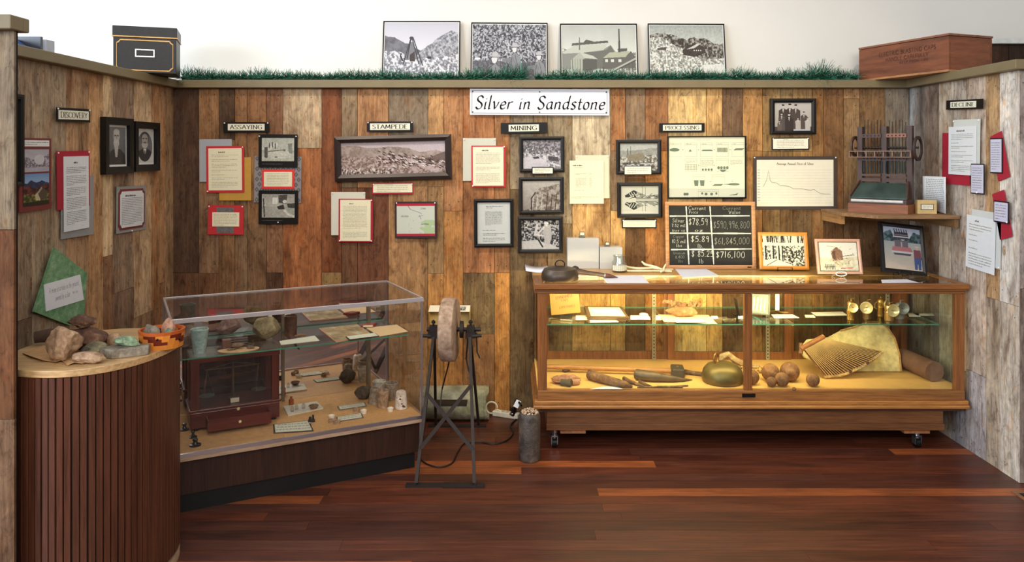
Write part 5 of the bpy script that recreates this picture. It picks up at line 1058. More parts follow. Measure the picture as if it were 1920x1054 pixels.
for i, (dx, dy, s_, lb) in enumerate(((-.01, .008, (.075, .03, .028), 'long brownish grey stone on the oval tray'), (.055, .012, (.04, .026, .013), 'small flat brown stone at the right end of the oval tray'), (-.03, -.018, (.05, .016, .008), 'thin splinter of stone at the front of the oval tray'))):
    tag(rock('stone', DSH+Vector((dx, dy, .0055)), s_, 61+i, rockmat((132, 108, 88), (80, 62, 50), (170, 150, 130)), cuts=4, sink=0, rz=.4), lb, 'stone')
lath('tall dark brown cylindrical beaker on the glass shelf', 545, 631, [(0, 0), (.031, 0), (.032, .10), (.034, .104), (.029, .106), (.028, .01), (0, .01)], BRC, z=SHZ, name='beaker', cat='beaker')
p = LS(562, 634); o = B().tube([(-.03, 0, .006), (0, .002, .009), (.028, 0, .007)], [.004, .008, .003], 10).out('spindle', pm((120, 84, 48), .5), loc=p+Vector((0, .02, .002)), rot=(0, 0, .3)); tag(o, 'small brown spindle-shaped piece beside the dark beaker', 'tool')
flat('cream label in front of the dark beaker on the glass shelf', [(527, 647), (599, 639), (590, 630), (524, 640)], SHZ, CRD, .0015, dz=.001)
flat('tan marbled document under glass at the middle front of the shelf', [(631, 643), (698, 629), (670, 609), (598, 617)], SHZ, rockmat((198, 172, 120), (150, 122, 80), (232, 226, 200), 9, .15), .004, name='marbled_document', cat='document', border=(.005, pm((198, 146, 120), .6)))
flat('plain tan paper at the right end of the glass shelf', [(712, 631), (765, 622), (744, 609), (686, 615)], SHZ, TANP, .001, name='paper_sheet', cat='paper')
flat('black-edged label on the joint of the marbled document and tan paper', [(655, 638), (711, 631), (703, 625), (648, 632)], SHZ, CRD, .003, dz=.008, border=(.004, PBLK))
p = LS(690, 614); t_ = thing('leather_pouch', 'small red-brown leather folder lying on the glass shelf behind the tan paper', 'pouch', p+Vector((.0, .012, .002)), .25)
o = B().prism([(-.045, -.018), (.022, -.03), (.05, .02), (-.012, .032)], 0, .016).out('cover', rockmat((164, 66, 50), (120, 44, 34), (190, 90, 66), 12, .3), t_, bevel=.005)
B().prism([(-.03, -.024), (.02, -.0315), (.035, -.006)], .004, .012).out('pages', CREAM, t_)
# ------------------------------------------------------------ oak showcase on the right
YF = 4.14; RX0, RX1 = .120, 2.452; RT = .906; DK = .335
OAK = wood((156, 104, 56), .6, .35, 'x', 1, 22); OAKZ = wood((144, 90, 48), .6, .35, 'z', 1, 22); OAKY = wood((150, 98, 52), .62, .35, 'y', 1, 22)
K = thing('oak_showcase', 'long oak framed glass showcase on casters with lit interior, in front of the back wall', 'display case', (0, 0, 0))
YBK = YB-.006
b = B(); b.box(RX0, RX1, YF+.0, YF+.035, RT-.028, RT).box(RX0+.012, RX1-.012, YF+.012, YF+.035, RT-.040, RT-.029).box(RX0+.018, RX1-.018, YF+.018, YF+.035, RT-.055, RT-.041)
b.out('front_top_rail', wood((146, 92, 48), .62, .35, 'x', 1, 22), K, bevel=.003)
for x in (RX0, RX1-.05): B().box(x, x+.05, YF+.0355, 4.4545, RT-.055, RT-.0005).out('side_top_rail', OAKY, K, bevel=.002)
B().box(RX0, RX1, 4.455, YBK, RT-.03, RT).out('rear_ledge', wood((196, 150, 84), .75, .3, 'x', 1, 18), K, bevel=.001)
B().box(RX0+.0505, RX1-.0505, YF+.0355, 4.4545, RT-.010, RT-.003).out('top_glass', glassmat((.97, .98, .95), 1.3), K)
for x in (RX0+.018, RX1-.068): 
    B().box(x, x+.05, YF+.018, YF+.05, DK-.02, RT-.056).out('corner_post', OAKZ, K, bevel=.002); B().box(x+.005, x+.045, YBK-.045, YBK, DK+.001, RT-.031).out('rear_post', OAKZ, K)
xm = (1403-CX)*(YF+.02)/F; B().box(xm-.021, xm+.021, YF+.018, YF+.046, DK-.004, RT-.056).out('mullion', OAKZ, K, bevel=.002)
B().box(RX0+.018, RX1-.018, YF+.014, YF+.05, DK-.055, DK-.004).out('front_bottom_rail', OAK, K, bevel=.002)
B().box(xm-.035, xm+.035, YF+.010, YF+.014, DK-.038, DK-.018).out('lock_plate', BLACK, K)
b = B().box(RX0-.006, RX1-.003, YF-.008, YBK, DK-.096, DK-.078).box(RX0, RX1-.004, YF+.002, YBK, DK-.078, DK-.056); b.out('waist_moulding', wood((180, 122, 64), .62, .35, 'x', 1, 22), K, bevel=.005)
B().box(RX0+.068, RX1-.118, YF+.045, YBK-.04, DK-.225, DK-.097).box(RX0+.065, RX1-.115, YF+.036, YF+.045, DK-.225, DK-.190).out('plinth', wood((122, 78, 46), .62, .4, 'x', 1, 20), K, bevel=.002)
B().box(RX0+.03, RX1-.03, YF+.03, YBK-.02, DK-.118, DK-.0975).out('painted_shade_board', wood((84, 48, 30), .6, .5, 'x'), K)  # board coloured dark for the shade under the waist moulding
B().box(RX0+.018, RX1-.018, YF+.05, YBK, DK-.02, DK).out('deck', pm((224, 178, 104), .7, var=.07, vs=12), K)
B().box(RX0+.069, RX1-.069, YF+.024, YF+.029, DK+.001, RT-.056).out('front_glass', glassmat((.97, .985, .95), .9), K)
for x in (RX0+.024, RX1-.029): B().box(x, x+.005, YF+.051, YBK-.046, DK+.001, RT-.056).out('side_glass', glassmat((.97, .985, .95), .9), K)
for x in (RX0, RX1-.05): B().box(x+.004, x+.046, YF+.051, YBK-.001, DK-.055, DK-.0205).out('side_bottom_rail', OAKY, K)
# sliding rear doors
for i, (xa, xb, yy) in enumerate(((RX0+.064, .98, YBK-.014), (.96, 1.72, YBK-.030), (1.70, RX1-.064, YBK-.014))):
    b = B().box(xa, xb, yy, yy+.012, DK+.001, DK+.05).box(xa, xb, yy, yy+.012, RT-.052, RT-.031).box(xa, xa+.042, yy, yy+.012, DK+.05, RT-.052).box(xb-.042, xb, yy, yy+.012, DK+.05, RT-.052)
    d_ = b.out('sliding_door', OAKZ, K); B().box(xa+.042, xb-.042, yy+.004, yy+.008, DK+.05, RT-.052).out('door_glass', glassmat((.97, .98, .95), .7), d_)
STD = pm((176, 168, 140), .4, .5)
for xs in (.19, .873, 1.573, 2.31):
    b = B().box(xs-.011, xs+.011, YBK-.040, YBK-.034, DK+.001, RT-.031)
    o = b.out('shelf_standard', STD, K); b = B()
    for k in range(26): b.box(xs-.003, xs+.003, YBK-.0412, YBK-.0402, DK+.014+k*.0205, DK+.022+k*.0205)
    b.out('slots', BLACK, o)
    B().box(xs-.004, xs+.004, 4.33, YBK-.041, .642, .656).out('shelf_bracket', STD, K)
RS = .665
o = B().box(RX0+.06, 1.40, 4.27, YBK-.045, RS-.007, RS).box(1.405, 2.36, 4.27, YBK-.045, RS-.007, RS).out('glass_shelf', [glassmat((.95, .985, .96), 1.0), EDGE], K)
for p in o.data.polygons:
    if abs(p.normal.z) < .5: p.material_index = 1
B().cyl((.22, 4.195, .868), (1.86, 4.195, .868), .010, n=12).out('light_tube', emis((255, 228, 150), 22), K)
B().cyl((.22, 4.725, .8665), (1.75, 4.725, .8665), .007, n=12).out('light_tube', emis((255, 226, 140), 10), K)  # second tube added out of sight to brighten the boards behind the doors
for lx in (.62, 1.42):
    la_ = area('case_strip_light', (lx, 4.205, .858), (lx, 4.80, .60), .75, .02, 7.5, (1, .84, .48)); la_.parent = K
for x in (.205, 1.86): B().box(x, x+.015, 4.182, 4.208, .855, .88).out('tube_socket', PAPER, K)
for (xa, xb) in ((.262, .40), (2.13, 2.27)): B().box(xa, xb, YF+.06, YF+.5, DK-.250, DK-.2255).out('caster_skid', wood((170, 112, 72), .7, .5, 'y'), K)
CHR = pm((150, 156, 164), .2, .9)
for x, y_ in ((.232, YF+.09), (2.215, YF+.09), (.24, YBK-.12), (2.21, YBK-.12)):
    c_ = B().cyl((x, y_, .052), (x, y_, .085), .014).box(x-.018, x-.014, y_-.018, y_+.02, .02, .066).box(x+.014, x+.018, y_-.018, y_+.02, .02, .066).box(x-.018, x+.018, y_-.018, y_+.02, .062, .068).out('caster_fork', CHR, K)
    B().cyl((x-.013, y_, .026), (x+.013, y_, .026), .026, n=24).out('caster_wheel', BLACK, c_, smooth=True)
    if x < .3: B().cyl((x, y_, .0851), (x, y_, DK-.2255), .02).out('caster_stem', CHR, c_)
def T_(px, py, dz=0): return onplane(px, py, RT+dz)
# --- on top of the oak showcase
o = lath('flat-topped dark bronze lid-like dome with a ring, at the left end on the oak showcase', 1050, 528, [(0, 0), (.098, 0), (.104, .012), (.102, .04), (.088, .062), (.05, .072), (0, .074)], pm((84, 72, 62), .42, .55, var=.2, vs=20), z=RT, name='bronze_dome', cat='bell', n=40)
bd = o; B().tube([(0+.026*math.cos(a), 0, .086+.022*math.sin(a)) for a in [2*PI*k/20 for k in range(21)]], .0035, 8).out('ring_handle', pm((60, 48, 40), .4, .6), bd, smooth=True)
B().cyl((0, 0, .066), (0, 0, .074), .02).out('ring_boss', pm((60, 48, 40), .4, .6), bd)
p = T_(1118, 522); o = B().tube([(-.105, .035, .028), (-.09, .03, .030), (-.05, .016, .024), (.02, -.006, .018), (.055, -.018, .014)], [.024, .016, .013, .012, .011], 14).out('handle', pm((66, 46, 36), .5, var=.2), None, smooth=True)
t_ = thing('miners_candlestick', 'dark tapering wooden-handled tool with an iron point between the bronze dome and a white sheet', 'tool', p+Vector((.0, .03, .0))); o.parent = t_
B().lathe([(0, -.03), (.018, -.022), (.026, 0), (.018, .022), (0, .03)], 18, X=Matrix.Translation((-.112, .038, .032))).out('knob', pm((44, 34, 30), .45), t_, smooth=True); B().tube([(.055, -.018, .014), (.075, -.022, .012), (.12, -.036, .006)], [.013, .012, .002], 10).out('iron_point', pm((92, 50, 38), .6), t_)
B().cyl((.048, -.016, .0145), (.056, -.0185, .0135), .014).out('ferrule', pm((130, 128, 124), .3, .8), t_)
def curled(label, pts, plane, mat, amp=.012, name='paper_sheet', dz=.001, cat='paper'):
    P = [onplane(x, y, plane+dz) for x, y in pts]; c = sum(P, Vector())/4; b = B(); n = 8; vs = []
    for i in range(n+1):
        for j in range(2):
            a = P[0].lerp(P[1], i/n) if j == 0 else P[3].lerp(P[2], i/n); vs.append((a.x-c.x, a.y-c.y, amp*(abs(i/n-.5)*2)**2*(1 if j else .6)))
    b.grp(vs, [(2*i, 2*i+2, 2*i+3, 2*i+1) for i in range(n)]); o = b.out(name, mat, loc=c, smooth=True); md = o.modifiers.new('t', 'SOLIDIFY'); md.thickness = .0008; md.offset = 1; return tag(o, label, cat)
LAV = pm((220, 220, 232), .8, var=.02)
curled('white paper with a grey picture curling at the back left corner of the oak showcase', [(986, 510), (1034, 512), (1026, 502), (984, 498)], RT, LAV, .012)
flat('white speckled paper sheet on the top glass in front of the jar', [(1140, 532), (1218, 532), (1204, 517), (1128, 517)], RT-.002, LAV, .001, dz=.0008, name='paper_sheet', cat='paper')
flat('lavender-white paper sheet below the chalkboard corner', [(1280, 521), (1348, 517), (1318, 501), (1264, 503)], RT, LAV, .001, name='paper_sheet', cat='paper')
flat('small white paper near the right front corner of the oak showcase top', [(1654, 531), (1722, 530), (1700, 524), (1652, 525)], RT-.002, LAV, .001, dz=.0008, name='paper_sheet', cat='paper')
WB = pm((196, 196, 190), .35, var=.03, vs=6)
for lb, x0, x1, yb, yt, dp, ny, cx_, cw in (('taller white display cube with a small clear box of ore on it', 1064, 1123, 504, 447, .15, .11, 1092, .034), ('shorter white display cube between the taller cube and the jar', 1125, 1167, 505, 464, .12, .04, 1140, .026)):
    p = T_((x0+x1)/2, yb); s_ = p.y/F; w_ = (x1-x0)*s_; h_ = (yb-yt)*s_; dp = min(dp, YBK-.02-p.y)
    tag(B().box(-w_/2, w_/2, 0, dp, 0, h_).out('display_cube', WB, loc=p, bevel=.002), lb, 'box')
    q = cw*.95; e_ = p+Vector(((cx_-(x0+x1)/2)*s_, dp*.55, h_+.0005))
    t_ = thing('specimen_box', 'small clear box holding a nugget on the %s white cube' % ('taller' if ny > .1 else 'shorter'), 'specimen box', e_); B().box(-q/2-.002, q/2+.002, -q/2-.002, q/2+.002, 0, .010).out('base', pm((110, 106, 92), .4), t_)
    B().box(-q/2, q/2, -q/2, q/2, .0101, q*1.15).out('cover', glassmat((.8, .82, .78), 3.0), t_); rock('nugget', (0, 0, .0102), (q*.7, q*.6, q*.7), 71, rockmat((160, 150, 120), (110, 104, 84), (200, 190, 150), 40), t_, sub=3, sink=0); B().box(-q*.36, q*.4, -q/2-.003, -q/2-.001, q*.5, q*1.0).out('label', CREAM, t_)
p = T_(1163, 512); t_ = thing('glass_jar', 'small clear glass jar with a paper label in front of the shorter white cube', 'jar', p+Vector((0, .045, 0)))
B().lathe([(0, 0), (.040, 0), (.044, .006), (.044, .058), (.036, .074), (.034, .092), (.038, .094), (.038, .1), (.031, .1), (.031, .076), (.040, .056), (.040, .008), (0, .006)], 32).out('glass', glassmat((.93, .95, .94), 2.6), t_, smooth=True)
b = B(); 
for k in range(10):
    a0, a1 = -PI*.86+k*.075*PI, -PI*.86+(k+1)*.075*PI; b.face([(.0446*math.cos(a), .0446*math.sin(a), z) for a, z in ((a0, .012), (a1, .012), (a1, .042), (a0, .042))])
b.out('paper_label', PAPER, t_); b = B()
for i in range(4):
    a0 = -PI*.8
    for k in range(7): a = a0+k*.09*PI; b.face([(.0452*math.cos(q), .0452*math.sin(q), z) for q, z in ((a, .015+.007*i), (a+.07*PI, .015+.007*i), (a+.07*PI, .017+.007*i), (a, .017+.007*i))])
b.out('label_text', INK, t_); B().lathe([(0, .0065), (.036, .007), (.039, .012), (.039, .04), (0, .044)], 24).out('contents', WHT, t_)
# plastic skeleton-like root
BON = pm((232, 226, 186), .5, var=.06); p = T_(1228, 512); t_ = thing('twisted_root', 'cream knobbly bent twig-like sticks between the jar and the chalkboard', 'root', p+Vector((0, .05, .003)))
for nm, pts, r_ in (('stem', [(-.16, .02, .01), (-.15, .03, .02), (-.09, .025, .012), (0, .02, .016), (.06, -.01, .010), (.12, .02, .008)], .0065), ('stem', [(-.16, .02, .008), (-.155, -.03, .006), (-.08, -.045, .008), (0, -.03, .006), (.10, -.045, .006)], .005), ('branch', [(-.06, .05, .05), (-.045, .035, .036), (.02, .02, .02), (.05, -.02, .012)], .007), ('branch', [(.075, .01, .04), (.06, -.01, .02), (.05, -.05, .01), (.03, -.075, .008)], .006)):
    b = B(); b.tube(pts, [r_*(.7+.6*((k*37) % 5)/5) for k in range(len(pts))], 8)
    for q_ in pts[1:-1]: b.lathe([(0, -r_*1.4), (r_*1.4, 0), (0, r_*1.4)], 8, X=Matrix.Translation(q_))
    b.out(nm, BON, t_, smooth=True)
# chalkboard
def lean(name, label, cat, quad, Yb, tilt, yaw=0, plane=RT, group=None):
    """panel standing on `plane`, bottom edge centre at the image x of the quad, leaning back by tilt degrees"""
    (xl, yt), (xr, yb) = quad; s_ = Yb/F; w_ = (xr-xl)*s_/max(.2, math.cos(R(yaw))); z0 = CZ-(yb-HY)*s_; h_ = (yb-yt)*s_/math.cos(R(tilt))
    t = thing(name, label, cat, ((((xl+xr)/2)-CX)*s_, Yb, z0), group=group, rot=(Matrix.Rotation(R(yaw), 3, 'Z') @ Matrix.Rotation(-R(tilt), 3, 'X')).to_euler()); return t, w_, h_
t_, w, h = lean('chalkboard', 'chalkboard in a pale wood frame with a chalked table of metal prices and values', 'chalkboard', ((1248, 375), (1417, 500)), 4.69, 4)
zt = RT-t_.location.z; t_.location.z = RT+.002
PINE = wood((206, 150, 100), .85, .4, 'x', 1, 16)
for o_ in [t_]:
    g_ = B(); off = h/2
    r_ = ring(t_, 'frame', w, h, .022, .014, PINE, .001); r_.location.z = h/2
    o2 = B().box(-w/2+.02, w/2-.02, -.008, -.002, .02, h-.02).out('slate', pm((38, 38, 34), .85, var=.25, vs=9), t_)
    CH = pm((216, 218, 204), .95, var=.08, vs=90); CH2 = pm((150, 152, 142), .95, var=.1, vs=90)
    def L_(x0, z0, x1, z1, wd=.008): 
        b = B(); n = 12
        for k in range(n): a = k/n; c_ = (k+1)/n; b.bar((x0+(x1-x0)*a, -.0088, z0+(z1-z0)*a), (x0+(x1-x0)*c_+.0005, -.0088, z0+(z1-z0)*c_), .0006, wd*(1+.25*math.sin(k*5)))
        return b.out('chalk_line', CH, t_)
    X_ = lambda u: (u-.5)*w; Z_ = lambda v: (1-v)*h
    L_(X_(.235), Z_(.07), X_(.255), Z_(.935)); L_(X_(.50), Z_(.07), X_(.53), Z_(.935)); L_(X_(.05), Z_(.215), X_(.94), Z_(.21)); L_(X_(.05), Z_(.47), X_(.95), Z_(.475)); L_(X_(.06), Z_(.715), X_(.955), Z_(.705))
    tx = lambda s_, u, v, hh, wd, m=CH, st='chalk': text(t_, s_, h*hh, X_(u), Z_(v), -.0092, m, st, width=w*wd, wob=5)
    tx('Current', .355, .095, .055, .19); tx('Price', .315, .155, .045, .10); tx('Current', .74, .095, .05, .20, CH2); tx('Value', .77, .155, .05, .13)
    tx('Silver', .145, .28, .055, .13); tx('7.52 mil', .145, .355, .045, .15); tx('troy oz', .145, .425, .04, .14)
    tx('$78.59', .365, .30, .095, .21); tx('oz', .37, .425, .045, .09); tx('$590,996,800', .735, .345, .10, .40, CH2)
    tx('Copper', .145, .52, .04, .12, CH2); tx('10.5 mil', .145, .59, .05, .15); tx('lbs', .15, .655, .04, .06)
    tx('$5.89', .38, .555, .085, .20); tx('lb.', .385, .66, .05, .06); tx('$61,845,000', .735, .585, .095, .39, CH2)
    tx('Uranium', .15, .765, .035, .13, CH2); tx('8,400', .155, .825, .04, .1, CH2); tx('lbs', .165, .885, .04, .05, CH2)
    tx('$ 85.25', .405, .775, .085, .24); tx('lb', .39, .885, .06, .05); tx('$716,100', .715, .79, .085, .32)
    B().box(X_(.90), X_(.945), -.0155, -.0148, .007, .013).out('maker_tag', BLACK, t_)
def easel(t, w, h, mat, loop=False):
    b = B(); z = .010
    if loop: b.tube([(x*.03, -.024, z-.006+y_*.012) for x, y_ in [(math.cos(a)*1.0, math.sin(a)) for a in [2*PI*k/24 for k in range(25)]]], .0028, 6)
    else:
        for sx_ in (-1, 1): b.tube([(sx_*.042, -.014, z-.008), (sx_*.042, -.024, z-.010), (sx_*.042, -.024, z+.006)], .0022, 6)
        b.tube([(-.042, -.0145, z+.004), (.042, -.0145, z+.004)], .002, 6)
    b.tube([(-.03, -.002, z-.010), (-.03, .045, z-.010), (0, .05, h*.5), (.03, .045, z-.010), (.03, -.002, z-.010)], .002, 6)
    return b.out('wire_easel', mat, t)
def easelframe(label, quad, Yb, tilt, yaw, bw, mat, cv, emat, mount=None, loop=False, roll=0):
    t, w, h = lean('framed_photo', label, 'picture', quad, Yb, tilt, yaw); t.location.z = RT+.006
    fr = ring(t, 'frame', w, h, bw, .014, mat, .002); fr.location.z = h/2+.004; bk = card(t, 'backing', -w/2+.003, w/2-.003, -h/2+.003, h/2-.003, 0, .006, PBLK); bk.location.z = h/2+.004
    iw, ih = w-2*bw, h-2*bw
    if mount: c_ = card(t, 'mount', -iw/2, iw/2, -ih/2, ih/2, .006, .0075, mount[1]); c_.location.z = h/2+.004; iw -= 2*mount[0]; ih -= 2*mount[0]
    pc = picture(t, iw, ih, -.0085, cv); pc.location.z = h/2+.004; easel(t, w, h, emat, loop); return t
easelframe('gold framed high-contrast street engraving on a black easel beside the chalkboard', ((1425, 435), (1515, 503)), 4.60, 12, -4, .021, pm((214, 138, 50), .3, var=.08), P_street(), BLACK)
easelframe('pink-brown framed drawing of a stamp mill on a white wire easel', ((1533, 453), (1616, 517)), 4.42, 14, -2, .016, pm((206, 160, 136), .4, var=.06), P_sketch(), WHITE, (.004, pm((60, 66, 60), .5)), True)
t = easelframe('black framed colour photo of a pale red car, below the corner shelf', ((1648, 428), (1740, 520)), 4.40, 15, 14, .024, pm((26, 24, 28), .3), P_car(), BLACK)
t.rotation_euler = (Matrix.Rotation(R(12), 3, 'Z') @ Matrix.Rotation(-R(15), 3, 'X') @ Matrix.Rotation(R(7), 3, 'Y')).to_euler(); t.location.z += .004
# --- inside, glass shelf
def RSh(px, py): return onplane(px, py, RS)
def RDk(px, py):
    p = onplane(px, py, DK)
    return p if p.y > 4.19 else Vector(((px-CX)*4.19/F, 4.19, DK))
p = RSh(1063, 600); t_ = thing('yellow_sign', 'yellow wooden sign tilted on a small clear stand, left end of the lit showcase', 'sign', p+Vector((.0, .07, .02)), 0, rot=(Matrix.Rotation(-R(12), 3, 'X') @ Matrix.Rotation(R(-5), 3, 'Y')).to_euler())
B().box(-.084, .084, 0, .008, 0, .128).out('panel', pm((150, 108, 16), .5, var=.05), t_)
RI = pm((110, 44, 12), .8); text(t_, 'DYNAMITE', .017, 0, .098, -.0008, RI, 'serif', width=.10, rot=.08); text(t_, 'CAPS', .012, .0, .078, -.0008, RI, 'serif', width=.04); text(t_, 'EXPLOSIVES', .012, .01, .040, -.0008, RI, 'serif', width=.09, rot=.05)
o = B().box(-.035, .035, 0, .035, -.018, -.001).out('stand', glassmat((.85, .88, .85), 3), t_)
t_ = thing('picture_box', 'shallow dark wood framed picture box tilted on the glass shelf', 'picture', RSh(1142, 602)+Vector((0, .065, .017)), 0, rot=(R(-12) if False else R(14), 0, R(-3)))
P4 = [(-.115, -.06), (.115, -.06), (.085, .085), (-.13, .085)]
B().prism(P4, 0, .018).out('tray', pm((84, 62, 42), .5), t_); pi = [(x*.84, y_*.78+.003) for x, y_ in P4]; B().prism(pi, .018, .0195).out('print', pm((206, 202, 164), .4, var=.15, vs=20), t_); B().prism([(-.08, .0), (.075, .0), (.062, .035), (-.088, .035)], .0195, .0205).out('white_band', PAPER, t_)
for lb, pts in (('white label under the left edge of the tilted picture box', [(1080, 600), (1100, 600), (1098, 592), (1080, 592)]), ('white label in front of the tilted picture box', [(1106, 605), (1160, 604), (1154, 600), (1106, 600)]), ('long white label between the picture box and the metal strip', [(1182, 599), (1220, 599), (1216, 592), (1182, 592)]), ('white label right of the metal strip, left of the wrapped bundle', [(1230, 600), (1240, 600), (1236, 592), (1230, 592)]), ('small white label right of the wrapped bundle', [(1333, 598), (1347, 598), (1345, 593), (1333, 593)]), ('small white label just left of the central mullion', [(1384, 598), (1395, 598), (1394, 593), (1384, 593)])):
    flat(lb, pts, RS, PAPER, .0015, dz=.0006)
o = tag(B().lathe([(0, 0), (.016, .001), (.022, .004), (.016, .009), (0, .011)], 24).out('white_oval', PAPER, loc=RSh(1207, 591)+Vector((0, .0, .0005)), smooth=True), 'small white oval tablet on the shelf left of the wrapped bundle', 'tablet'); o.scale = (1.2, 1.6, 1)
flat('cream paper mat lying under the wrapped bundle', [(1245, 603), (1345, 608), (1328, 591), (1234, 590)], RS, pm((232, 220, 160), .8), .001, name='paper_mat', cat='paper')
flat('black-edged white label in front of the wrapped bundle', [(1268, 606), (1324, 606), (1318, 600), (1262, 600)], RS, PAPER, .002, dz=.0016, border=(.003, PBLK))
p = RSh(1282, 598); t_ = thing('wrapped_bundle', 'tan cloth-wrapped brick-like bundle with ragged top edge', 'bundle', p+Vector((0, .05, .0018)))
rock('bundle', (0, 0, 0), (.19, .08, .062), 81, rockmat((150, 108, 70), (116, 78, 46), (176, 136, 96), 18), t_, cuts=9, rough=.07, sink=0)
b = B(); r = random.Random(5); pts = []
for k in range(26): pts.append((-.105+.21*k/25, .012*math.sin(k*1.7), .062+.018*r.random()*(1+.8*abs(k/12.5-1))))
b.tube(pts, [.008+.006*r.random() for _ in pts], 7); b.out('gathered_edge', rockmat((140, 104, 70), (100, 70, 44)), t_)
# framed photo by the mullion, stands
p = RSh(1428, 596); t_ = thing('framed_photo', 'grey framed photo of bottles leaning beside the central mullion', 'picture', p+Vector((.006, .06, .002)), 0, rot=(Matrix.Rotation(R(-24), 3, 'Z') @ Matrix.Rotation(-R(16), 3, 'X')).to_euler())
fr = ring(t_, 'frame', .115, .125, .008, .010, pm((96, 92, 80), .4), .001); fr.location.z = .065; c = Cv(30, 36, (120, 132, 118)); c.tex(20, 8, 3)
for i in range(4): c.line([(.2+.2*i, .2), (.16+.2*i, .85)], .06, (204, 212, 196))
pc = picture(t_, .1, .11, -.0085, c); pc.location.z = .065; k_ = card(t_, 'backing', -.052, .052, -.058, .058, 0, .006, PBLK); k_.location.z = .065
p = RSh(1398, 597); o = B().bar((0, 0, 0), (-.02, .0, .10), .05, .004, up=(1, 0, 0)).bar((0, 0, .002), (.0, .05, .002), .04, .004).out('easel_back', BLACK, loc=p+Vector((-.02, .07, .002))); tag(o, 'black easel back seen just left of the central mullion in the lit showcase', 'picture')
p = RSh(1463, 592); t_ = thing('paper_knife', 'upright white paddle-shaped piece on a bent wire stand right of the mullion', 'paddle', p+Vector((0, .05, .001)))
B().box(-.012, .012, -.001, .003, .02, .115).out('blade', PAPER, t_, bevel=.002); B().tube([(-.06, .01, .012), (0, .0, .018), (.03, .01, .004), (.06, 0, .004), (.075, .02, .004), (.045, .03, .004), (.02, .02, .004)], .003, 6).out('wire_stand', pm((150, 120, 60), .3, .6), t_)
for lb, pts in (('white label right of the leaning bottle photo', [(1452, 597), (1498, 596), (1486, 590), (1446, 590)]), ('small white label in front of the wide cream label', [(1510, 596), (1530, 596), (1526, 591), (1508, 591)]), ('wide cream label left of the carbide lamps', [(1530, 593), (1590, 592), (1580, 585), (1519, 586)]), ('cream label directly right of the grey carbide lamp', [(1705, 594), (1726, 594), (1722, 588), (1702, 588)]), ('cream label at the far right end of the glass shelf', [(1720, 592), (1752, 592), (1748, 588), (1712, 588)])):
    flat(lb, pts, RS, CRD, .0015, dz=.0006, border=(.0025, pm((90, 84, 70), .6)) if 'wide' in lb else None)
BRS = pm((200, 160, 78), .25, .85, var=.1, vs=40); BRP = pm((236, 220, 160), .25, .4)
def lamp(lb, px, py, h, yaw, body, refl, s=1.0):
    p = RSh(px, py); t_ = thing('carbide_lamp', lb, 'lamp', p+Vector((0, .03, .0008)), R(yaw))
    B().lathe([(0, 0), (.022*s, 0), (.023*s, .004), (.022*s, h*.42), (.024*s, h*.44), (.023*s, h*.48), (.019*s, h*.5), (.021*s, h*.74), (.018*s, h*.80), (.008, h*.84), (0, h*.85)], 24).out('body', body, t_, smooth=True)
    B().lathe([(0, 0), (.008, .001), (.024*s, .008), (.031*s, .016), (.0325*s, .015), (.025*s, .005), (.008, -.003), (0, -.003)], 28, X=Matrix.Translation((0, -.026*s, h*.60)) @ Matrix.Rotation(PI/2, 4, 'X')).out('reflector', refl, t_, smooth=True)
    B().cyl((0, -.026*s, h*.6), (0, -.046*s, h*.6), .0035, .002).out('burner', body, t_); B().cyl((.004, 0, h*.84), (.004, 0, h*.96), .004).cyl((.0, 0, h*.93), (.02, 0, h*.96), .003).out('water_lever', body, t_); B().tube([(.0, .022*s, h*.3), (.0, .038*s, h*.35), (0, .038*s, h*.6), (0, .022*s, h*.66)], .0025, 6).out('hook', body, t_)
lamp('brass carbide lamp with a small reflector, leftmost of the five lamps', 1599, 602, .125, 0, BRS, BRP, .85)
lamp('brass carbide lamp with its wide reflector turned left, second of the five', 1630, 600, .115, -28, pm((146, 118, 70), .3, .8, var=.2), BRP, 1.05)
lamp('ribbed brass carbide lamp half hidden behind a wide cream reflector', 1656, 595, .12, 40, BRS, BRP, .85)
lamp('brass carbide lamp with a wide cream reflector facing forward, next to the grey lamp', 1672, 603, .105, 4, pm((190, 150, 90), .3, .7), BRP, 1.1)
lamp('dull grey carbide lamp, rightmost of the five lamps', 1692, 600, .11, 0, pm((140, 142, 134), .45, .4), pm((150, 154, 146), .4, .4), 1.05)
# --- inside, lower deck
IRN = rockmat((112, 84, 60), (66, 48, 36), (146, 112, 76), 24, .6); RST = rockmat((134, 96, 60), (84, 56, 38), (160, 118, 78), 20, .7)
def put(o, label, cat, px, py, dy=0, rz=0, dz=.001):
    p = RDk(px, py); o.location = p+Vector((0, dy, dz)); o.rotation_euler = (0, 0, rz); return tag(o, label, cat)
for i, (px, py, w_, h_, lb) in enumerate(((1062, 722, 52, 16, 'pinkish knobbly stone under the pipe fittings at the left of the deck'), (1062, 699, 15, 10, 'small dark knob-like stone behind the pinkish stones'))): R_(lb, px, py, w_, h_, 26, 90+i, rockmat((196, 142, 110), (150, 100, 76), (214, 170, 136)) if i == 0 else IRN, plane=DK, name='stone', cat='stone', cuts=5, rough=.25)
put(B().cyl((-.026, 0, .018), (.026, -.02, .018), .018, n=20).cyl((.012, -.015, .018), (.028, -.021, .018), .022, n=20).out('pipe_fitting', pm((88, 78, 58), .6), smooth=False), 'short dark threaded pipe fitting in front of the pinkish stones', 'pipe fitting', 1062, 729, .045)
put(B().cyl((-.02, 0, .016), (.02, .012, .016), .016, n=18).out('pipe_fitting', pm((176, 128, 96), .6)), 'short pinkish pipe stub right of the dark threaded fitting', 'pipe fitting', 1080, 726, .03)
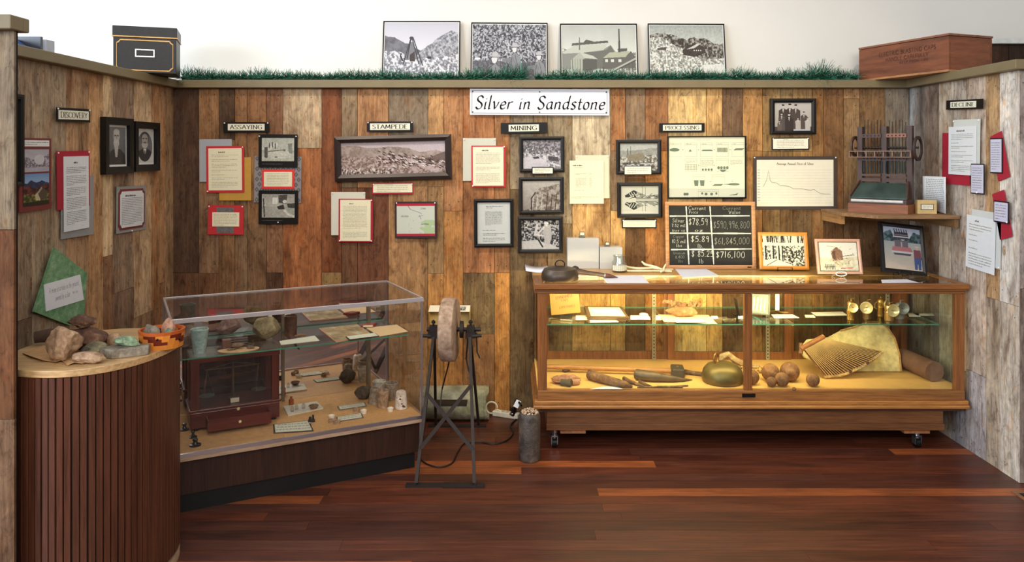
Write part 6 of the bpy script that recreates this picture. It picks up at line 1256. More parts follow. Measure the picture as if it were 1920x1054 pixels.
# long hammer
A_, B_2 = RDk(1022, 697), RDk(1274, 706); t_ = thing('sledge_hammer', 'long straight wooden handled sledge hammer lying along the back of the deck', 'hammer', A_+Vector((0, 0, .03))); d_ = B_2-A_
B().tube([(0, 0, 0), tuple(d_*.5), tuple(d_*.97)], [.015, .013, .016], 14).out('handle', wood((190, 132, 74), .7, .45, 'x', 1, 30), t_, smooth=True); dn = d_.normalized(); hx = d_*.985; sd = Vector((-dn.y, dn.x, 0))
B().bar(tuple(hx-sd*.055), tuple(hx+sd*.055), .072, .052).out('head', pm((92, 82, 66), .5, .4, var=.2), t_, bevel=.008)
B().cyl(tuple(hx+Vector((0, 0, .026))), tuple(hx+Vector((0, 0, .027))), .005).out('wedge', STD, t_)
def poly_tool(nm, lb, cat, pts, rad, mat, z=None, n=12, sm=True):
    P = [RDk(x, y) for x, y in pts]; c = P[0]; zz = [(r_ if z is None else z[i])+.001 for i, r_ in enumerate(rad)]
    o = B().tube([(p.x-c.x, p.y-c.y, q) for p, q in zip(P, zz)], rad, n).out(nm, mat, loc=c, smooth=sm); return tag(o, lb, cat)
t0 = poly_tool('ring_spanner', 'dark iron spanner with a looped end behind the brass bell', 'wrench', [(1278, 701), (1300, 704), (1318, 706)], [.014, .012, .012], IRN)
P_ = RDk(1324, 706); q = B().tube([(.026*math.cos(a), .026*math.sin(a), 0) for a in [2*PI*k/16 for k in range(17)]], .009, 8).out('loop', IRN, t0, smooth=True); q.location = P_-t0.location+Vector((0, 0, .012))
poly_tool('iron_chisel', 'thick rusty iron bar chisel with a rounded end and a flattened tip', 'chisel', [(1106, 712), (1125, 718), (1150, 724), (1172, 730), (1186, 735)], [.030, .026, .023, .019, .006], RST)
poly_tool('iron_spike', 'large rusty spike with a bent square head left of the pointed iron', 'spike', [(1170, 714), (1180, 719), (1196, 724), (1213, 729)], [.012, .011, .009, .003], IRN)
poly_tool('iron_spike', 'small rusty spike lying just right of the bent-headed spike', 'spike', [(1199, 719), (1210, 723), (1223, 727)], [.009, .007, .004], IRN)
poly_tool('iron_point', 'big tapering solid iron point in the middle of the deck', 'iron point', [(1194, 712), (1202, 714), (1225, 716), (1262, 717), (1280, 716), (1298, 714)], [.030, .030, .028, .018, .010, .002], pm((104, 88, 66), .5, .4, var=.25, vs=18), z=[.03, .03, .028, .018, .010, .004])
poly_tool('thin_rod', 'long thin rusty rod at the front edge of the deck', 'rod', [(1195, 734), (1240, 729), (1290, 725)], [.003, .005, .004], IRN)
poly_tool('thin_rod', 'short thin rod with two nubs at the very front of the deck', 'rod', [(1232, 734), (1258, 733), (1280, 734)], [.006, .006, .006], IRN)
flat('white card partly under the rusty chisel at the deck front', [(1106, 730), (1168, 730), (1156, 725), (1132, 725)], DK, LAV, .001, name='paper_sheet', cat='paper')
p = RDk(1356, 735); t_ = thing('brass_bell', 'squat brass bell with a ring on top, left of the central mullion', 'bell', p+Vector((.028, .118, .001)))
BRS2 = pm((124, 108, 62), .45, .6, var=.2, vs=12)
B().lathe([(0, 0), (.105, 0), (.112, .012), (.112, .04), (.104, .068), (.084, .092), (.05, .105), (.018, .108), (0, .108)], 40).out('dome', BRS2, t_, smooth=True)
o = B().tube([(.028*math.cos(a), 0, .028*math.sin(a)) for a in [2*PI*k/20 for k in range(21)]], .006, 8).out('ring', pm((150, 110, 60), .35, .7), t_, smooth=True); o.location = (-.035, 0, .130); o.rotation_euler = (0, 0, .9)
# driftwood with shells/beads behind
p = RDk(1385, 712); t_ = thing('dried_root', 'pale twisted dried root with knobs behind the bell and mullion', 'root', p+Vector((.02, .145, .02)))
RT_ = rockmat((200, 164, 112), (150, 108, 70), (226, 206, 160), 30); b = B(); b.tube([(-.10, 0, .04), (-.07, .01, .07), (-.04, 0, .085), (0, 0, .05), (.05, -.02, .03), (.12, -.03, .02)], [.012, .02, .018, .02, .018, .012], 9); b.out('main_stem', RT_, t_, smooth=True)
b = B(); r = random.Random(8)
for k in range(46): x = r.uniform(-.05, .15); b.lathe([(0, -.007), (.007, 0), (0, .007)], 6, X=Matrix.Translation((x, r.uniform(-.05, .02), max(-.012, r.uniform(-.01, .04)-.1*abs(x-.05)))))
b.out('knobs', RT_, t_, smooth=True); B().tube([(-.12, -.04, .0), (-.04, -.05, .012), (.05, -.06, -.004)], [.01, .014, .012], 8).out('lower_stem', RT_, t_, smooth=True)
RSTB = rockmat((146, 102, 62), (104, 68, 42), (168, 124, 80), 26, .7)
for px, py, r_, lb in ((1449, 719, .049, 'large rusty iron ball, left one of the two large balls'), (1486, 719, .053, 'large rusty iron ball, right one of the two large balls'), (1413, 724, .040, 'rusty iron ball partly hidden behind the central mullion'), (1470, 731, .038, 'middle-sized rusty iron ball in front of the two large balls'), (1449, 733, .027, 'small pale brown iron ball at the front left of the balls'), (1528, 732, .036, 'rusty iron ball under the tip of the pleated fan')):
    p = RDk(px, py); o = B().lathe([(r_*math.sin(PI*k/14), r_-r_*math.cos(PI*k/14)) for k in range(15)], 24).out('iron_ball', RSTB, loc=p+Vector((0, r_*.8, .0005)), smooth=True); tag(o, lb, 'ball', 'rusty grinding balls on the showcase deck')
R_('tiny brown pebble in front of the rusty balls', 1489, 732, 7, 6, 7, 95, RSTB, plane=DK, name='pebble', cat='pebble', cuts=1)
# fleece bellows panel and pleated fan
YP = 4.50
def vpoly(pts, Y, c): return [((x-CX)*Y/F-c[0], CZ-(y-HY)*Y/F-c[1]) for x, y in pts]
c = ((1610-CX)*YP/F, DK+.002)
t_ = thing('hide_sheet', 'large cream curved hide panel standing behind the pleated fan in the lit showcase', 'hide panel', (c[0], YP, c[1]), rot=(-R(20), 0, 0))
pts = [(1504, 690), (1520, 672), (1560, 668), (1585, 656), (1610, 650), (1640, 640), (1662, 639), (1676, 650), (1686, 670), (1690, 700), (1688, 731), (1640, 731), (1600, 731), (1540, 722), (1510, 705)]
q = vpoly(pts, YP, c); zmin = min(z for _, z in q); B().prism([(x, z-zmin) for x, z in q], -.010, .006, X=XZ).out('hide', rockmat((236, 214, 150), (206, 176, 108), (246, 232, 184), 5, .7), t_, bevel=.004)
b = B(); e_ = [(x, -.012, z-zmin) for x, z in q[3:11]]; b.tube(e_, .006, 6).out('ragged_edge', rockmat((196, 150, 84), (150, 104, 56)), t_)
YP2 = 4.36; c = ((1580-CX)*YP2/F, DK+.002); t_ = thing('pleated_fan', 'brown pleated fan-shaped hide with a scalloped cream edge, in front of the cream panel', 'pleated hide', (c[0], YP2, c[1]), rot=(-R(24), 0, 0))
ap = [(1512, 676), (1553, 656)]; ar = [(1545, 729), (1580, 726), (1615, 712), (1645, 696), (1664, 682)]
P0 = vpoly(ap, YP2, c); P1 = vpoly(ar, YP2, c); zm = min(z for _, z in P1); P0 = [(x, z-zm+.008) for x, z in P0]; P1 = [(x, z-zm+.008) for x, z in P1]
def interp(P, t):
    f = t*(len(P)-1); i = min(int(f), len(P)-2); f -= i; return (P[i][0]+(P[i+1][0]-P[i][0])*f, P[i][1]+(P[i+1][1]-P[i][1])*f)
n = 26; vs = []; 
for k in range(n*2+1):
    a = interp(P0, k/(2*n)); e_ = interp(P1, k/(2*n)); y_ = -.004-.011*(k % 2)
    for fr in (0, 1): vs.append((a[0]+(e_[0]-a[0])*fr, y_-.0*fr, a[1]+(e_[1]-a[1])*fr))
b = B(); b.grp(vs, [(2*k, 2*k+1, 2*k+3, 2*k+2) for k in range(2*n)]); o = b.out('pleats', rockmat((146, 100, 56), (108, 72, 38), (166, 122, 72), 12, .6), t_); md = o.modifiers.new('t', 'SOLIDIFY'); md.thickness = .003; md.offset = -1
b = B()
for k in range(1, n):
    a = interp(P0, k/n); e_ = interp(P1, k/n); b.bar((a[0], -.0175, a[1]), (e_[0], -.0175, e_[1]), .0022, .003)
b.out('stitched_ribs', pm((206, 166, 106), .7), t_)
B().tube([(x, -.008, z) for x, z in [interp(P1, k/10) for k in range(11)]], .008, 8).out('scalloped_edge', rockmat((228, 196, 134), (160, 116, 66)), t_, smooth=True)
for f in (.35, .62): x, z = interp(P1, f); B().lathe([(0, .008), (.009, .006), (.01, 0)], 12, X=Matrix.Translation((x, -.014, z+.002)) @ Matrix.Rotation(PI/2, 4, 'X')).out('button', pm((90, 50, 30), .4), t_)
B().tube([(P0[0][0]-.01, -.008, P0[0][1]-.005), (P0[1][0]+.01, -.008, P0[1][1]+.005)], .016, 10).out('top_band', pm((150, 92, 50), .6, var=.2), t_, smooth=True)
B().tube([(P0[0][0]-.01, .0, P0[0][1]-.03), (P0[0][0]-.0, -.0, P0[0][1]+.03)], .012, 8).out('peg', pm((120, 80, 50), .6), t_)
o = B().cyl((-.015, .15, .056), (.012, -.15, .056), .055, n=32).out('felt_tube', pm((120, 84, 62), .8, var=.12), loc=(2.338, 4.45, DK+.001), smooth=True); tag(o, 'thick brown tube lying at the right end of the showcase deck', 'tube')
o = B().cyl((0, 0, 0), (0, 0, .02), .03, n=24).out('tin', pm((80, 64, 46), .5), loc=RDk(1400, 690)+Vector((.0, 0, .001))); tag(o, 'small low dark tin behind the central mullion on the deck', 'tin')
# ------------------------------------------------------------ grindstone on an iron stand
IRON = pm((42, 28, 22), .65, .0, var=.2, vs=25, bm=.2); IROND = pm((34, 25, 22), .6, .0, var=.2)
gx, gy, gz = -.322, 4.15, .662
t_ = thing('grindstone', 'old treadle grindstone on a crossed iron leg stand between the two showcases', 'grindstone', (gx, gy, 0), 0)
B().lathe([(0, -.040), (.158, -.040), (.166, -.034), (.168, 0), (.166, .034), (.158, .040), (0, .040)], 56, X=Matrix.Translation((0, 0, gz)) @ Matrix.Rotation(PI/2, 4, 'Y')).out('stone_wheel', rockmat((186, 158, 134), (146, 118, 98), (206, 182, 160), 9), t_, smooth=True, loc=(-.014, 0, 0), rot=(0, 0, R(-4)))
B().cyl((-.135, 0, gz), (.155, 0, gz), .011).cyl((-.062, 0, gz), (-.042, 0, gz), .045).cyl((.042, 0, gz), (.062, 0, gz), .045).out('axle', IROND, t_, smooth=True)
for sx in (-1, 1):
    x = sx*.100
    b = B().box(x-.026, x+.026, -.035, .035, gz-.042, gz-.012).box(x-.02, x+.02, -.022, .022, gz-.012, gz+.020).cyl((x, -.0, gz+.02), (x, 0, gz+.05), .006).cyl((x, 0, gz+.034), (x, 0, gz+.044), .012, n=6)
    b.cyl((x+.01*sx, -.03, gz-.03), (x+.06*sx, -.03, gz-.026), .009).out('bearing', IROND, t_, smooth=False)
ft, bk = -.42, .40
for sx in (-1, 1):
    X0 = sx*.140; Xt = sx*.097
    B().bar((X0, ft+.004, .012), (Xt, -.024, gz-.04), .026, .016, up=(1, 0, 0)).out('leg', IRON, t_); B().bar((X0*.9, bk, .012), (Xt, .024, gz-.04), .026, .014, up=(1, 0, 0)).out('leg', IROND, t_)
def fp(f): return ft+.004+(-.024-ft-.004)*f
def fx(sx, f): return sx*(.140+(.097-.140)*f)
def fz(f): return .012+(gz-.052)*f
for a, c, s in ((.66, .23, 1), (.60, .22, -1)):
    B().bar((fx(s, a), fp(a)-.014-(.004 if s > 0 else .0), fz(a)), (fx(-s, c), fp(c)-.014-(.004 if s > 0 else 0), fz(c)), .018, .005, up=(0, 1, 0)).out('cross_brace', IRON, t_)
B().bar((-.19, ft, .006), (.19, ft, .006), .035, .010).cyl((-.145, ft-.01, .011), (-.145, ft-.01, .018), .008, n=6).cyl((.145, ft-.01, .011), (.145, ft-.01, .018), .008, n=6).out('foot_bar', IROND, t_)
B().bar((-.17, bk, .006), (.17, bk, .006), .03, .010).out('foot_bar', IROND, t_)
B().tube([(.13, .01, gz-.02), (.135, -.01, gz-.12), (.15, -.02, gz-.15)], .004, 6).tube([(.085, .02, gz-.05), (.075, .01, gz-.16), (.09, 0, gz-.22), (.11, -.01, gz-.26)], .005, 6).out('wire_guard', IROND, t_)
B().bar((-.02, .05, gz-.19), (-.065, .14, gz-.36), .018, .006, up=(1, 0, 0)).bar((-.065, .14, gz-.355), (-.075, .1, .2), .014, .006, up=(1, 0, 0)).out('pitman_rod', IROND, t_)
B().box(-.115, .07, .15, .23, .20, .212).out('treadle', IROND, t_)
# folded reading card on the wall behind the wheel
p = atdepth(842, 600, 4.70); t_ = thing('reader_board', 'cream folded reader box with a white sloping top fixed to the boards behind the grindstone', 'sign', (p.x, YB-.004, p.z))
YEL = pm((222, 192, 126), .7); W_ = .125
B().box(-W_, W_, -.004, 0, -.07, .045).out('back_plate', YEL, t_); B().grp([(-W_, -.10, .05), (W_, -.10, .05), (W_, -.004, .068), (-W_, -.004, .068), (-W_, -.10, .053), (W_, -.10, .053), (W_, -.004, .071), (-W_, -.004, .071)], [(0, 1, 2, 3), (4, 5, 6, 7), (0, 1, 5, 4), (1, 2, 6, 5), (2, 3, 7, 6), (3, 0, 4, 7)]).out('sloping_top', PAPER, t_)
B().grp([(W_-.003, -.10, .05), (W_-.003, -.004, .067), (W_-.003, -.004, -.07), (W_, -.10, .05), (W_, -.004, .067), (W_, -.004, -.07)], [(0, 1, 2), (3, 4, 5), (0, 1, 4, 3), (1, 2, 5, 4), (2, 0, 3, 5)]).out('side_flap', YEL, t_)
B().grp([(-W_, -.10, .05), (-W_, -.004, .067), (-W_, -.004, -.07), (-W_+.003, -.10, .05), (-W_+.003, -.004, .067), (-W_+.003, -.004, -.07)], [(0, 1, 2), (3, 4, 5), (0, 1, 4, 3), (1, 2, 5, 4), (2, 0, 3, 5)]).out('side_flap', YEL, t_)
cv = Cv(40, 12, (226, 226, 222)).ridge([(0, .3), (1, .2)], (60, 60, 60), (220, 220, 216), 5, 6, 1.6); pc = picture(t_, .12, .07, 0, cv); pc.location = (.04, -.052, .0625); pc.rotation_euler = (-PI/2+.18, 0, 0)
# galvanised pipe on the floor behind
p = onplane(858, 786, 0); t_ = thing('metal_duct', 'short weathered grey metal pipe lying on the floor against the boards', 'pipe', (p.x, 4.68, 0), R(0))
GAL = rockmat((160, 158, 134), (118, 118, 100), (186, 184, 160), 7, .4); b = B(); n = 40; vs = []
for k in range(n):
    a = 2*PI*k/n; vs += [(-.22, .1*math.cos(a), .1+.1*math.sin(a)), (.19-.02*max(0, math.cos(2*a+.3)), .1*math.cos(a), .1+.1*math.sin(a))]
b.grp(vs, [(2*k, 2*k+1, (2*k+3) % (2*n), (2*k+2) % (2*n)) for k in range(n)]); o = b.out('tube', GAL, t_, smooth=True); md = o.modifiers.new('t', 'SOLIDIFY'); md.thickness = .003; md.offset = -1
B().tube([(.165, .1005*math.cos(a), .1+.1005*math.sin(a)) for a in [2*PI*k/40 for k in range(41)]], .003, 6).out('bead', GAL, t_, smooth=True)
# power strip, cords
p = onplane(949, 786, 0); t_ = thing('power_strip', 'white power strip on the floor at the foot of the boards', 'power strip', p+Vector((.0, .04, 0)), R(-24)); WP = pm((226, 222, 206), .35)
B().box(-.085, .085, -.024, .024, .0, .032).out('housing', WP, t_, bevel=.006)
for k in range(4): B().box(-.05+.03*k-.009, -.05+.03*k+.009, -.012, .012, .032, .0335).out('socket', BLACK if k == 3 else pm((190, 186, 170), .5), t_)
P0 = t_.location; o = B().tube([(p.x-.09+.035*math.cos(a)-.0, p.y+.06, .05+.035*math.sin(a)) for a in [2*PI*k/20 for k in range(20)]]+[(p.x-.03, p.y+.05, .03)], .005, 8).out('electric_cable', WP, smooth=True); tag(o, 'white cord looped beside the end of the pipe and the power strip', 'cord')
B().box(.035, .065, -.012, .014, .0336, .06).out('plug', BLACK, t_, bevel=.003)
pts = [(783, 856), (800, 870), (825, 876), (848, 868), (858, 848), (872, 831), (900, 829), (925, 833), (950, 826), (962, 812), (957, 798), (968, 786)]
ps = smooth([tuple(onplane(x, y, .004)) for x, y in pts]+[tuple(onplane(974, 778, 0)+Vector((0, .04, .06)))], 5) if False else None
def sm3(P, k=6):
    o = []
    for i in range(len(P)-1):
        p0, p1, p2, p3 = P[max(i-1, 0)], P[i], P[i+1], P[min(i+2, len(P)-1)]
        for j in range(k):
            t = j/k; o.append(.5*((2*p1)+(p2-p0)*t+(2*p0-5*p1+4*p2-p3)*t*t+(3*p1-p0-3*p2+p3)*t**3))
    return o+[P[-1]]
o = B().tube(sm3([onplane(x, y, .0045) for x, y in pts]), .0042, 7).out('electric_cable', pm((24, 20, 18), .5), smooth=True); tag(o, 'black power cord snaking over the floor in front of the pipe', 'cord')
# mortar-like cylinder with sparkling mineral
t_ = thing('iron_cylinder', 'upright dark iron cylinder on the floor filled with sparkling pale mineral crust', 'cylinder', (.092, 4.055, 0))
B().lathe([(0, 0), (.050, 0), (.055, .006), (.0565, .02), (.0565, .225), (.052, .245), (.047, .25), (.044, .238), (0, .236)], 36).out('barrel', rockmat((92, 80, 72), (52, 46, 42), (128, 108, 88), 12, .45), t_, smooth=True)
b = B(); r = random.Random(3)
for k in range(90):
    a = r.uniform(0, 2*PI); q = .044*math.sqrt(r.random()); b.lathe([(0, -.007), (.007, 0), (0, .007)], 5, X=Matrix.Translation((q*math.cos(a), q*math.sin(a), .246+.014*(1-(q/.05)**2)+r.uniform(-.003, .004))))
b.out('mineral_crust', rockmat((206, 178, 148), (150, 110, 80), (240, 228, 210), 60, .4), t_)
o = B().tube(sm3([Vector((.05, 4.12, .262)), Vector((.035, 4.16, .27)), Vector((.02, 4.25, .25)), Vector((.01, 4.4, .12)), Vector((-.01, 4.62, .05))]), .006, 8).out('electric_cable', BLACK, smooth=True); tag(o, 'thick black cord with a white tag passing behind the iron cylinder', 'cord')
t2 = B().box(-.014, .014, -.001, .001, -.02, .02).out('white_tag', WHITE, o); t2.location = (.028, 4.15, .262); t2.rotation_euler = (0, .5, .2)
# floor vent
p = onplane(1893, 922, 0); t_ = thing('floor_vent', 'floor vent with wooden surround at the right edge of the frame', 'vent', (p.x+.005, p.y-.17, 0))
ww = wood((150, 104, 70), .7, .5, 'x'); fr = B().prism([(0, .17), (.02, .15), (.34, .15), (.34, .17)], 0, .004).prism([(0, .17), (.02, .15), (.02, -.02), (0, -.04)], 0, .004).out('surround', ww, t_)
B().box(.0205, .34, -.02, .1495, 0, .001).out('duct_opening', BLACK, t_); b = B()
for k in range(14): b.box(.03+.022*k, .038+.022*k, -.015, .145, .0011, .0035)
b.out('grille', pm((60, 58, 56), .5, .4), t_)
# ------------------------------------------------------------ corner shelf and model stamp mill
SHT = 1.265; SHW = wood((142, 108, 74), .6, .6, 'x', 1, 18)
t_ = thing('corner_shelf', 'weathered wood corner shelf with an angled front edge between the back and right walls', 'shelf', (0, 0, 0))
sp = [(1.915, YB-.004), (1.915, 4.70), (1.905, 4.47), (2.02, 4.27), (2.462, 4.25), (2.462, YB-.004)]
B().prism(sp, SHT-.020, SHT).out('board', SHW, t_, bevel=.001)
B().bar((1.925, YB-.02, SHT-.045), (1.925, 4.50, SHT-.045), .022, .049).out('left_cleat', wood((170, 126, 78), .6, .6, 'y', 1, 18), t_); B().box(2.44, 2.462, 4.262, YB-.03, SHT-.07, SHT-.0205).out('right_cleat', wood((128, 98, 64), .6, .6, 'y', 1, 18), t_)
B().box(1.94, 2.438, YB-.026, YB-.004, SHT-.07, SHT-.0205).out('rear_cleat', SHW, t_)
mc = Vector((2.16, 4.50, SHT)); M = thing('model_stamp_mill', 'small dark wooden model of a ten-stamp mill with thin metal stems on the corner shelf', 'model', mc, R(-45))
# local: x along the width (to the right in the image), -y faces out of the corner
MB_ = wood((140, 84, 52), .6, .5, 'x', 1, 20); MD = wood((76, 54, 46), .6, .5, 'z', 1, 24); MDx = wood((80, 54, 46), .6, .5, 'x', 1, 24); LTW = wood((134, 104, 86), .75, .5, 'x', 1, 24)
B().box(-.165, .165, -.095, .095, .0, .052).out('base', MB_, M, bevel=.001)
B().box(-.155, .155, -.09, .0, .0525, .078).out('tray_rail', MDx, M); B().cyl((-.145, -.094, .068), (.14, -.094, .068), .0085).out('roller', pm((206, 206, 200), .4), M, smooth=True)
B().grp([(-.15, -.088, .082), (.15, -.088, .082), (.125, .0, .165), (-.125, .0, .165), (-.15, -.088, .088), (.15, -.088, .088), (.125, .0, .171), (-.125, .0, .171)], [(0, 1, 2, 3), (4, 5, 6, 7), (0, 1, 5, 4), (1, 2, 6, 5), (2, 3, 7, 6), (3, 0, 4, 7)]).out('amalgam_plate', pm((66, 84, 78), .35, .4, var=.3, vs=10), M)
for sx in (-1, 1): B().grp([(sx*.152, -.092, .08), (sx*.132, .004, .08), (sx*.132, .004, .185), (sx*.152, -.092, .098), (sx*.158, -.092, .08), (sx*.138, .004, .08), (sx*.138, .004, .185), (sx*.158, -.092, .098)], [(0, 1, 2, 3), (4, 5, 6, 7), (0, 1, 5, 4), (1, 2, 6, 5), (2, 3, 7, 6), (3, 0, 4, 7)]).out('plate_cheek', MDx, M)
for x in (-.138, 0, .138): B().box(x-.014, x+.014, .012, .05, .0525, .50).out('upright', MD, M)
for x0, x1 in ((-.123, -.015), (.015, .123)):
    B().box(x0, x1, .002, .022, .177, .198).box(x0, x1, .002, .03, .208, .222).out('mortar_box', MDx, M); 
for z in (.30, .435):
    for x0, x1 in ((-.1235, -.0145), (.0145, .1235)):
        o = B().box(x0, x1, .004, .024, z, z+.022).out('guide_beam', MDx if not (z > .4 and x0 > 0) else wood((150, 98, 80), .7, .5), M); b = B()
        for k in range(5): b.cyl((x0+.012+.021*k, .0, z+.011), (x0+.012+.021*k, .0035, z+.011), .0035, n=8)
        b.out('guide_bolts', BLACK, o)
b = B().box(-.185, .16, -.032, -.012, .352, .358).box(-.185, .16, -.032, -.012, .318, .323); 
for k in range(8): b.box(-.185+.0485*k, -.179+.0485*k, -.032, -.012, .3235, .3515)
b.out('ladder_rail', LTW, M)
B().lathe([(.045, -.005), (.062, -.005), (.062, .005), (.045, .005), (.045, -.005)], 36, X=Matrix.Translation((-.172, .03, .385)) @ Matrix.Rotation(PI/2, 4, 'Y')).out('bull_wheel', MDx, M, smooth=True)
B().lathe([(.055, -.005), (.072, -.005), (.072, .005), (.055, .005), (.055, -.005)], 36, X=Matrix.Translation((.175, .04, .37)) @ Matrix.Rotation(PI/2, 4, 'Y')).out('bull_wheel', pm((52, 38, 34), .6), M, smooth=True)
B().cyl((-.175, .034, .375), (.18, .034, .375), .006).out('cam_shaft', IROND, M)
SIL = pm((130, 134, 138), .3, .8); r = random.Random(2)
for g_, n_ in ((-.069, 6), (.069, 6)):
    for k in range(n_):
        x = g_-.045+.018*k; h_ = .530+r.uniform(-.012, .014)
        st = B().cyl((x, .034 if False else .0, .225), (x, .0, h_), .0023, n=6).out('stem', pm((56, 60, 62), .4, .6), M); st.location.y = .028
        q = B().cyl((x, .0, .340), (x, .0, .358), .0055, n=8).lathe([(0, -.005), (.005, 0), (0, .005)], 8, X=Matrix.Translation((x, -.006, .375))).out('tappet', SIL, M); q.location.y = .028
b = B()
for k in range(12): x = -.112+.0204*k; b.cyl((x, .0, .228), (x, .0, .296), .0042, n=8)
o = b.out('stamp_shoes', pm((52, 66, 72), .35, .6), M); o.location.y = .01; o['kind'] = 'stuff'
p = Vector((2.395, 4.33, SHT)); t_ = thing('label_block', 'small cream wooden block with a framed caption on the right end of the corner shelf', 'sign', onplane(1742, 402, SHT)+Vector((0, .02, .0005)), R(-6))
B().box(-.052, .052, 0, .03, 0, .078).out('block', pm((206, 178, 122), .6), t_, bevel=.001); B().box(-.034, .034, -.002, 0, .024, .056).out('mount', PBLK, t_); B().box(-.031, .031, -.0028, -.002, .027, .053).out('caption', PAPER, t_); lines(t_, -.027, .027, .03, .05, -.0032, 4, 5)
p = wallpt('right', 1778, 371, .03); b = B(); n = 10; vs = []
for k in range(n+1):
    u_ = k/n; xx = -.085+.17*u_; oy = -.004-.03*(u_-.35)**2*2.2
    vs += [(xx, oy, -.088-.02*(u_)), (xx, oy, .098-.0*u_)]
b.grp(vs, [(2*k, 2*k+2, 2*k+3, 2*k+1) for k in range(n)]); t_ = thing('curved_sheet', 'curling white text sheet standing on the corner shelf against the right wall', 'paper', (2.425, 4.415, SHT+.112), rot=(R(0), 0, R(-70)))
o = b.out('sheet', COOL, t_, smooth=True); md = o.modifiers.new('t', 'SOLIDIFY'); md.thickness = .0012; md.offset = 1
o = B(); r = random.Random(3)
for i in range(16):
    z = .08-.0105*i; x = -.065
    while x < .06:
        w_ = r.uniform(.006, .018); f = lambda q: -.004-.03*((q+.085)/.17-.35)**2*2.2-.0022
        o.face([(x, f(x), z), (x+w_, f(x+w_), z), (x+w_, f(x+w_), z+.003), (x, f(x), z+.003)]); x += w_+.004
o.out('text_lines', INKF, t_)
# ------------------------------------------------------------ on the cap
CT = 2.06; TB = thing('tin_box', 'black tin deed box with gold striping and a label holder, left corner of the cap', 'box', (-2.226, 4.315, CT+.0005), R(18.5))
JAP = pm((24, 25, 28), .38, .1, var=.25, vs=50, spec=.35); GLD = pm((196, 150, 84), .4, .3)
w_, d_, h_ = .325, .25, .262
B().box(0, w_, 0, d_, 0, h_-.062).out('body', JAP, TB, bevel=.003); B().box(-.004, w_+.004, -.004, d_+.004, h_-.061, h_).out('lid', JAP, TB, bevel=.003)
B().box(-.006, w_+.006, -.006, d_+.006, h_-.062, h_-.056).out('lid_bead', GLD, TB)
b = B(); z0, z1, x0, x1, c_ = .015, h_-.078, .018, w_-.018, .018; y_ = -.0012
pt = [(x0+c_, z0), (x1-c_, z0), (x1-c_*.6, z0+c_*.6), (x1, z0+c_), (x1, z1-c_), (x1-c_*.6, z1-c_*.6), (x1-c_, z1), (x0+c_, z1), (x0+c_*.6, z1-c_*.6), (x0, z1-c_), (x0, z0+c_), (x0+c_*.6, z0+c_*.6), (x0+c_, z0)]
for a, c in zip(pt[:-1], pt[1:]): b.bar((a[0], y_, a[1]), (c[0], y_, c[1]), .0025, .006)
b.out('gold_striping', GLD, TB)
b = B(); x0, x1, z0, z1 = .112, .212, .090, .134
for a in ((x0, x1, z0, z0+.006), (x0, x1, z1-.006, z1), (x0, x0+.006, z0+.006, z1-.006), (x1-.006, x1, z0+.006, z1-.006)): b.box(a[0], a[1], -.006, 0, a[2], a[3])
b.out('label_holder', pm((190, 190, 196), .3, .8), TB)
# wooden crate
cr = thing('wooden_crate', 'reddish-brown wooden crate with faded black stencilling, resting across the right corner of the cap', 'crate', (2.416, 4.277, CT+.0005), math.atan2(-.59, .226))
# local +x runs from the far left corner towards the near corner; place origin at near corner
CRX = wood((130, 74, 44), .45, .6, 'x', .6, 8); CRY = wood((136, 80, 50), .45, .6, 'y', .6, 8); CL, CWd, CH_ = .64, .335, .212
B().box(-CL, 0, 0, CWd, .0, .012).out('bottom_board', wood((176, 126, 82), .7, .5, 'x', 1, 10), cr); 
B().box(-CL, 0, 0, .016, .0125, CH_-.014).out('front_board', CRX, cr, bevel=.001); B().box(-CL, 0, CWd-.016, CWd, .0125, CH_-.014).out('rear_board', CRX, cr)
B().box(-.016, .0, .0165, CWd-.0165, .0125, CH_-.014).out('end_board', CRY, cr, bevel=.001); B().box(-CL, -CL+.016, .0165, CWd-.0165, .0125, CH_-.014).out('end_board', CRY, cr)
B().box(-CL, .004, -.004, CWd+.004, CH_-.012, CH_).out('lid', wood((138, 86, 62), .6, .55, 'x', 1, 10), cr, bevel=.001)
STN = pm((84, 48, 40), .8, var=.2); text(cr, 'ELECTRIC BLASTING CAPS', .024, -CL*.44, .148, -.0012, STN, 'sans', width=.40); text(cr, 'HANDLE CAREFULLY', .022, -CL*.44, .112, -.0012, STN, 'sans', width=.30); text(cr, 'KEEP FROM FIRE', .014, -CL*.36, .084, -.0012, STN, 'sans', width=.2)
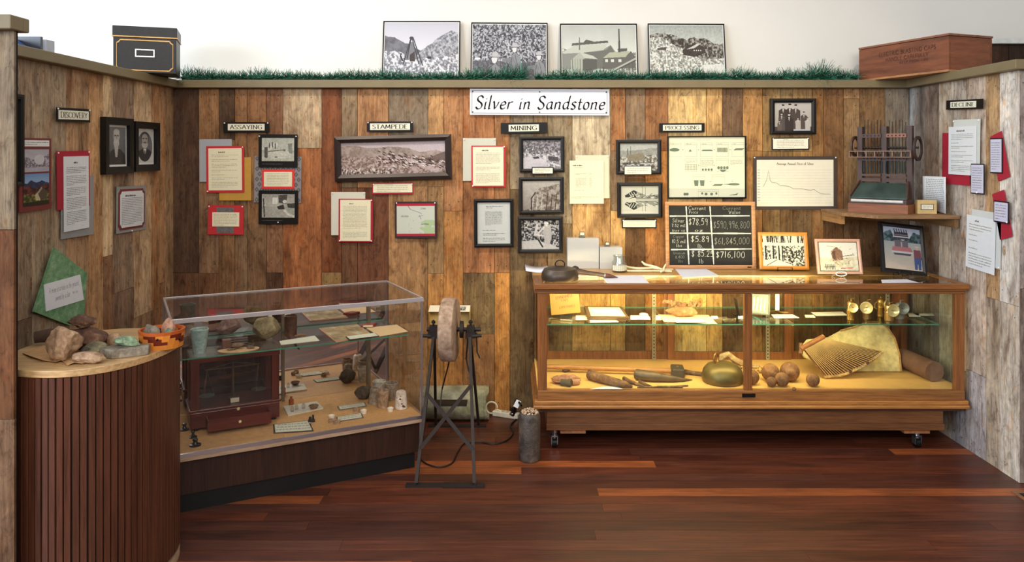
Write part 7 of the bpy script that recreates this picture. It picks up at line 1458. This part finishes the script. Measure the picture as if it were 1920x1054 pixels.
# four posters leaning on the gallery wall
for i, (x0, x1, yt, cv, lb) in enumerate(((716, 862, 40, P_headframe(), 'black framed grey photo of a headframe in a rocky valley, first above the boards'), (882, 1027, 43, P_rockmen(), 'black framed grey photo of miners seated against a rock face, above the boards'), (1051, 1197, 45, P_mill(), 'black framed grey photo of a mill with two chimneys, above the boards'), (1217, 1362, 45, P_townslope(), 'black framed grey photo of buildings on a rocky slope, above the boards'))):
    Yb_ = 4.915; s_ = Yb_/F; w = (x1-x0)*s_; z0 = CT+.001; h = (CZ-(yt-HY)*4.975/F)-z0; tl = math.degrees(math.atan2(.068, h))
    t_ = thing('leaning_picture', lb, 'picture', (((x0+x1)/2-CX)*s_, Yb_, z0), rot=(Matrix.Rotation(-R(tl), 3, 'X') @ Matrix.Rotation(R(.3*(i % 2)), 3, 'Y')).to_euler())
    h /= math.cos(R(tl)); fr = ring(t_, 'frame', w, h, .007, .012, BLACK, .001); fr.location.z = h/2; bk_ = card(t_, 'backing', -w/2+.002, w/2-.002, -h/2+.002, h/2-.002, 0, .005, PBLK); bk_.location.z = h/2
    mt_ = card(t_, 'white_border', -w/2+.007, w/2-.007, -h/2+.007, h/2-.007, .005, .0065, WHITE); mt_.location.z = h/2; pc = picture(t_, w-.022, h-.022, -.0075, cv, name='photograph', rough=.6); pc.location.z = h/2
# garland strands
def garland(label, x0, x1, seed, bulge):
    r = random.Random(seed); b = B(); L = x1-x0; N = int(L*2300); spine = []
    gc = [lin(c) for c in ((24, 78, 60), (30, 96, 76), (18, 60, 44), (60, 130, 108), (44, 88, 60), (90, 150, 130))]
    for k in range(N):
        u = r.random(); x = x0+L*u; rad = .047+.009*math.sin(x*9+seed)+.006*math.sin(x*23)
        for bx_, ba in bulge: rad += ba*math.exp(-((x-bx_)/.07)**2)
        a = r.uniform(-.25*PI, 1.1*PI); ln = rad*r.uniform(.75, 1.35); cy_ = 4.822+.012*math.sin(x*7); cz_ = CT+.020
        d = Vector((r.gauss(0, .55), -math.cos(a), math.sin(a))).normalized()
        p = Vector((x, cy_, cz_)); e_ = p+d*ln
        if e_.z < CT+.003 and e_.y > YB-.045: e_.z = CT+.004
        if e_.y > 4.90: e_.y = 4.90
        sd = d.cross(Vector((r.gauss(0, 1), r.gauss(0, 1), r.gauss(0, 1)))).normalized()*.0021
        c = r.choice(gc); b.grp([p-sd, p+sd, e_+sd*.3, e_-sd*.3], [(0, 1, 2, 3)], col=c)
    t = thing('garland', label, 'garland', (0, 0, 0)); b.out('needles', colmat(.6, 'green_needles'), t)
    B().tube([(x0+L*k/20, 4.822+.012*math.sin((x0+L*k/20)*7), CT+.012) for k in range(21)], .007, 6).out('wire_core', pm((40, 60, 40), .6), t)
xx = lambda px: (px-CX)*4.84/F
garland('dark green artificial pine garland on the cap from the tin box to the banner', xx(345), xx(985), 3, [(xx(358), .030), (xx(380), .02), (xx(962), .036), (xx(978), .02)])
garland('dark green artificial pine garland on the cap from the banner to the wooden crate', xx(1004), xx(1606), 4, [(xx(1390), .01), (xx(1385), .014), (xx(1528), .034), (xx(1545), .02), (xx(1592), .02)])
# blue framed thing beyond the left partition
t_ = thing('blue_picture', 'blue-black picture panel lying tilted on the cap beyond the left partition', 'picture', (-2.20, 3.28, CT+.001), rot=(0, R(-0), PI/2))
t_.scale = (1.1, 1, 1.35)
b = B().grp([(0, .0, 0), (.30, .0, 0), (.30, .10, .055), (0, .10, .062), (0, .004, .0), (.30, .004, 0), (.30, .104, .055), (0, .104, .062)], [(0, 1, 2, 3), (4, 5, 6, 7), (0, 1, 5, 4), (1, 2, 6, 5), (2, 3, 7, 6), (3, 0, 4, 7)])
b.out('panel', pm((66, 98, 150), .3, var=.2, vs=6), t_); B().box(.29, .306, -.006, .10, 0, .066).out('edge', pm((40, 40, 52), .3), t_); B().box(.34, .40, .0, .03, 0, .062).out('clip_box', pm((180, 184, 196), .4), t_)
